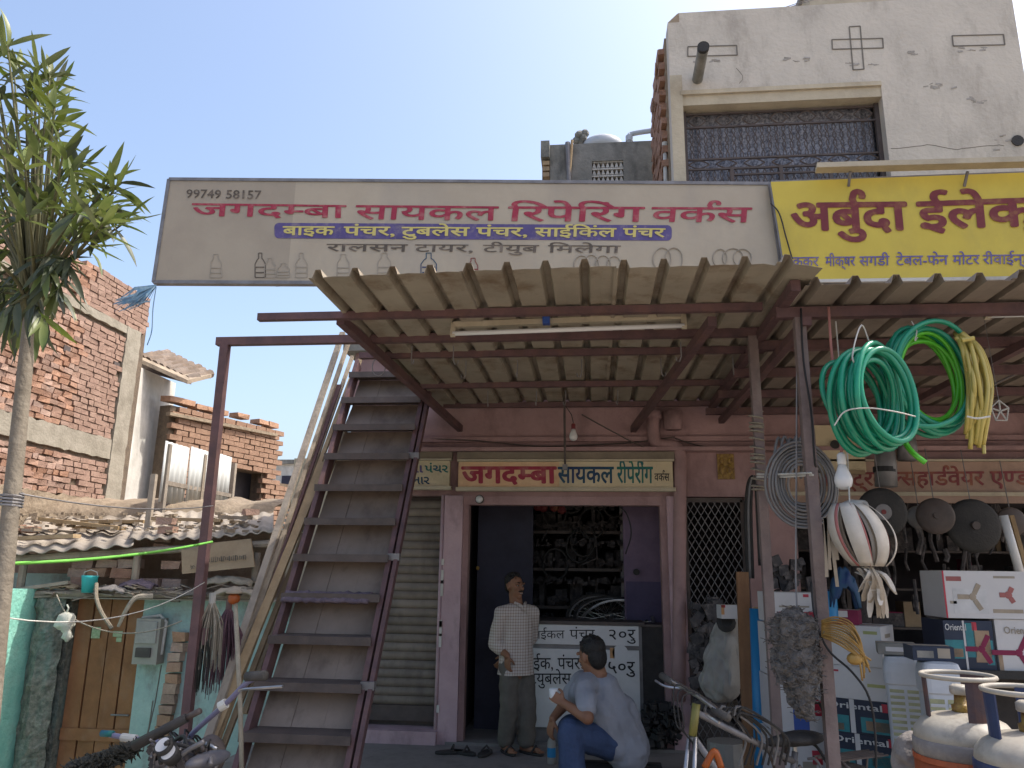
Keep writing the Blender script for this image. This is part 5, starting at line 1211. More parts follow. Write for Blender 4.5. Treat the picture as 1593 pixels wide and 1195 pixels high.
# ================================================================== STAIR
XLs = P(375, 1150, Y=4.87).x; XRs = XLs + .68
ta = P(380, 1141, X=XLs); tb = P(548, 583, X=XLs); ntr = 11
st_ = thing('steel_stair', 'steep steel stair with plywood risers leaning up to the roof beside the shutter', 'stair', (XLs + .34, ta.y - .2, -.3))
step = (tb - ta) / (ntr - 1)
low = ta - step * 2.2; hi = tb + step * .6
for x, m in ((XLs, 'steel_maroon'), (XRs, 'steel_maroon')):
    MB().bar(V((x, low.y, low.z)) + V((0, .06, -.02)), V((x, hi.y, hi.z)) + V((0, .06, -.02)), .035, .11, step.cross(V((1, 0, 0)))).build('stringer', M(m), st_)
q0_ = V((XRs + .05, low.y + .04, low.z)); MB().bar(q0_, V((XRs + .05, hi.y + .04, hi.z)), .03, .06, step.cross(V((1, 0, 0)))).build('side_rail', M('wood_tan' if False else 'steel_maroon'), st_)
for i in range(-1, ntr):
    p = ta + step * i
    MB().box((XLs + .34, p.y + .06, p.z), (.66, .20, .03)).build('tread', M('steel_dark'), st_)
    MB().box((XLs + .335, p.y - .045, p.z - .012), (.70, .016, .052)).build('tread_nosing', M('steel_dark'), st_)
    if i < ntr - 1:
        n_ = 3
        for k in range(n_):
            xa_ = XLs + .025 + k * .21; a = V((xa_, p.y + .15, p.z + .016)); b = V((xa_, p.y + step.y + .15, p.z + step.z - .018)); e = .004 * (k % 2)
            MB().slab([a + V((0, e, 0)), a + V((.208, e, 0)), b + V((.208, e, 0)), b + V((0, e, 0))], (0, .012, 0)).build('riser_board', M('ply'), st_)
for i in (1, 4, 7): p = ta + step * i; MB().box((XRs + .03, p.y + .02, p.z), (.09, .05, .05)).build('bracket', M('steel_grey'), st_)
q = ta + step * 3
mb = MB(); vs = []
for i in range(25):
    for j in range(7):
        u = i / 24; v = j / 6; vs.append(V((XLs - .01 + .62 * u, q.y - .075 + .12 * v, q.z + .025 + .015 * mnoise.noise(V((u * 22, v * 8, 1))) - (.06 * (1 - v) ** 2))))
mb.add(vs, [(i * 7 + j, (i + 1) * 7 + j, (i + 1) * 7 + j + 1, i * 7 + j + 1) for i in range(24) for j in range(6)])
o = mb.build('cloth', M('cloth_purple'), smooth=True); s_ = o.modifiers.new('s', 'SOLIDIFY'); s_.thickness = .02; tag(o, 'knitted mauve cloth draped over a stair tread', 'cloth')
# long planks leaning beside the stair
PX = [('grey plank leaning between the widest plank and the stair, behind', 384, 1020, 548, 555, 5.3, 7.0, .03, 'wood_grey'), ('weathered plank leaning just left of the stair stringer', 436, 940, 560, 560, 5.75, 7.05, .035, 'wood_tan'), ('slim grey pole behind the yellowish planks', 362, 1050, 512, 640, 5.15, 6.6, .03, 'wood_grey')]
for lb, x0, y0, x1, y1, Yb, Yt, w, m in PX:
    a = P(x0, y0, Y=Yb); b = P(x1, y1, Y=Yt); d = (a - b).normalized(); tag(MB().bar(b, a + d * .8, w, .028, (0, 1, .3)).build('plank', M(m)), lb, 'plank', 'planks leaning beside the stair')
labs = ['leftmost and widest grey plank leaning beside the stair', 'second grey plank from the left in the leaning bundle', 'long yellowish plank in the middle of the leaning bundle', 'yellowish plank closest to the stair treads', 'dark steel angle leaning among the planks by the stair', 'short pale plank low in the leaning bundle']
for i, (x0, y0, x1, y1, Yb, Yt, w, m) in enumerate(((350, 1070, 533, 518, 5.05, 7.0, .05, 'wood_grey'), (372, 1040, 543, 530, 5.2, 7.02, .034, 'wood_grey'), (398, 990, 546, 590, 5.35, 6.85, .035, 'wood_tan'), (422, 968, 549, 640, 5.5, 6.7, .035, 'wood_tan'), (352, 1105, 528, 600, 5.05, 6.75, .04, 'steel_maroon'), (395, 990, 505, 720, 5.3, 6.2, .06, 'wood_tan'))):
    a = P(x0, y0, Y=Yb); b = P(x1, y1, Y=Yt); d = (a - b).normalized(); ext = (a.z + .45) / -d.z if i < 2 else .9
    tag(MB().bar(b, a + d * min(ext, 1.6), w, .03, (0, 1, .3)).build('plank', M(m)), labs[i], 'plank' if i != 4 else 'steel bar', 'planks leaning beside the stair')
rp = MB(); c = P(462, 798, Y=5.95); rp.tube([c + V((.14 * math.cos(k * .52), .05 * math.sin(k * .52), .05 * math.sin(k * .52) - .003 * k)) for k in range(38)], .01, 5)
tag(rp.build('rope_ties', M('string_white')), 'pale rope tying the leaning planks together beside the stair', 'rope')
# ================================================================== PEOPLE
def person(lab, base):
    return thing('person', lab, 'person', base)
def hand(mb, w, d, palm_n, thumb_side, s=1.0, curl=.6, spread=.12):
    """palm and five fingers from the wrist w along d; palm_n faces the palm side"""
    d = V(d).normalized(); n = (V(palm_n) - d * d.dot(V(palm_n))).normalized(); t = d.cross(n) * thumb_side
    k = w + d * .075 * s
    for o in (-.026, -.009, .009, .026): mb.cap(w + t * o * .7 * s, k + t * o * s, .0125 * s, .0105 * s, 8)
    for o, L in ((.028, .066), (.0095, .076), (-.0095, .070), (-.028, .054)):
        p = k + t * o * s; a = d; q = p; r = .0088 * s; c = 0
        for j, f in enumerate((.45, .32, .25)):
            c += curl * (1.0 if j else .6); dd = (d * math.cos(c) + n * math.sin(c) + t * (o * spread * 20 * .1)).normalized(); e = q + dd * L * f * s; mb.cap(q, e, r, r * .9, 8); q = e; r *= .92
    p = w + d * .025 * s + t * .028 * s; q = p + (d * .6 + t * .6 + n * .35).normalized() * .038 * s; e = q + (d * .85 + n * .5).normalized() * .03 * s
    mb.cap(p, q, .0125 * s, .0105 * s, 8); mb.cap(q, e, .0105 * s, .0085 * s, 8)
def head(mb, c, F, U, s=1.0):
    """skull, jaw, nose, ears; c centre, F facing, U up"""
    F = F.normalized(); Rr = F.cross(U).normalized(); U = Rr.cross(F).normalized(); R = Matrix((Rr, F, U)).transposed()
    L = lambda x, y, z: c + R @ (V((x, y, z)) * s)
    mb.ball(L(0, -.012, .025), V((.074, .092, .088)) * s, 16, 12, R); mb.ball(L(0, .028, -.035), V((.056, .058, .072)) * s, 14, 10, R); mb.ball(L(0, .058, -.088), V((.030, .026, .022)) * s, 10, 8, R)
    mb.cap(L(0, .082, .018), L(0, .104, -.018), .010 * s, .0145 * s, 8); mb.ball(L(.012, .094, -.022), .0085 * s, 8, 6); mb.ball(L(-.012, .094, -.022), .0085 * s, 8, 6)
    for x in (-1, 1): mb.ball(L(x * .076, -.008, 0), V((.011, .019, .031)) * s, 8, 8, R); mb.ball(L(x * .040, .058, -.012), V((.022, .018, .018)) * s, 8, 6, R)
    mb.cap(L(-.045, .076, .034), L(.045, .076, .034), .012 * s, .012 * s, 8)
    mb.cap(L(-.018, .083, -.056), L(.018, .083, -.056), .010 * s, .010 * s, 8)
    return L, R
def face_bits(L, R, t, s=1.0, smile=True):
    for x in (-1, 1):
        MB().ball(L(x * .031, .0775, .014), V((.0115, .008, .0045)) * s, 10, 8, R).build('eye', M('eye_white'), t, smooth=True)
        MB().ball(L(x * .031, .084, .014), V((.006, .004, .005)) * s, 8, 6, R).build('iris', M('hair'), t, smooth=True)
        MB().tube([L(x * .014, .088, .034), L(x * .031, .090, .041), L(x * .05, .076, .034)], [.004 * s, .0055 * s, .003 * s], 6).build('eyebrow', M('hair'), t, smooth=True)
    MB().tube([L(-.03, .079, -.040), L(-.012, .097, -.037), L(.012, .097, -.037), L(.03, .079, -.040)], [.003 * s, .0075 * s, .0075 * s, .003 * s], 6).build('moustache', M('hair'), t, smooth=True)
    if smile: MB().tube([L(-.024, .083, -.050), L(-.010, .093, -.056), L(.010, .093, -.056), L(.024, .083, -.050)], [.0015 * s, .0035 * s, .0035 * s, .0015 * s], 6).build('teeth', M('teeth'), t, smooth=True)
def hair_cap(L, R, t, s=1.0, seed=0, back=1.0):
    mb = MB(); random.seed(seed)
    mb.ball(L(0, -.030, .052), V((.078, .088, .072)) * s, 16, 12, R); mb.ball(L(0, -.055, .0), V((.070, .055, .068 * back)) * s, 14, 10, R)
    for k in range(90):
        a = random.uniform(0, 6.28); b = random.uniform(.15, 1.25); p = V((.074 * math.cos(a) * math.sin(b), -.030 + .082 * math.sin(a) * math.sin(b), .056 + .070 * math.cos(b)))
        mb.cap(L(*p), L(*(p + V((random.uniform(-.012, .012), .012, .010)))), .008 * s, .005 * s, 6)
    o = remesh(mb, .0045, it=1).build('hair', M('hair'), t, smooth=True); return o
def neck_ring(mb, a, b, ra, rb): mb.cap(a, b, ra, rb, 12)

# ---- the standing man
Ym = 6.95
def mp(x, y, dy=0.0): return P(x, y, Y=Ym + dy)
m1 = person('smiling man in a checked shirt and grey trousers standing by the white counter', V((mp(805, 1170).x, Ym, ZP)))
F = V((.66, -.75, 0)).normalized(); Rm_ = F.cross(V((0, 0, 1)))     # his right hand side
hipc = mp(803, 1040)
hc = mp(801, 913); headF = (F + V((.12, .05, -.02))).normalized()
B = MB(); Lh, Rh = head(B, hc, headF, V((-.03, 0, 1)), .93)
shl = mp(804, 952); shR = shl + Rm_ * .165 + V((0, 0, -.01)); shL = shl - Rm_ * .165 + V((0, 0, -.01))
B.chain([hc + V((0, .01, -.06)), shl + V((0, 0, .03))], [.054, .06]); B.chain([shR, shl, shL], [.05, .09, .05])
B.chain([shl + V((0, 0, -.05)), shl + V((0, 0, -.25)), hipc], [.10, .10, .105])
elR = mp(786, 1000, -.10); wrR = mp(797, 1020, -.20); elL = shL - F * .09 - Rm_ * .06 + V((0, 0, -.22)); wrL = hipc - F * .15 + V((0, 0, .07))
elR = shR + V((-.03, .0, -.25)) - F * .04; wrR = mp(789, 1020, -.15)
B.chain([shR, elR, wrR], [.048, .040, .027]); B.chain([shL, elL, wrL], [.048, .04, .027])
hand(B, wrR, V((.05, .0, -1)), V((.6, .8, 0)), 1, .95, .3, .06); hand(B, wrL, V((-.5, .1, -.5)), V((-.3, 1, 0)), -1, 1.0, .4)
hR = hipc + Rm_ * .08; hL = hipc - Rm_ * .08; aR = mp(787, 1160, -.02); aL = mp(819, 1162, -.02); aR.z = aL.z = ZP + .085
kR = hR.lerp(aR, .5) + F * .03; kL = hL.lerp(aL, .5) + F * .03
B.chain([hR, kR, aR], [.078, .052, .038]); B.chain([hL, kL, aL], [.078, .052, .038])
for a_, sp_ in ((aR, .25), (aL, -.25)):
    fd = (F + Rm_ * sp_).normalized(); h0 = V((a_.x, a_.y, ZP + .037)) - fd * .04; B.chain([a_, h0 + fd * .05, h0 + fd * .17], [.034, .032, .02]); B.cap(h0, h0 + fd * .05, .03, .032)
    for k in range(5): q = h0 + fd * .17 + fd.cross(V((0, 0, 1))) * (k - 2) * .014; B.cap(q - V((0, 0, .006)), q + fd * (.04 - .005 * abs(k - 1)) - V((0, 0, .01)), .0085, .0075, 6)
body = remesh(B, .0055, it=3).build('body', M('skin'), m1, smooth=True)
face_bits(Lh, Rh, body, .93); hair_cap(Lh, Rh, body, .90, 1)
C_ = MB(); C_.chain([shR + V((0, 0, .0)), shl + V((0, 0, -.005)), shL], [.06, .088, .06]); C_.chain([shl + V((0, 0, -.06)), shl + V((0, 0, -.26)), hipc + V((0, 0, .0)), hipc + V((0, 0, -.12))], [.112, .114, .132, .142])
for o_ in (-.055, .055): C_.chain([shl + Rm_ * o_ + V((0, 0, -.07)), hipc + Rm_ * o_ * .9, hipc + Rm_ * o_ + V((0, 0, -.11))], [.092, .108, .118])
C_.chain([shR, elR, elR.lerp(wrR, .45)], [.060, .055, .05]); C_.chain([shL, elL, elL.lerp(wrL, .4)], [.060, .055, .05])
r_ = remesh(C_, .008, it=4)
for i, p in enumerate(r_.v): r_.v[i] = p + V((mnoise.noise(p * 9), mnoise.noise(p * 9 + V((5, 0, 0))), 0)) * .011
hem = hipc.z - .045
sh_ = r_.build('shirt', M('plaid'), m1, smooth=True)
bm = bmesh.new(); bm.from_mesh(sh_.data); o0 = ORG[m1.name]; bmesh.ops.bisect_plane(bm, geom=bm.verts[:] + bm.edges[:] + bm.faces[:], plane_co=(0, 0, hem - o0.z), plane_no=(0, 0, -1), clear_outer=True); bm.to_mesh(sh_.data); bm.free()
s_ = sh_.modifiers.new('s', 'SOLIDIFY'); s_.thickness = .004; s_.offset = 1
MB().tube([shl + F * .045 + Rm_ * .06 + V((0, 0, .08)), shl + F * .085 + Rm_ * .02 + V((0, 0, .055)), shl + F * .105 + V((0, 0, .01))], [.013, .017, .01], 8).build('collar', M('plaid'), sh_, smooth=True)
MB().tube([shl + F * .045 - Rm_ * .06 + V((0, 0, .08)), shl + F * .085 - Rm_ * .02 + V((0, 0, .055)), shl + F * .105 + V((0, 0, .01))], [.013, .017, .01], 8).build('collar', M('plaid'), sh_, smooth=True)
T_ = MB(); T_.chain([hR + V((0, 0, .05)), hR, kR, aR + V((0, 0, .02))], [.082, .088, .080, .076]); T_.chain([hL + V((0, 0, .02)), hL, kL, aL + V((0, 0, .02))], [.082, .088, .080, .076])
T_.ball(hipc, (.12, .09, .10), 14, 10)
r_ = remesh(T_, .009, it=4)
for i, p in enumerate(r_.v): r_.v[i] = p + V((mnoise.noise(p * V((8, 8, 14))), mnoise.noise(p * 8 + V((3, 0, 0))), 0)) * .012
tr1 = r_.build('trousers', M('trouser_grey'), m1, smooth=True)
for a_, sp_ in ((aR, .25), (aL, -.25)):
    fd = (F + Rm_ * sp_).normalized(); c = V((a_.x, a_.y, ZP + .010)) + fd * .05
    Rz_ = Matrix((fd, V((0, 0, 1)).cross(fd), V((0, 0, 1)))).transposed()
    sl_ = MB().lathe([(.05, -.008), (.053, 0), (.05, .01)], c, Rz_ @ Matrix(((2.5, 0, 0), (0, .9, 0), (0, 0, 1))), 16).build('sandal', M('rubber'), m1)
    MB().tube([c + Rz_ @ V((.04, -.046, .01)), c + Rz_ @ V((.05, 0, .062)), c + Rz_ @ V((.04, .046, .01))], .010, 6).build('sandal_strap', M('bench_wood'), sl_)

# ---- the seated man
def qp(x, y, Y): return P(x, y, Y=Y)
Yk = 5.7
m2 = person('man in a grey blue t-shirt and jeans sitting low on a bench with a cup', V((qp(955, 1150, Yk).x, Yk, -.01)))
F2 = V((-.70, .71, 0)).normalized(); R2 = F2.cross(V((0, 0, 1)))
hc2 = qp(920, 1022, Yk); B = MB(); Lh2, Rh2 = head(B, hc2, (F2 + V((0, 0, -.22))), V((-.12, .05, 1)), 1.06)
neck = qp(933, 1056, Yk)
sL = qp(910, 1073, Yk - .17); sR = qp(905, 1058, Yk + .18); mid = (sL + sR) / 2 + V((.03, 0, .0))
pel = qp(965, 1150, Yk + .05)
B.chain([hc2 + V((.03, 0, -.05)), neck + V((0, 0, -.01))], [.056, .062]); B.chain([sL, mid, sR], [.052, .09, .052]); B.chain([neck + V((.02, 0, -.05)), qp(950, 1105, Yk), pel], [.095, .105, .115])
eL = qp(914, 1117, Yk - .33); wL = qp(877, 1094, Yk - .22); eR = qp(878, 1096, Yk + .22); wR = qp(860, 1118, Yk + .10)
B.chain([sL, eL, wL], [.05, .042, .028]); B.chain([sR, eR, wR], [.05, .042, .028])
hand(B, wL, V((-.75, .15, .45)), V((-.2, 1, .1)), -1, 1.0, .95); hand(B, wR, V((-.25, -.1, -1)), V((.6, .5, 0)), 1, 1.0, .45)
hpL = pel - R2 * .10 + V((0, 0, -.02)); hpR = pel + R2 * .10 + V((0, 0, -.02))
knL = qp(888, 1138, Yk - .22); knR = qp(886, 1132, Yk + .22); anL = V((knL.x + .03, knL.y + .0, .10)); anR = V((knR.x + .0, knR.y + .02, .10))
B.chain([hpL, knL, anL], [.085, .058, .04]); B.chain([hpR, knR, anR], [.085, .058, .04])
for a_ in (anL, anR):
    h0 = V((a_.x, a_.y, .03)) - F2 * .04; B.chain([a_, h0 + F2 * .06 + V((0, 0, .015)), h0 + F2 * .17], [.036, .034, .022]); B.cap(h0, h0 + F2 * .06, .03, .03)
body2 = remesh(B, .0055, it=3).build('body', M('skin'), m2, smooth=True)
face_bits(Lh2, Rh2, body2, 1.06, False); hair_cap(Lh2, Rh2, body2, 1.1, 4, 1.25)
C_ = MB(); C_.chain([sL, mid + V((.01, 0, -.01)), sR], [.07, .108, .07]); C_.chain([neck + V((.03, 0, -.07)), qp(952, 1105, Yk), pel + V((.02, 0, -.0)), pel + V((.05, -.02, -.08))], [.115, .130, .142, .142])
for o_ in (-.085, .085): C_.chain([mid + R2 * o_ + V((.02, 0, -.05)), qp(952, 1105, Yk) + R2 * o_, pel + R2 * o_ * .9 + V((.04, 0, -.05))], [.092, .105, .112])
C_.chain([sL, sL.lerp(eL, .68)], [.072, .070]); C_.chain([sR, sR.lerp(eR, .6)], [.072, .066])
r_ = remesh(C_, .008, it=4)
for i, p in enumerate(r_.v): r_.v[i] = p + V((mnoise.noise(p * V((9, 9, 16))), mnoise.noise(p * V((9, 9, 15)) + V((5, 0, 0))), mnoise.noise(p * 12) * .5)) * .014
r_.build('t_shirt', M('tee_blue'), m2, smooth=True)
T_ = MB(); T_.chain([hpL, knL, anL + V((0, 0, .02))], [.108, .088, .072]); T_.chain([hpR, knR, anR + V((0, 0, .02))], [.108, .086, .072]); T_.ball(pel + V((0, 0, -.06)), (.12, .14, .10), 14, 10)
r_ = remesh(T_, .009, it=4)
for i, p in enumerate(r_.v): r_.v[i] = p + V((mnoise.noise(p * 11), mnoise.noise(p * 11 + V((3, 0, 0))), mnoise.noise(p * 9))) * .010
r_.build('jeans', M('denim'), m2, smooth=True)
for a_ in (anL, anR):
    c = V((a_.x, a_.y, .005)) + F2 * .05; Rz_ = Matrix((F2, V((0, 0, 1)).cross(F2), V((0, 0, 1)))).transposed()
    MB().lathe([(.05, -.008), (.053, 0), (.05, .01)], c, Rz_ @ Matrix(((2.5, 0, 0), (0, .9, 0), (0, 0, 1))), 16).build('sandal', M('rubber'), m2)
cup = thing('cup', 'small pale tumbler held by the seated man', 'cup', wL + V((-.07, .02, .03)))
MB().lathe([(.024, 0), (.031, .085), (.028, .085), (.022, .006)], wL + V((-.07, .035, .0)), n=16).build('tumbler', M('glass_white'), cup, smooth=True)
bt = thing('water_bottle', 'small clear bottle with a blue label on the plinth by the seated man', 'bottle', qp(858, 1170, 6.6))
c = qp(858, 1168, 6.6); c.z = ZP; MB().lathe([(.03, 0), (.033, .01), (.033, .16), (.014, .2), (.013, .23)], c, n=14).build('bottle_body', M('plastic_clear'), bt, smooth=True)
MB().lathe([(.034, .05), (.034, .12)], c, n=14).build('label', M('blue_roll'), bt); MB().lathe([(.015, .23), (.015, .25)], c, n=10).build('cap', M('blue_roll'), bt)
bn = thing('bench', 'low dark slatted bench under the seated man', 'bench', V((pel.x + .05, pel.y, -.01)))
zb_ = pel.z - .19; bx0, bx1 = qp(905, 1165, 5.55).x, qp(1035, 1165, 5.55).x
for i in range(6): MB().bb((bx0, 5.48 + i * .085, zb_ - .03), (bx1, 5.48 + i * .085 + .07, zb_ + .004 * (i % 2))).build('slat', M('bench_wood'), bn)
for x in (bx0 + .04, bx1 - .04):
    for y in (5.5, 5.93): MB().bar((x, y, -.02), (x, y, zb_ - .032), .045, .045, (0, 1, 0)).build('leg', M('bench_wood'), bn)
MB().bb((bx0, 5.485, zb_ - .09), (bx1, 5.505, zb_ - .032)).build('apron', M('bench_wood'), bn)

# ================================================================== GOODS OF THE HARDWARE SHOP
def coil(name, lab, cat, c, R, rx, rz, n, pitch, r, m, seed=1, jit=.02, parts=('coil_loop',), grp=None, mats=None):
    t = thing(name, lab, cat, c - V((0, 0, rz)), grp); rnd = random.Random(seed); N = 36
    for k in range(n):
        ax = (k - (n - 1) / 2) * pitch; dr = rnd.uniform(-jit, jit); ph = rnd.uniform(0, 6.28); tl = rnd.uniform(-.11, .11); pts = []
        for i in range(N):
            a = 2 * math.pi * i / N; w = 1 + .05 * math.sin(2 * a + ph) + .03 * math.sin(3 * a + ph * 2)
            pts.append(c + R @ V(((rx + dr) * w * math.cos(a), ax + tl * math.sin(a + ph) * .4, (rz + dr) * w * math.sin(a) - .02 * math.cos(a))))
        MB().tube(pts, r, 8, closed=True).build('loop', mats[k % len(mats)] if mats else m, t, smooth=True)
    return t
hg = M('hose_green')
c1 = P(1355, 620, Y=3.95)
h1 = coil('hose_coil', 'thick coil of glossy sea green hose hanging nearest the post', 'hose', c1, rm('Z', 30), .19, .245, 9, .027, .0145, hg, 1, .028)
coilx = coil('tmp', 'x', 'x', c1, rm('Z', 30), .155, .205, 7, .027, .0145, hg, 5, .022)
for ch in list(coilx.children): ch.parent = h1; ch.location = ch.location + (ORG[coilx.name] - ORG[h1.name])
bpy.data.objects.remove(coilx)
MB().tube(arc([P(1337, 570, Y=3.85), P(1326, 555, Y=3.85), P(1340, 506, Y=3.95), P(1355, 540, Y=4.0)], 5), .004, 5).build('hanging_string', M('string_white'), h1)
MB().tube(arc([P(1298, 662, Y=3.80), P(1315, 640, Y=3.78), P(1350, 635, Y=3.75), P(1390, 640, Y=3.72), P(1424, 648, Y=3.8)], 5), .0035, 5).build('tie_string', M('string_white'), h1)
c2_ = P(1447, 588, Y=4.15)
h2 = coil('hose_coil', 'coil of sea green and lime hose hanging behind the nearest hose coil', 'hose', c2_, rm('Z', 14), .215, .27, 6, .02, .0135, hg, 2, .022)
cl = coil('tmp', 'x', 'x', c2_ + V((0, .03, -.0)), rm('Z', 14), .175, .225, 4, .02, .0125, M('hose_lime'), 6, .016)
for ch in list(cl.children): ch.parent = h2; ch.location = ch.location + (ORG[cl.name] - ORG[h2.name])
bpy.data.objects.remove(cl)
MB().tube(arc([P(1500, 565, Y=4.1), P(1509, 595, Y=4.1), P(1497, 640, Y=4.08), P(1460, 662, Y=4.05), P(1415, 662, Y=4.05)], 6), .0135, 8).build('loose_end', hg, h2, smooth=True)
MB().tube(arc([P(1402, 675, Y=4.1), P(1412, 695, Y=4.05), P(1424, 708, Y=4.0), P(1440, 720, Y=3.98)], 5), .014, 8).build('loose_end', M('hose_lime'), h2, smooth=True)
MB().tube(arc([P(1418, 500, Y=4.15), P(1426, 515, Y=4.1), P(1424, 530, Y=4.1), P(1440, 505, Y=4.25), P(1458, 498, Y=4.25)], 5), .0035, 5).build('hanging_string', M('string_white'), h2)
h3 = coil('hose_coil', 'bundle of yellow hose seen edge on, hanging right of the green coils', 'hose', P(1515, 598, Y=4.1), rm('Z', 74) , .12, .24, 1, .02, .011, M('hose_yellow'), 3, .02)
rnd = random.Random(8)
for k in range(13):
    u = (k - 6) * 3.0
    MB().tube(arc([P(1492 + u * .35, 520 + rnd.uniform(-4, 4), Y=4.12 + rnd.uniform(-.05, .05)), P(1512 + u * .8, 545, Y=4.08 + rnd.uniform(-.06, .06)), P(1524 + u, 595, Y=4.05 + rnd.uniform(-.07, .07)), P(1522 + u * .9, 640, Y=4.08 + rnd.uniform(-.06, .06)), P(1516 + u * .75, 685 + rnd.uniform(-18, 14), Y=4.1)], 5), .0115, 7).build('strand', M('hose_yellow'), h3, smooth=True)
MB().tube([P(1496, 530, Y=4.0), P(1515, 526, Y=4.0)], .012, 6).build('tie', M('hose_yellow'), h3); MB().tube(arc([P(1504, 648, Y=3.97), P(1520, 651, Y=3.96), P(1540, 648, Y=3.98)], 4), .005, 5).build('tie', M('string_white'), h3)
MB().tube([P(1530, 690, Y=4.1), P(1531, 706, Y=4.1)], .009, 6).build('loose_end', M('hose_yellow'), h3)
# grey pipe coil tied to the posts
c4 = P(1247, 745, Y=4.45); h4 = thing('pipe_coil', 'flat coil of dull grey flexible pipe tied between the two posts', 'pipe coil', c4 - V((0, 0, .25)))
rnd = random.Random(4)
for k in range(8):
    rr_ = .075 + .017 * k
    MB().tube([c4 + V((rr_ * math.cos(a * .19635), .015 * math.sin(a * .4 + k) + .008 * (k % 2), rr_ * 1.08 * math.sin(a * .19635) - .03 + .03 * math.sin(a * .19635))) for a in range(32)], .0085, 6, closed=True).build('loop', M('hose_grey'), h4, smooth=True)
for k in range(6):
    x = 1205 + 9 * k
    MB().tube(arc([P(x - 4, 745, Y=4.5), P(x, 705, Y=4.5), P(x + 6, 682 + rnd.uniform(-4, 8), Y=4.52), P(x + 14, 700, Y=4.54), P(x + 14, 735, Y=4.54)], 4), .0085, 6).build('strand', M('hose_grey'), h4, smooth=True)
MB().tube([P(1178, 738, Y=4.78), P(1215, 738, Y=4.4), P(1262, 736, Y=4.2)], .006, 5).build('tie_string', M('string_white'), h4); MB().tube([P(1178, 742, Y=4.78), P(1220, 742, Y=4.4), P(1265, 739, Y=4.2)], .006, 5).build('tie_string', M('string_white'), h4)
pt = MB(); qa = P(1176, 640, Y=YB); qb = P(1181, 762, Y=YB)
pt.tube([qa.lerp(qb, (k / 120) + .05 * math.sin(k * .13)) + V((.042 * math.cos(k * .785), .042 * math.sin(k * .785), 0)) for k in range(121)], .006, 5)
tag(pt.build('rope_ties', M('broom_pale')), 'pale rope wound round the right post of the workshop canopy', 'rope')
for i in range(3):
    wire('black_tube', arc([P(1163 + 4 * i, 900, Y=6.6), P(1160 + 4 * i, 800, Y=6.6), P(1164 + 3 * i, 752, Y=6.6), P(1174 + i, 745, Y=6.6), P(1178 + i, 800, Y=6.6), P(1182, 880, Y=6.6)], 5), .014, M('rubber' if i != 1 else 'hose_grey'), ('outer' if i == 0 else 'grey middle' if i == 1 else 'inner') + ' strand of hanging tube left of the right canopy post', 'tube')
# bulb on the pink flex
b2 = bulb(1312, 747, 4.1, .049, 'large white bulb on a pink flex hanging below the green hose', M('glass_white'))
MB().tube(arc([P(1311, 726, Y=4.1), P(1307, 680, Y=4.1), P(1300, 600, Y=4.1), P(1293, 540, Y=4.1), P(1289, 478, Y=4.15)], 5), .007, 6).build('flex', M('string_pink'), b2, smooth=True)
# white webbing bundle
wbn = thing('webbing_bundle', 'big hanging bundle of white webbing straps with red edges', 'straps', P(1335, 960, Y=4.0))
cw = P(1322, 832, Y=4.0)
def band(phi, r, w, m, zt, zbm, name, t, off=0, dx=.0):
    mb = MB(); n = 14; vs = []
    for i in range(n + 1):
        s_ = i / n; rr_ = r * (1 + .12 * math.sin(phi * 7)) * (math.sin(math.pi * (.08 + .84 * s_)) ** .5) + off; z = zt + (zbm - zt) * s_; x0 = dx * s_
        d = V((math.sin(phi), -math.cos(phi), 0)); tt = V((math.cos(phi), math.sin(phi), 0)); p = cw + d * rr_ + V((x0, 0, z)); wv = w * (.75 + .25 * math.sin(math.pi * min(1, .15 + .8 * s_)))
        vs += [p - tt * wv / 2, p + tt * wv / 2]
    mb.add(vs, [(2 * i, 2 * i + 1, 2 * i + 3, 2 * i + 2) for i in range(n)]); o = mb.build(name, m, t, smooth=True); s2 = o.modifiers.new('s', 'SOLIDIFY'); s2.thickness = .003; return o
for ph in (-66, -20, 26, 66):
    band(R_(ph), .15, .075, M('webbing'), .15, -.15, 'strap', wbn, 0, .07); band(R_(ph + 16), .148, .016, M('webbing_red'), .15, -.15, 'red_edge', wbn, .001, .07)
    band(R_(ph + 4), .120, .05, M('webbing_tan'), .15, -.15, 'inner_strap', wbn, 0, .07); band(R_(ph - 6), .105, .05, M('webbing'), .15, -.14, 'inner_strap', wbn, 0, .07)
rnd = random.Random(12)
for k in range(17):
    a = P(1345 + rnd.uniform(-14, 16), 886 + rnd.uniform(-6, 6), Y=4.0 + rnd.uniform(-.06, .06)); e = P(1366 + rnd.uniform(-30, 32), 935 + rnd.uniform(-15, 28), Y=4.0 + rnd.uniform(-.08, .05)); m_ = a.lerp(e, .45) + V((rnd.uniform(0, .03), -.03, .02)); w = rnd.uniform(.008, .02)
    mb = MB(); pts = arc([a, m_, e], 4); vs = []
    for i, p in enumerate(pts): q = w * (.5 + .5 * min(1, i / 3)) * (1 if i < len(pts) - 1 else .4); vs += [p - V((q, q * .3, 0)), p + V((q, q * .3, 0))]
    mb.add(vs, [(2 * i, 2 * i + 1, 2 * i + 3, 2 * i + 2) for i in range(len(pts) - 1)]); o = mb.build('strap_end', M(rnd.choice(['webbing', 'webbing', 'webbing_tan'])), wbn); s2 = o.modifiers.new('s', 'SOLIDIFY'); s2.thickness = .002
for k in range(7):
    a = P(1288 + rnd.uniform(-6, 8), 815 + rnd.uniform(-20, 10), Y=4.05); e = a + V((rnd.uniform(-.03, .02), 0, -rnd.uniform(.12, .3)))
    MB().bar(a, e, .016, .004, (0, 1, 0)).build('strap_end', M('webbing_tan'), wbn)
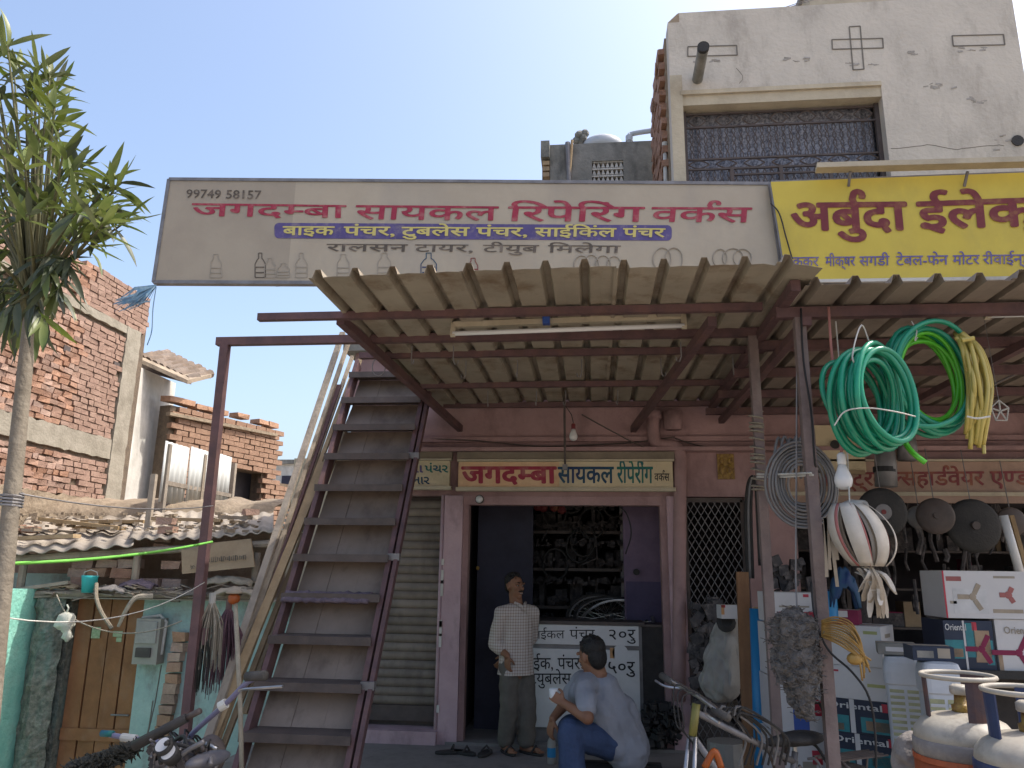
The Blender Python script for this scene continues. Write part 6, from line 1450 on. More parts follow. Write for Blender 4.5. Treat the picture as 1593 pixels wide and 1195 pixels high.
mb = MB(); mb.ball(P(1328, 790, Y=4.05), (.08, .06, .04), 12, 8); r_ = remesh(mb, .014, it=1)
for i, p in enumerate(r_.v): r_.v[i] = p + V((1, .5, .8)) * .03 * mnoise.noise(p * 18)
r_.build('plastic_wrap', M('plastic_clear'), wbn, smooth=True)
MB().tube([P(1322, 790, Y=4.0), P(1318, 700, Y=4.2), P(1300, 500, Y=4.3)], .004, 5).build('hanging_string', M('string_white'), wbn)
# wool bundle
wl = thing('scourer_bundle', 'big hanging bundle of matted grey brown steel wool', 'steel wool', P(1245, 1110, Y=4.15))
mb = MB(); mb.ball(P(1236, 985, Y=4.2), (.115, .09, .12), 14, 10); mb.ball(P(1240, 1030, Y=4.2), (.12, .09, .14), 14, 10); mb.ball(P(1246, 1070, Y=4.2), (.08, .07, .10), 12, 8); mb.ball(P(1250, 1098, Y=4.2), (.05, .05, .07), 12, 8)
r_ = remesh(mb, .009, it=1)
for i, p in enumerate(r_.v): r_.v[i] = p + V((mnoise.noise(p * 26), mnoise.noise(p * 26 + V((3, 1, 4))), mnoise.noise(p * 40))) * .028
r_.build('core', M('wool'), wl, smooth=False)
mb = MB(); rnd = random.Random(3); src = r_.v
for k in range(900):
    p = rnd.choice(src); q = p + V((rnd.uniform(-.045, .045), rnd.uniform(-.04, .02), rnd.uniform(-.018, .018))); m_ = p.lerp(q, .5) + V((0, -.012, rnd.uniform(-.01, .01))); mb.tube([p, m_, q], .0022, 3, cap=False)
o = mb.build('fibres', M('wool'), wl, fix=False); o['kind'] = 'stuff'
MB().tube([P(1240, 955, Y=4.2), P(1238, 900, Y=4.25), P(1240, 520, Y=4.28)], .005, 5).build('hanging_string', M('steel_grey'), wl)
# golden cord hank
ch_ = thing('cord_hank', 'hank of golden brown cord hanging in front of the white cartons', 'cord', P(1345, 1060, Y=4.1))
rnd = random.Random(6)
for k in range(12):
    u = k * 3.6
    MB().tube(arc([P(1278, 966 + u * .6, Y=4.15), P(1300, 960 + u, Y=4.1 + rnd.uniform(-.03, .03)), P(1325 - u * .2, 970 + u, Y=4.08 + rnd.uniform(-.03, .03)), P(1338 + rnd.uniform(-4, 4), 1000 + u * .6, Y=4.08), P(1347 + rnd.uniform(-9, 8), 1040 + rnd.uniform(-14, 24), Y=4.1)], 4), .0048, 6).build('strand', M('cord_gold'), ch_, smooth=True)
mb = MB(); mb.ball(P(1330, 1025, Y=4.1), (.04, .03, .03), 8, 6); mb.build('knot', M('cord_gold'), ch_, smooth=True)
wire('power_cable', arc([P(1262, 905, Y=4.2), P(1268, 960, Y=4.18), P(1288, 1010, Y=4.15), P(1325, 1045, Y=4.12), P(1352, 1085, Y=4.12), P(1362, 1150, Y=4.15), P(1362, 1240, Y=4.2)], 5), .006, M('ink_black'), 'black cable looping down from the post past the white cartons', 'cable')
wire('power_cable', arc([P(1246, 480, Y=4.2), P(1250, 560, Y=4.2), P(1262, 640, Y=4.2), P(1268, 720, Y=4.2), P(1275, 735, Y=4.4)], 5), .006, M('ink_black'), 'black cable running down beside the post of the hardware shop canopy', 'cable')
# cartons
def carton(lab, c, w, d, h, yaw, m, prints=(), txt=(), grp=None, side=(), name='carton'):
    """c = bottom centre"""
    t = thing(name, lab, 'box', c, grp); R = rm('Z', yaw)
    L = lambda x, y, z: c + R @ V((x, y, z))
    MB().box(L(0, 0, h / 2), (w, d, h), R).build('card_box', M(m), t)
    MB().box(L(0, 0, h + .0012), (w * .98, .05, .002), R).build('tape', M('webbing_tan'), t)
    for (u0, v0, u1, v1, mm) in prints:
        MB().slab([L((u - .5) * w, -d / 2 - .0012, v * h) for u, v in ((u0, v0), (u1, v0), (u1, v1), (u0, v1))], R @ V((0, .001, 0))).build('print', M(mm), t)
    for (u0, v0, u1, v1, mm) in side:
        MB().slab([L(w / 2 + .0012, (u - .5) * d, v * h) for u, v in ((u0, v0), (u1, v0), (u1, v1), (u0, v1))], R @ V((-.001, 0, 0))).build('print', M(mm), t)
    for (s, u0, u1, vt, vb, mm) in txt: letters('lettering', s, L((u0 - .5) * w, -d / 2, vt * h), L((u1 - .5) * w, -d / 2, vt * h), L((u0 - .5) * w, -d / 2, vb * h), M(mm), t, .015, .0035, .69)
    return t, L, R
def fan_print(t, L, w, d, h, cu, cv, r, m):
    mb = MB()
    for a in (60, 180, 300):
        p = L((cu - .5) * w, -d / 2 - .002, cv * h); R3 = L(1, 0, 0) - L(0, 0, 0); dx = R3 * math.cos(R_(a)) + V((0, 0, 1)) * math.sin(R_(a)); mb.bar(p + dx * .02, p + dx * r, .028, .0015, R3.cross(V((0, 0, 1))))
    mb.ball(L((cu - .5) * w, -d / 2 - .001, cv * h), .022, 10, 6, Matrix.Diagonal((1, .1, 1))); mb.build('print', M(m), t)
G = 'stacked cartons in front of the hardware shop'
c = P(1232, 964, Y=5.6); w = .36
t, L, R = carton('white carton with a pink stripe, topmost behind the steel wool', V((c.x, c.y, c.z - .01)), w, .3, .19, 4, 'carton_white', ((.1, .18, .96, .36, 'print_red'), (.6, .85, .7, .95, 'print_red'), (.15, .5, .7, .56, 'ink_faint')), (), G)
zc0 = c.z - .015
for i, (lab, pr) in enumerate((('white carton directly under the pink striped one', ()), ('white carton with a blue print low behind the steel wool', ((.02, .1, .14, .75, 'print_teal'), (.32, .0, .55, .8, 'print_blue'), (.62, .3, .78, .6, 'print_red'))), ('white carton with a green print, second from the ground behind the steel wool', ((.55, .45, .7, .7, 'print_red'), (.75, .25, .98, .8, 'print_teal'), (.4, .1, .6, .5, 'ink_faint'))), ('lowest pale carton standing on the ground behind the steel wool', ()))):
    hh_ = (zc0 - .0) / 4 - .004
    carton(lab, V((c.x - .01 * i + .02, c.y + .02 * (i % 2), zc0 - (i + 1) * (hh_ + .004))), .42, .32, hh_, 3 - 3 * (i % 2), 'carton_white', pr, (), G)
c = P(1342, 972, Y=5.2); top = c.z; zz = top; hs = []
ori = lambda: (((.0, .0, .38, .5, 'print_teal'), (.40, .0, .47, 1, 'carton_white'), (.55, .05, .95, .5, 'print_teal'), (.62, .12, .98, .4, 'print_tan'), (.86, .7, .94, .95, 'print_red'), (.05, .05, .3, .25, 'print_tan')), (('Oriental', .05, .88, .90, .72, 'ink_white'),))
specs = [('plain white carton, topmost of the tilted stack', .235, 'carton_white', ((.75, .8, .95, .88, 'print_olive'),), (), ((.3, .7, .7, .8, 'ink_faint'),)), ('plain white carton, second from the top of the tilted stack', .19, 'carton_white', ((.1, .8, .3, .86, 'print_red'), (.7, .4, .95, .5, 'print_olive')), (), ((.3, .6, .8, .8, 'print_olive'), (.2, .2, .6, .3, 'ink_faint'))), ('dark fan carton lettered Oriental, upper one in the tilted stack', .19, 'carton_navy') + ori() + (((.2, .2, .8, .8, 'carton_white'), (.3, .3, .7, .6, 'ink_faint')),), ('dark fan carton lettered Oriental, middle one in the tilted stack', .19, 'carton_navy') + ori() + (((.05, .05, .95, .95, 'carton_white'),),), ('dark fan carton lettered Oriental, lowest visible in the tilted stack', .19, 'carton_navy') + ori() + (((.1, .1, .9, .9, 'carton_white'),),)]
for i, (lab, hh_, m, pr, tx, sd_) in enumerate(specs):
    zz -= hh_ + .003
    carton(lab, V((c.x - .03 + .012 * i, c.y + .1, zz)), .40, .30, hh_, -33 + 2 * (i % 2), m, pr, tx, G, sd_)
carton('bottom brown carton under the tilted stack', V((c.x, c.y + .1, -.01)), .42, .32, max(.05, zz - .0), -32, 'board_print', (), (), G)
t, L, R = carton('small maroon box lying on the tilted carton stack', V((c.x - .10, c.y + .05, top + .002)), .20, .15, .085, -25, 'print_maroon', ((.3, .5, .7, .95, 'carton_white'),), (), None)
rag('mesh_bag', 1313, 915, 4.9, .16, .22, M('ink_navy'), 'dark blue mesh bag hanging above the small maroon box', 'bag', .06)
b_ = thing('blue_can', 'short blue can standing beside the small maroon box', 'can', P(1292, 965, Y=5.0)); MB().lathe([(.045, 0), (.047, .01), (.047, .16), (.04, .17)], P(1292, 965, Y=5.0), n=16).build('can_body', M('blue_roll'), b_, smooth=True); MB().lathe([(.03, .17), (.03, .18)], P(1292, 965, Y=5.0), n=12).build('lid', M('ink_navy'), b_)
# posters and small bits on the left
carton('small white and red box on top of the plastic wrapped machine', P(1135, 962, Y=6.3), .16, .12, .10, 8, 'carton_white', ((0, .3, .15, 1, 'print_orange'), (.0, .8, .2, 1, 'print_red')), (), None)
mw = thing('wrapped_machine', 'grey machine wrapped in cloudy plastic before the diamond mesh gate', 'machine', P(1130, 1090, Y=6.5))
mb = MB(); mb.cap(P(1127, 1000, Y=6.5), P(1122, 1060, Y=6.5), .12, .16, 14); mb.cap(P(1134, 968, Y=6.5), P(1130, 985, Y=6.5), .09, .1, 12); r_ = remesh(mb, .014, it=2)
for i, p in enumerate(r_.v): r_.v[i] = p + V((1, 1, .3)) * (.03 * mnoise.noise(p * V((13, 13, 7))) + .016 * mnoise.noise(p * V((34, 34, 10))))
r_.build('wrapping', M('plastic_clear'), mw, smooth=True); MB().lathe([(.14, 0), (.14, .36)], V((P(1125, 1080, Y=6.5).x, 6.5, .036)), n=14).build('stand', M('plastic_clear'), mw); MB().lathe([(.06, 0), (.075, .06), (.04, .08)], P(1128, 972, Y=6.4), rm('X', 70), 12).build('motor_cap', M('rubber'), mw)
for i, (x0, x1, y0, y1, Y, lab) in enumerate(((1146, 1163, 890, 1125, 6.0, 'tall brown plank standing by the blue roll, in front'), (1158, 1170, 955, 1130, 6.1, 'narrow tan plank standing between the tall plank and the blue roll'))):
    a = P((x0 + x1) / 2, y0, Y=Y); b = P((x0 + x1) / 2 + 6, y1, Y=Y); tag(MB().bar((b.x, Y - .05, -.0), a, (x1 - x0) / 1200 * Y, .04, (0, 1, 0)).build('plank', M('wood_brown' if i == 0 else 'wood_tan')), lab, 'plank', 'planks standing outside the hardware shop')
br_ = thing('sheet_roll', 'upright bright blue roll of plastic sheet beside the tan planks', 'roll', V((P(1176, 1120, Y=5.9).x, 5.9, .0)))
a = P(1176, 947, Y=5.95); q = V((P(1178, 1120, Y=5.9).x, 5.9, .03)); MB().tube([q, a], .046, 18).build('outer_sheet', M('blue_roll'), br_, smooth=True); d = (a - q).normalized(); MB().tube([a - d * .001, a + d * .012], .02, 12).build('core_tube', M('wood_tan'), br_)
for k in range(3): tag(MB().bar((P(1186 + k * 4, 1140, Y=6.2).x, 6.15, -.01), P(1187 + k * 3, 925 + 12 * k, Y=6.2), .03, .02, (0, 1, 0)).build('batten', M(('plaster_white', 'print_maroon', 'teal_dull')[k])), ('white', 'maroon', 'greenish')[k] + ' thin batten standing between the blue roll and the cartons', 'batten')
# coolers
def cooler(lab, x0, x1, y0, yb, Y, yaw, h=None):
    a = P(x0, y0, Y=Y); b = P(x1, y0, Y=Y); w = b.x - a.x; zt = a.z; t = thing('air_cooler', lab, 'cooler', V(((a.x + b.x) / 2, Y + w / 2, 0)), 'grey air coolers'); c = V(((a.x + b.x) / 2, Y + w / 2, 0)); R = rm('Z', yaw); d = w; h = zt
    L = lambda x, y, z: c + R @ V((x, y, z))
    mb = MB(); prof = []
    n = 24
    def sq(s, z):
        return [L(s * w / 2 * (abs(math.cos(k / n * 6.283)) ** .35) * (1 if math.cos(k / n * 6.283) > 0 else -1), s * d / 2 * (abs(math.sin(k / n * 6.283)) ** .35) * (1 if math.sin(k / n * 6.283) > 0 else -1), z) for k in range(n)]
    rings = [sq(.96, .04), sq(.97, h - .16), sq(1.05, h - .15), sq(1.06, h - .09), sq(1.0, h - .04), sq(.9, h - .01), sq(.4, h)]
    vs = [p for r in rings for p in r]; m_ = len(rings)
    mb.add(vs, [(i * n + k, i * n + (k + 1) % n, (i + 1) * n + (k + 1) % n, (i + 1) * n + k) for i in range(m_ - 1) for k in range(n)] + [tuple((m_ - 1) * n + k for k in range(n)), tuple(reversed(range(n)))])
    mb.build('housing', M('cooler_grey'), t, smooth=False)
    for sx in (-1, 1):
        x0_, x1_ = (-.40 * w, -.04 * w) if sx < 0 else (.04 * w, .40 * w); f = MB().slab([L(x0_, -d * .492, .12), L(x1_, -d * .492, .12), L(x1_, -d * .492, h - .18), L(x0_, -d * .492, h - .18)], R @ V((0, .01, 0))).build('pad_panel', M('cooler_pad'), t)
        ns_ = int((h - .31) / .032)
        for k in range(ns_): z = .13 + k * .032; MB().slab([L(x0_, -d * .497, z), L(x1_, -d * .497, z), L(x1_, -d * .52, z + .012), L(x0_, -d * .52, z + .012)], R @ V((0, 0, .004))).build('louvre', M('cooler_grey'), f)
    for sx in (-.4, .4):
        for sy in (-.4, .4): MB().lathe([(.025, 0), (.025, .05)], L(sx * w, sy * d, -.01), n=8).build('foot', M('rubber'), t)
    return t, zt, c
ck, zt_c, cc = cooler('grey louvred air cooler standing right of the tilted carton stack', 1384, 1442, 1020, 1150, 4.75, -18)
ck2, zt_d, cd_ = cooler('second grey air cooler, behind the white gas cylinder', 1440, 1500, 1030, 1150, 4.40, -8)
rnd = random.Random(2)
carton('flat grey printed box lying on the left air cooler', V((cc.x - .02, cc.y + .02, zt_c + .001)), .2, .18, .06, -15, 'plaster_grey', ((.2, .3, .8, .7, 'carton_white'),), (), None)
carton('dark printed box lying on the right air cooler', V((cd_.x - .02, cd_.y + .05, zt_d + .001)), .2, .18, .07, -6, 'carton_navy', ((.1, .2, .5, .7, 'plaster_grey'), (.6, .2, .9, .9, 'ink_faint')), (), None)
# right hand display of fan cartons on a dark stand
Yd = 5.0
p0 = P(1492, 1042, Y=Yd); zs = p0.z
stn = thing('display_stand', 'dark stand carrying the fan cartons at the right edge', 'stand', V((p0.x + .5, Yd + .2, 0)))
MB().bb((P(1470, 1040, Y=Yd).x, Yd - .01, zs - .045), (p0.x + 1.1, Yd + .42, zs)).build('stand_top', M('rubber'), stn)
for x in (p0.x + .06, p0.x + 1.05):
    for y in (Yd + .06, Yd + .38): MB().bar((x, y, -.02), (x, y, zs - .046), .05, .05, (0, 1, 0)).build('leg', M('steel_dark'), stn)
MB().bb((p0.x - .02, Yd + .3, .25), (p0.x + 1.08, Yd + .34, zs - .08)).build('back_panel', M('bench_wood'), stn)
w1 = P(1550, 1000, Y=Yd).x - P(1470, 1000, Y=Yd).x; h1_ = P(1510, 966, Y=Yd).z - zs
t, L, R = carton('dark fan carton lettered Oriental with a teal picture, on the stand', V((P(1510, 1000, Y=Yd).x, Yd + .17, zs)), w1 - .01, .30, h1_, 1, 'carton_navy', ((.0, .22, .38, .6, 'print_teal'), (.0, .25, .35, .42, 'print_tan'), (.39, 0, .43, 1, 'carton_white'), (.44, .25, .62, .95, 'print_teal'), (.6, .15, .92, .8, 'print_tan'), (.82, .1, .97, .6, 'print_teal'), (.58, .8, .68, .97, 'print_red')), (('Oriental', .02, .46, .93, .80, 'ink_white'),), G)
fan_print(t, L, w1, .30, h1_, .72, .42, .09, 'print_maroon')
w2 = .46; t, L, R = carton('white fan carton lettered Oriental with a maroon fan picture, at the right edge', V((P(1552, 1000, Y=Yd).x + w2 / 2, Yd + .17, zs)), w2 - .01, .30, h1_ * 1.04, 0, 'carton_white', ((.0, .0, .05, .3, 'print_tan'),), (('Oriental', .1, .45, .86, .72, 'ink_faint'),), G)
fan_print(t, L, w2, .30, h1_, .26, .36, .15, 'print_maroon')
h2_ = P(1530, 890, Y=Yd).z - P(1530, 964, Y=Yd).z; w3 = P(1600, 900, Y=Yd).x - P(1467, 900, Y=Yd).x
t, L, R = carton('pale carton with faded fan pictures, topmost on the display stand', V(((P(1600, 900, Y=Yd).x + P(1467, 900, Y=Yd).x) / 2, Yd + .17, zs + h1_ * 1.04 + .003)), w3, .32, h2_, 0, 'carton_white', ((0, .0, .02, 1, 'print_red'), (.1, .1, .5, .62, 'ink_white'), (.04, .78, .22, .88, 'webbing_red'), (.6, .85, .85, .9, 'ink_faint'), (.55, .12, .9, .2, 'webbing_tan'), (.06, .3, .14, .36, 'ink_faint')), (), G)
fan_print(t, L, w3, .32, h2_, .33, .45, .085, 'webbing_tan'); fan_print(t, L, w3, .32, h2_, .75, .5, .05, 'webbing_red')
# hanging dark round goods
def disc(px, py, r, Y, m, lab, hub=None, th=.03, n_='disc'):
    c = P(px, py, Y=Y); t = thing('hanging_disc', lab, 'disc', c - V((0, 0, r))); Rx = rm('Z', random.uniform(-12, 4)) @ rm('X', 90)
    MB().lathe([(r * .2, -th), (r * .8, -th * .8), (r, -th * .2), (r, th * .3), (r * .86, th * .8), (r * .3, th)], c, Rx, 28).build('plate', M(m), t, smooth=True)
    if hub: MB().lathe([(r * .34, th), (r * .32, th + .006)], c, Rx, 18).build('hub_label', M(hub), t); MB().lathe([(r * .1, th + .0065), (r * .1, th + .012)], c, Rx, 10).build('hub_hole', M('ink_maroon'), t)
    else: MB().lathe([(r * .15, th), (r * .15, th + .02)], c, Rx, 12).build('hub', M('steel_dark'), t)
    MB().tube([c + V((0, 0, r * .97)), c + V((0, .05, r + .4))], .004, 5).build('hanging_string', M('steel_grey'), t)
    return t
disc(1372, 797, .185, 6.2, 'rubber', 'black round disc with a silver label hanging below the shop sign', 'steel_grey')
disc(1455, 803, .14, 6.4, 'steel_dark', 'narrow black round pan hanging right of the silver labelled disc')
disc(1514, 818, .21, 6.5, 'rubber', 'largest black disc hanging under the hardware shop sign')
disc(1430, 805, .10, 6.9, 'hose_grey', 'small grey disc hanging deep between the black discs')
disc(1573, 812, .12, 6.9, 'steel_dark', 'small dark disc behind the bright tube at the right edge')
for (x0, x1, y0, y1, lab, m) in ((1361, 1392, 690, 757, 'grey fat duct piece with a black band hanging before the shop sign', 'hose_grey'), (1395, 1424, 676, 716, 'dark grey duct piece hanging under the lime hose', 'steel_grey')):
    a = P((x0 + x1) / 2, y0, Y=6.4); b = P((x0 + x1) / 2 + 2, y1, Y=6.4); r = (x1 - x0) / 2400 * 6.4; t = thing('duct_piece', lab, 'duct', b)
    MB().tube([a, a.lerp(b, .5), b], [r * .85, r, r], 16).build('barrel', M(m), t, smooth=True)
    if y0 == 690: MB().tube([P(1376, 727, Y=6.4), P(1376.5, 735, Y=6.4)], r * 1.05, 16).build('black_band', M('ink_black'), t)
bt2 = thing('tube_light', 'bright white tube light standing on end in the hardware shop', 'lamp', P(1588, 890, Y=6.0)); MB().tube([P(1561, 802, Y=6.0), P(1588, 895, Y=6.0)], .03, 10).build('tube', M('glass_white'), bt2, smooth=True); MB().bar(P(1572, 802, Y=6.05), P(1598, 895, Y=6.05), .04, .03).build('batten', M('wood_tan'), bt2)
bd = thing('meter_board', 'pale wooden switch board with a round hole on the pink wall', 'board', P(1300, 735, Y=7.1)); a = P(1272, 735, Y=7.1); b = P(1340, 662, Y=7.1); MB().bb((a.x, 7.08, a.z), (b.x, 7.12, b.z)).build('board', M('board_cream'), bd)
MB().lathe([(.035, 0), (.04, .02)], P(1298, 692, Y=7.078), rm('X', 90), 14).build('round_hole', M('rubber'), bd)
MB().bb((P(1275, 735, Y=7.07).x, 7.05, P(1275, 738, Y=7.07).z), (P(1345, 735, Y=7.07).x, 7.078, P(1275, 732, Y=7.07).z)).build('lower_edge', M('board_print'), bd)
ws = thing('wire_star', 'small white wire star hanging right of the yellow hose', 'ornament', P(1558, 655, Y=4.6)); cst = P(1556, 640, Y=4.6); mb = MB(); mb.tube([cst + V((.05 * math.cos(a * 1.2566 + .3), 0, .065 * math.sin(a * 1.2566 + .3))) for a in range(5)], .005, 5, closed=True)
for a in range(5): mb.tube([cst, cst + V((.05 * math.cos(a * 1.2566 + .3), 0, .065 * math.sin(a * 1.2566 + .3)))], .005, 5)
mb.build('wire_shape', M('string_white'), ws); MB().tube([cst + V((0, 0, .06)), cst + V((-.02, 0, .6))], .002, 4).build('hanging_string', M('steel_grey'), ws)
# deep clutter
random.seed(9); hr = thing('goods_rack', 'dark racks packed with goods deep inside the hardware shop', 'shelf', (3.3, 8.6, 0))
for i in range(7): MB().bb((xr0 + .1, 8.5, .35 + i * .38), (6.2, 9.0, .37 + i * .38)).build('shelf', M('steel_dark'), hr)
for x in (xr0 + .1, 2.6, 3.8, 5, 6.2): MB().bb((x - .02, 8.48, 0), (x + .02, 8.52, 2.9)).build('upright', M('steel_dark'), hr)
for nm_, m_, pr_ in (('goods', 'clutter', .8), ('pale_goods', 'carton_white', .05), ('red_goods', 'print_maroon', .08), ('brown_goods', 'board_print', .12)):
    mb = MB()
    for i in range(7):
        x = xr0 + .15
        while x < 6.1:
            w = random.uniform(.05, .22); h = random.uniform(.08, .32)
            if random.random() < pr_: mb.box((x + w / 2, 8.6 + random.uniform(-.06, .1), .372 + i * .38 + h / 2), (w * .9, .2, h), rm('Z', random.uniform(-10, 10)))
            x += w
    o = mb.build(nm_, M(m_), hr); o['kind'] = 'stuff'
mb = MB()
for i in range(60):
    p = P(random.uniform(1285, 1560), random.uniform(790, 960), Y=random.uniform(7.4, 8.3)); l = random.uniform(.1, .5)
    mb.tube([p + V((0, 0, l)), p + V((random.uniform(-.05, .05), 0, l * .4)), p], random.uniform(.008, .03), 6)
o = mb.build('hanging_goods', M('clutter')); o['kind'] = 'stuff'; o['label'] = 'tangle of dark goods hanging inside the hardware shop'
mb = MB()
for i in range(26): mb.box(P(random.uniform(1195, 1265), random.uniform(870, 925), Y=6.6 + random.uniform(-.1, .1)), (random.uniform(.03, .1), .06, random.uniform(.03, .12)), rm('Y', random.uniform(-30, 30)))
o = mb.build('shelf_goods', M('clutter')); o['kind'] = 'stuff'; o['label'] = 'small dark goods heaped above the white cartons'
mb = MB()
for i in range(110): mb.box(P(random.uniform(1078, 1125), random.uniform(935, 1110), Y=6.95 + random.uniform(-.08, .1)), (random.uniform(.02, .1), .06, random.uniform(.02, .1)), rm('Y', random.uniform(-40, 40)))
o = mb.build('scrap_parts', M('clutter')); o['kind'] = 'stuff'; o['label'] = 'dark tangled scrap piled before the diamond mesh gate'

# ---- gas cylinders on a handcart
Yg = 2.95
s0 = P(1497, 1117, Y=Yg); zbase = s0.z - .415
hcart = thing('handcart', 'low wooden handcart carrying the gas cylinders', 'cart', V((s0.x + .25, Yg, -.02)))
for i in range(6): MB().bb((s0.x - .45, Yg - .56 + i * .155, zbase - .045), (s0.x + 1.1, Yg - .415 + i * .125, zbase - .002 * (i % 2) - .001)).build('deck_plank', M('wood_grey'), hcart)
for x in (s0.x - .38, s0.x + 1.0):
    for y in (Yg - .5, Yg + .32): MB().bar((x, y, -.03), (x, y, zbase - .046), .06, .06, (0, 1, 0)).build('leg', M('wood_grey'), hcart)
def cylinder(lab, c, body, shoulder, low, coll, yaw=0):
    t = thing('gas_cylinder', lab, 'gas cylinder', c); r = .16
    MB().lathe([(.10, .0), (.145, .005), (r, .06), (r, .285)], c, n=32).build('lower_body', M(low), t, smooth=True)
    MB().lathe([(r + .003, .282), (r + .003, .30)], c, n=32).build('weld_band', M(body), t)
    MB().lathe([(r - .002, .338), (.152, .378), (.13, .405), (.09, .425), (.03, .435)], c, n=32).build('upper_body', M(shoulder), t, smooth=True)
    MB().lathe([(r, .3005), (r + .0005, .345), (r - .004, .3505)], c, n=32).build('side_band', M(body if body == 'cyl_blue' else 'cyl_shade'), t, smooth=True)  # shade painted on the upright side; the blue cylinder keeps its own colour
    MB().lathe([(.10, 0), (.125, -.0), (.125, .03), (.12, .03)], c - V((0, 0, .0005)), n=24).build('foot_ring', M(low), t)
    for k in range(3):
        a = R_(yaw + 120 * k); n = 5; vs = []
        for i in range(n):
            b = a + (i - 2) * .20; vs += [c + V((.108 * math.cos(b), .108 * math.sin(b), .405)), c + V((.112 * math.cos(b), .112 * math.sin(b), .545))]
        mb = MB().add(vs, [(2 * i, 2 * i + 2, 2 * i + 3, 2 * i + 1) for i in range(n - 1)]); o = mb.build('collar_plate', M(coll), t); s2 = o.modifiers.new('s', 'SOLIDIFY'); s2.thickness = .006
    MB().tube([c + V((.114 * math.cos(k * .2618), .114 * math.sin(k * .2618), .55)) for k in range(24)], .008, 8, closed=True).build('collar_ring', M(shoulder if coll != 'cyl_blue' else 'cyl_white'), t, smooth=True)
    MB().lathe([(.028, .43), (.03, .455), (.02, .46), (.018, .49)], c, n=14).build('valve', M('gold'), t, smooth=True)
    MB().lathe([(.026, .49), (.03, .495), (.03, .515), (.02, .522)], c, n=14).build('valve_cap', M('cyl_white'), t, smooth=True)
    return t
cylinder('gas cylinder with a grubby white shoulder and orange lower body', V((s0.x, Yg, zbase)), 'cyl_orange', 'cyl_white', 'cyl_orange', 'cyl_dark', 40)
s1 = P(1603, 1140, Y=2.62); cylinder('dark blue gas cylinder with a pale shoulder at the right edge', V((s1.x, 2.62, zbase)), 'cyl_blue', 'cyl_white', 'cyl_blue', 'cyl_blue', 55)
mb = MB(); mb.ball(P(1422, 1182, Y=3.15), (.075, .07, .10), 12, 8); r_ = remesh(mb, .012, it=1)
for i, p in enumerate(r_.v): r_.v[i] = p + V((1, 1, 1)) * .02 * mnoise.noise(p * 20)
q = P(1422, 1182, Y=3.15); tag(r_.build('grey_sack', M('cloth_grey'), smooth=True), 'small grey cloth sack beside the orange gas cylinder', 'sack'); MB

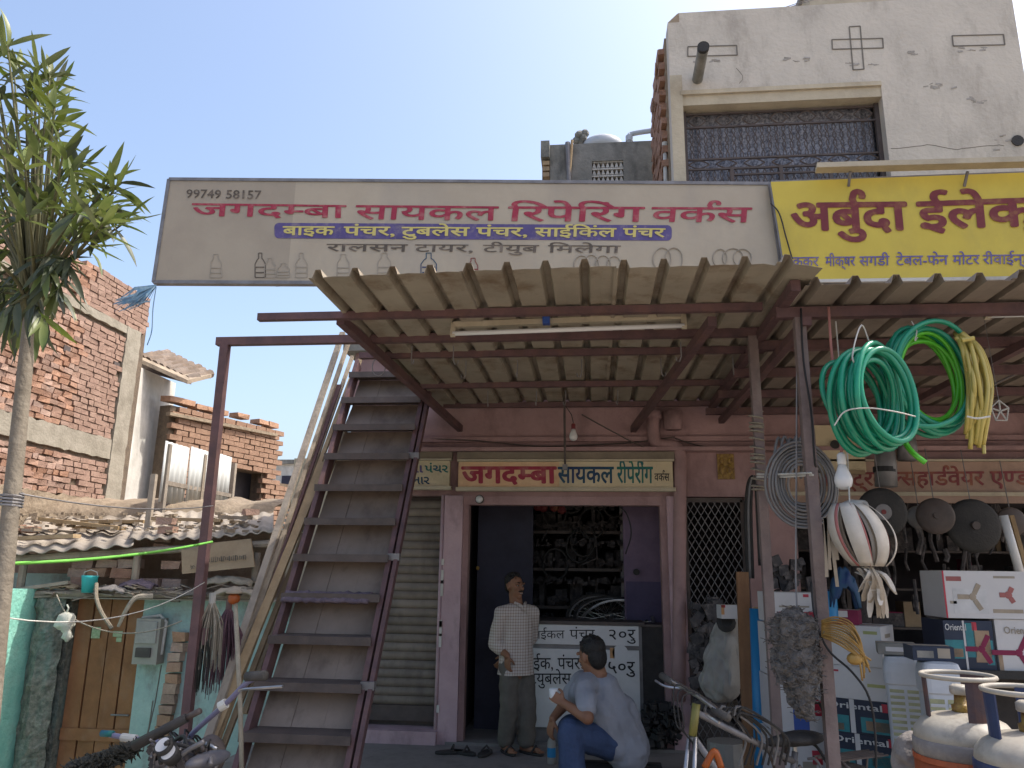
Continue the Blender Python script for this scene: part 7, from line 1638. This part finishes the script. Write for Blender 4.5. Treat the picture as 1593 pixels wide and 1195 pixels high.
# ---- bicycle on the right
def bicycle(lab, head, Fh, R_lean, barL, barR, stem_m):
    t = thing('bicycle', lab, 'bicycle', V((head.x, head.y, -.02))); F_ = Fh.normalized(); up_ = V((0, 0, 1)); side = F_.cross(up_)
    L = lambda x, s_, z: V((head.x, head.y, 0)) + F_ * x + side * s_ + up_ * z + side * 0
    fh = L(.12, 0, .33); rh = L(-.93, 0, .33); Rw = Matrix((F_, side, up_)).transposed()
    for nm, c in (('front_wheel', fh), ('rear_wheel', rh)):
        tw_ = MB().tube([c + Rw @ V((.32 * math.cos(2 * math.pi * k / 40), 0, .32 * math.sin(2 * math.pi * k / 40))) for k in range(40)], .02, 8, closed=True).build('wheel', M('rubber'), t, smooth=True)
        MB().tube([c + Rw @ V((.295 * math.cos(2 * math.pi * k / 40), 0, .295 * math.sin(2 * math.pi * k / 40))) for k in range(40)], .012, 6, closed=True).build('rim', M('chrome'), tw_, smooth=True)
        mb = MB(); mb.tube([c - side * .05, c + side * .05], .02, 8)
        for k in range(28): a = 2 * math.pi * k / 28; mb.bar(c + side * .03 * (-1) ** k, c + Rw @ V((.29 * math.cos(a), 0, .29 * math.sin(a))), .003, .003)
        mb.build('spokes', M('chrome'), tw_)
        MB().tube([c + Rw @ V((.355 * math.cos(R_(a)), 0, .355 * math.sin(R_(a)))) for a in range(10, 175, 10)], .018, 6).build('mudguard', M('bench_wood'), t, smooth=True)
    hb = head - up_ * .16 + F_ * .03; bbk = L(-.48, 0, .28); st_t = L(-.60, 0, .78)
    for nm, a, b, r, m in (('head_tube', head - up_ * .02, hb, .02, stem_m), ('top_tube', head - up_ * .06, st_t - up_ * .05, .016, 'steel_grey'), ('down_tube', hb, bbk, .017, 'steel_grey'), ('seat_tube', bbk, st_t, .016, 'steel_grey')):
        MB().tube([a, b], r, 10).build(nm, M(m), t, smooth=True)
    for s_ in (-.05, .05):
        MB().tube([hb + side * s_ * .5, fh + side * s_], .011, 8).build('fork_blade', M('chrome'), t, smooth=True); MB().tube([bbk + side * s_ * .6, rh + side * s_], .009, 6).build('chain_stay', M('steel_grey'), t); MB().tube([st_t + side * s_ * .4 - up_ * .06, rh + side * s_], .009, 6).build('seat_stay', M('steel_grey'), t)
    MB().tube(arc([barL, barL.lerp(head, .9) + V((0, 0, .02)), barR.lerp(head, .9) + V((0, 0, .02)), barR], 5), .0125, 10).build('handlebar', M('chrome'), t, smooth=True)
    for e in (barL, barR): d = (head - e).normalized(); MB().tube([e - d * .01, e + d * .10], .018, 10).build('grip', M('grip'), t, smooth=True); MB().tube(arc([e + d * .16, e + d * .10 + F_ * .05 - up_ * .01, e + F_ * .045 - up_ * .02], 4), .006, 6).build('brake_lever', M('chrome'), t)
    mb = MB(); mb.ball(st_t + up_ * .06 - F_ * .05, (.14, .085, .035), 14, 8, Rw); mb.cap(st_t + up_ * .06, st_t + up_ * .055 + F_ * .16, .04, .022); remesh(mb, .01, it=2).build('saddle', M('rubber'), t, smooth=True)
    MB().tube([st_t - up_ * .05, st_t + up_ * .05], .012, 8).build('seat_post', M('chrome'), t)
    for k in range(5): MB().bar(rh + up_ * .40 + side * (-.06 + .03 * k) + F_ * .15, rh + up_ * .40 + side * (-.06 + .03 * k) - F_ * .25, .01, .008).build('carrier_bar', M('steel_dark'), t)
    for s_ in (-.06, .06): MB().tube([rh + side * s_, rh + up_ * .40 + side * s_ - F_ * .1], .006, 6).build('carrier_stay', M('steel_dark'), t)
    MB().lathe([(.09, -.004), (.095, 0), (.09, .004)], bbk + side * .05, Rw @ rm('X', 90), 24).build('chainwheel', M('chrome'), t)
    for s_ in (-1, 1): e = bbk + side * .08 * s_ + (F_ * .12 - up_ * .1) * s_; MB().tube([bbk + side * .07 * s_, e], .009, 6).build('crank', M('chrome'), t); MB().box(e + side * .05 * s_, (.08, .09, .025), Rw).build('pedal', M('rubber'), t)
    for k in range(3):
        a = head + side * (.03 * (k - 1)); MB().tube(arc([a + up_ * .03, a + F_ * .10 + up_ * (.02 + .02 * k), a + F_ * .10 - up_ * .1, hb + F_ * .03, bbk.lerp(hb, .6)], 5), .0035, 5).build('brake_cable', M('ink_black'), t)
    rq = random.Random(5)
    for k in range(16):
        q = rh.lerp(st_t, rq.random()) + side * rq.uniform(-.12, .12) + up_ * rq.uniform(-.05, .25) + F_ * rq.uniform(-.1, .3); e = q + V((rq.uniform(-.14, .14), rq.uniform(-.1, .1), rq.uniform(-.12, .08))); MB().tube(arc([q, q.lerp(e, .5) + up_ * .03, e], 4), rq.uniform(.005, .012), 6).build('fitting', M(rq.choice(['rubber', 'steel_dark', 'steel_grey', 'rubber'])), t, smooth=True)
    return t, L, side
hd = P(1083, 1088, Y=4.0)
bk1, Lb, sd_ = bicycle('old bicycle with a bare silver handlebar parked in front of the cartons', hd, V((-.83, -.5, 0)), 0, P(1031, 1052, Y=4.25), P(1131, 1116, Y=3.78), 'paint_olive')
MB().tube(arc([P(1096, 1195, Y=3.9), P(1108, 1172, Y=3.9), P(1114, 1172, Y=3.9), P(1122, 1195, Y=3.9)], 4), .016, 8).build('orange_frame_piece', M('paint_orange'), bk1, smooth=True)
MB().box(P(1225, 1155, Y=4.3), (.035, .03, .03)).build('reflector', M('paint_orange'), bk1)
rnd = random.Random(14)
for k in range(9):
    a = P(1118 + 4 * k, 1118 + rnd.uniform(-6, 6), Y=4.05); MB().tube(arc([a, a + V((.03, 0, .04)), P(1160 + 8 * k, 1140 + rnd.uniform(-8, 10), Y=4.15), P(1150 + 9 * k, 1190, Y=4.2)], 4), .006, 5).build('loose_cable', M('rubber' if k % 3 else 'hose_grey'), bk1)
# ---- motorcycle on the left
hm = P(287, 1158, Y=3.85); F_ = V((.32, .95, 0)).normalized(); sdm = F_.cross(V((0, 0, 1))); upz = V((0, 0, 1))
mc = thing('motorcycle', 'old motorcycle with a violet handlebar parked before the turquoise shack', 'motorcycle', V((hm.x, hm.y, -.3)))
L = lambda x, s_, z: V((hm.x, hm.y, hm.z)) + F_ * x + sdm * s_ + upz * z
bR = P(403, 1053, Y=3.7); bL = P(158, 1141, Y=3.95)
MB().tube(arc([bL, P(213, 1150, Y=3.92), hm + V((0, 0, .0)), P(300, 1140, Y=3.82), P(350, 1096, Y=3.75), P(382, 1064, Y=3.72), bR], 5), .0125, 10).build('handlebar', M('paint_violet'), mc, smooth=True)
MB().tube([P(384, 1053, Y=3.72), P(413, 1051, Y=3.68)], .023, 12).build('grip', M('grip'), mc, smooth=True); MB().tube([bL, P(176, 1142, Y=3.94)], .016, 10).build('grip', M('ink_green'), mc, smooth=True)
MB().tube([P(342, 1100, Y=3.75), P(352, 1094, Y=3.75)], .024, 10).build('bar_clamp', M('string_white'), mc); MB().tube([P(190, 1147, Y=3.93), P(212, 1150, Y=3.92)], .02, 10).build('switch_block', M('string_white'), mc)
MB().tube(arc([P(372, 1075, Y=3.7), P(385, 1072, Y=3.66), P(440, 1068, Y=3.64)], 4), .007, 6).build('brake_lever', M('chrome'), mc)
for (x, y) in ((253, 1161), (262, 1173)):
    c = P(x + 2, y, Y=3.5); Rg = rm('Z', -15) @ rm('X', 50) @ Matrix.Diagonal((.8, .8, .8)); MB().lathe([(.045, -.05), (.052, 0), (.052, .012), (.046, .016)], c, Rg, 18).build('gauge', M('rubber'), mc, smooth=True); MB().lathe([(.041, .0165), (.041, .018)], c, Rg, 18).build('gauge_face', M('carton_white'), mc)
MB().lathe([(.04, -.09), (.085, -.02), (.095, .02), (.09, .03)], L(.16, 0, -.08), Matrix((sdm, upz, F_)).transposed(), 20).build('headlight', M('steel_dark'), mc, smooth=True)
for s_ in (-.09, .09): MB().tube([L(.02, s_, -.02), L(.33, s_, -.78)], .022, 10).build('fork_leg', M('chrome'), mc, smooth=True)
mb = MB(); mb.ball(P(324, 1182, Y=3.6), (.045, .13, .035), 16, 10, Matrix((sdm, F_, upz)).transposed()); mb.build('fuel_tank', M('tank_grey'), mc, smooth=True)
mb = MB(); mb.ball(P(340, 1262, Y=3.2), (.12, .32, .06), 16, 8, Matrix((sdm, F_, upz)).transposed()); mb.build('seat', M('rubber'), mc, smooth=True)
for x, nm in ((.38, 'front'), (-.92, 'rear')):
    c = L(x, 0, 0); c.z = hm.z - .62; Rw = Matrix((F_, sdm, upz)).transposed(); wv = MB().tube([c + Rw @ V((.27 * math.cos(k * .157), 0, .27 * math.sin(k * .157))) for k in range(40)], .045, 10, closed=True).build('wheel', M('rubber'), mc, smooth=True)
    MB().lathe([(.06, -.06), (.06, .06)], c, Rw @ rm('X', 90), 14).build('hub', M('steel_grey'), wv)
    mb = MB()
    for k in range(24): mb.bar(c, c + Rw @ V((.23 * math.cos(k * .2618), 0, .23 * math.sin(k * .2618))), .004, .004)
    mb.build('spokes', M('chrome'), wv)
MB().box(L(-.3, 0, -.45), (.2, .32, .3), Matrix((sdm, F_, upz)).transposed()).build('engine', M('steel_grey'), mc)
MB().tube([L(-.1, 0, -.15), L(-.15, 0, -.6), L(-.85, 0, -.6)], .025, 8).build('frame_tube', M('steel_dark'), mc)
rnd = random.Random(77)
for k in range(26):
    a = P(rnd.uniform(225, 345), rnd.uniform(1150, 1190), Y=rnd.uniform(3.45, 3.9)); b = P(rnd.uniform(225, 345), rnd.uniform(1165, 1230), Y=rnd.uniform(3.45, 3.9)); MB().tube(arc([a, a.lerp(b, .4) + V((rnd.uniform(-.05, .05), 0, rnd.uniform(0, .06))), b], 4), rnd.uniform(.004, .012), 6).build('fitting', M(rnd.choice(['rubber', 'steel_dark', 'chrome', 'steel_grey'])), mc, smooth=True)
for k in range(6): MB().tube(arc([P(270 + 6 * k, 1150, Y=3.8), P(262 + 9 * k, 1135 + 5 * (k % 3), Y=3.85), P(290 + 6 * k, 1165, Y=3.95), P(300 + 3 * k, 1195, Y=3.95)], 4), .005, 5).build('control_cable', M('ink_black'), mc)
mb = MB(); rnd = random.Random(31)
for k in range(150): p = P(rnd.uniform(236, 300), rnd.uniform(1165, 1195), Y=3.65 + rnd.uniform(-.05, .1)); mb.box(p, (rnd.uniform(.01, .05), .02, rnd.uniform(.01, .04)), rm('Y', rnd.uniform(-60, 60)))
o = mb.build('controls', M('clutter'), mc); o['kind'] = 'stuff'
fu = MB(); a = P(212, 1160, Y=3.7); b = P(112, 1196, Y=3.6)
for k in range(900):
    q = a.lerp(b, rnd.random()) + V((0, rnd.uniform(-.05, .05), rnd.uniform(-.05, .01))); e = q + V((rnd.uniform(-.04, .02), rnd.uniform(-.03, .03), rnd.uniform(-.03, .035))); fu.tube([q, e], [.006, .002], 4, cap=False)
fu.cap(a, b, .026, .036)
o = tag(fu.build('feather_garland', M('fur'), fix=False), 'shaggy black garland lying over the left of the motorcycle', 'garland')
tag(MB().tube([P(210, 1160, Y=3.6), P(290, 1117, Y=3.55)], [.025, .021], 12).build('grey_tube', M('grip_black'), smooth=True), 'dark grey tube lying diagonally across the motorcycle handlebar', 'tube')
tag(MB().tube([P(288, 1118, Y=3.56), P(311, 1106, Y=3.53)], .014, 10).build('tube_end', M('steel_dark'), smooth=True), 'thin dark end piece sticking out of the grey tube on the motorcycle', 'tube')
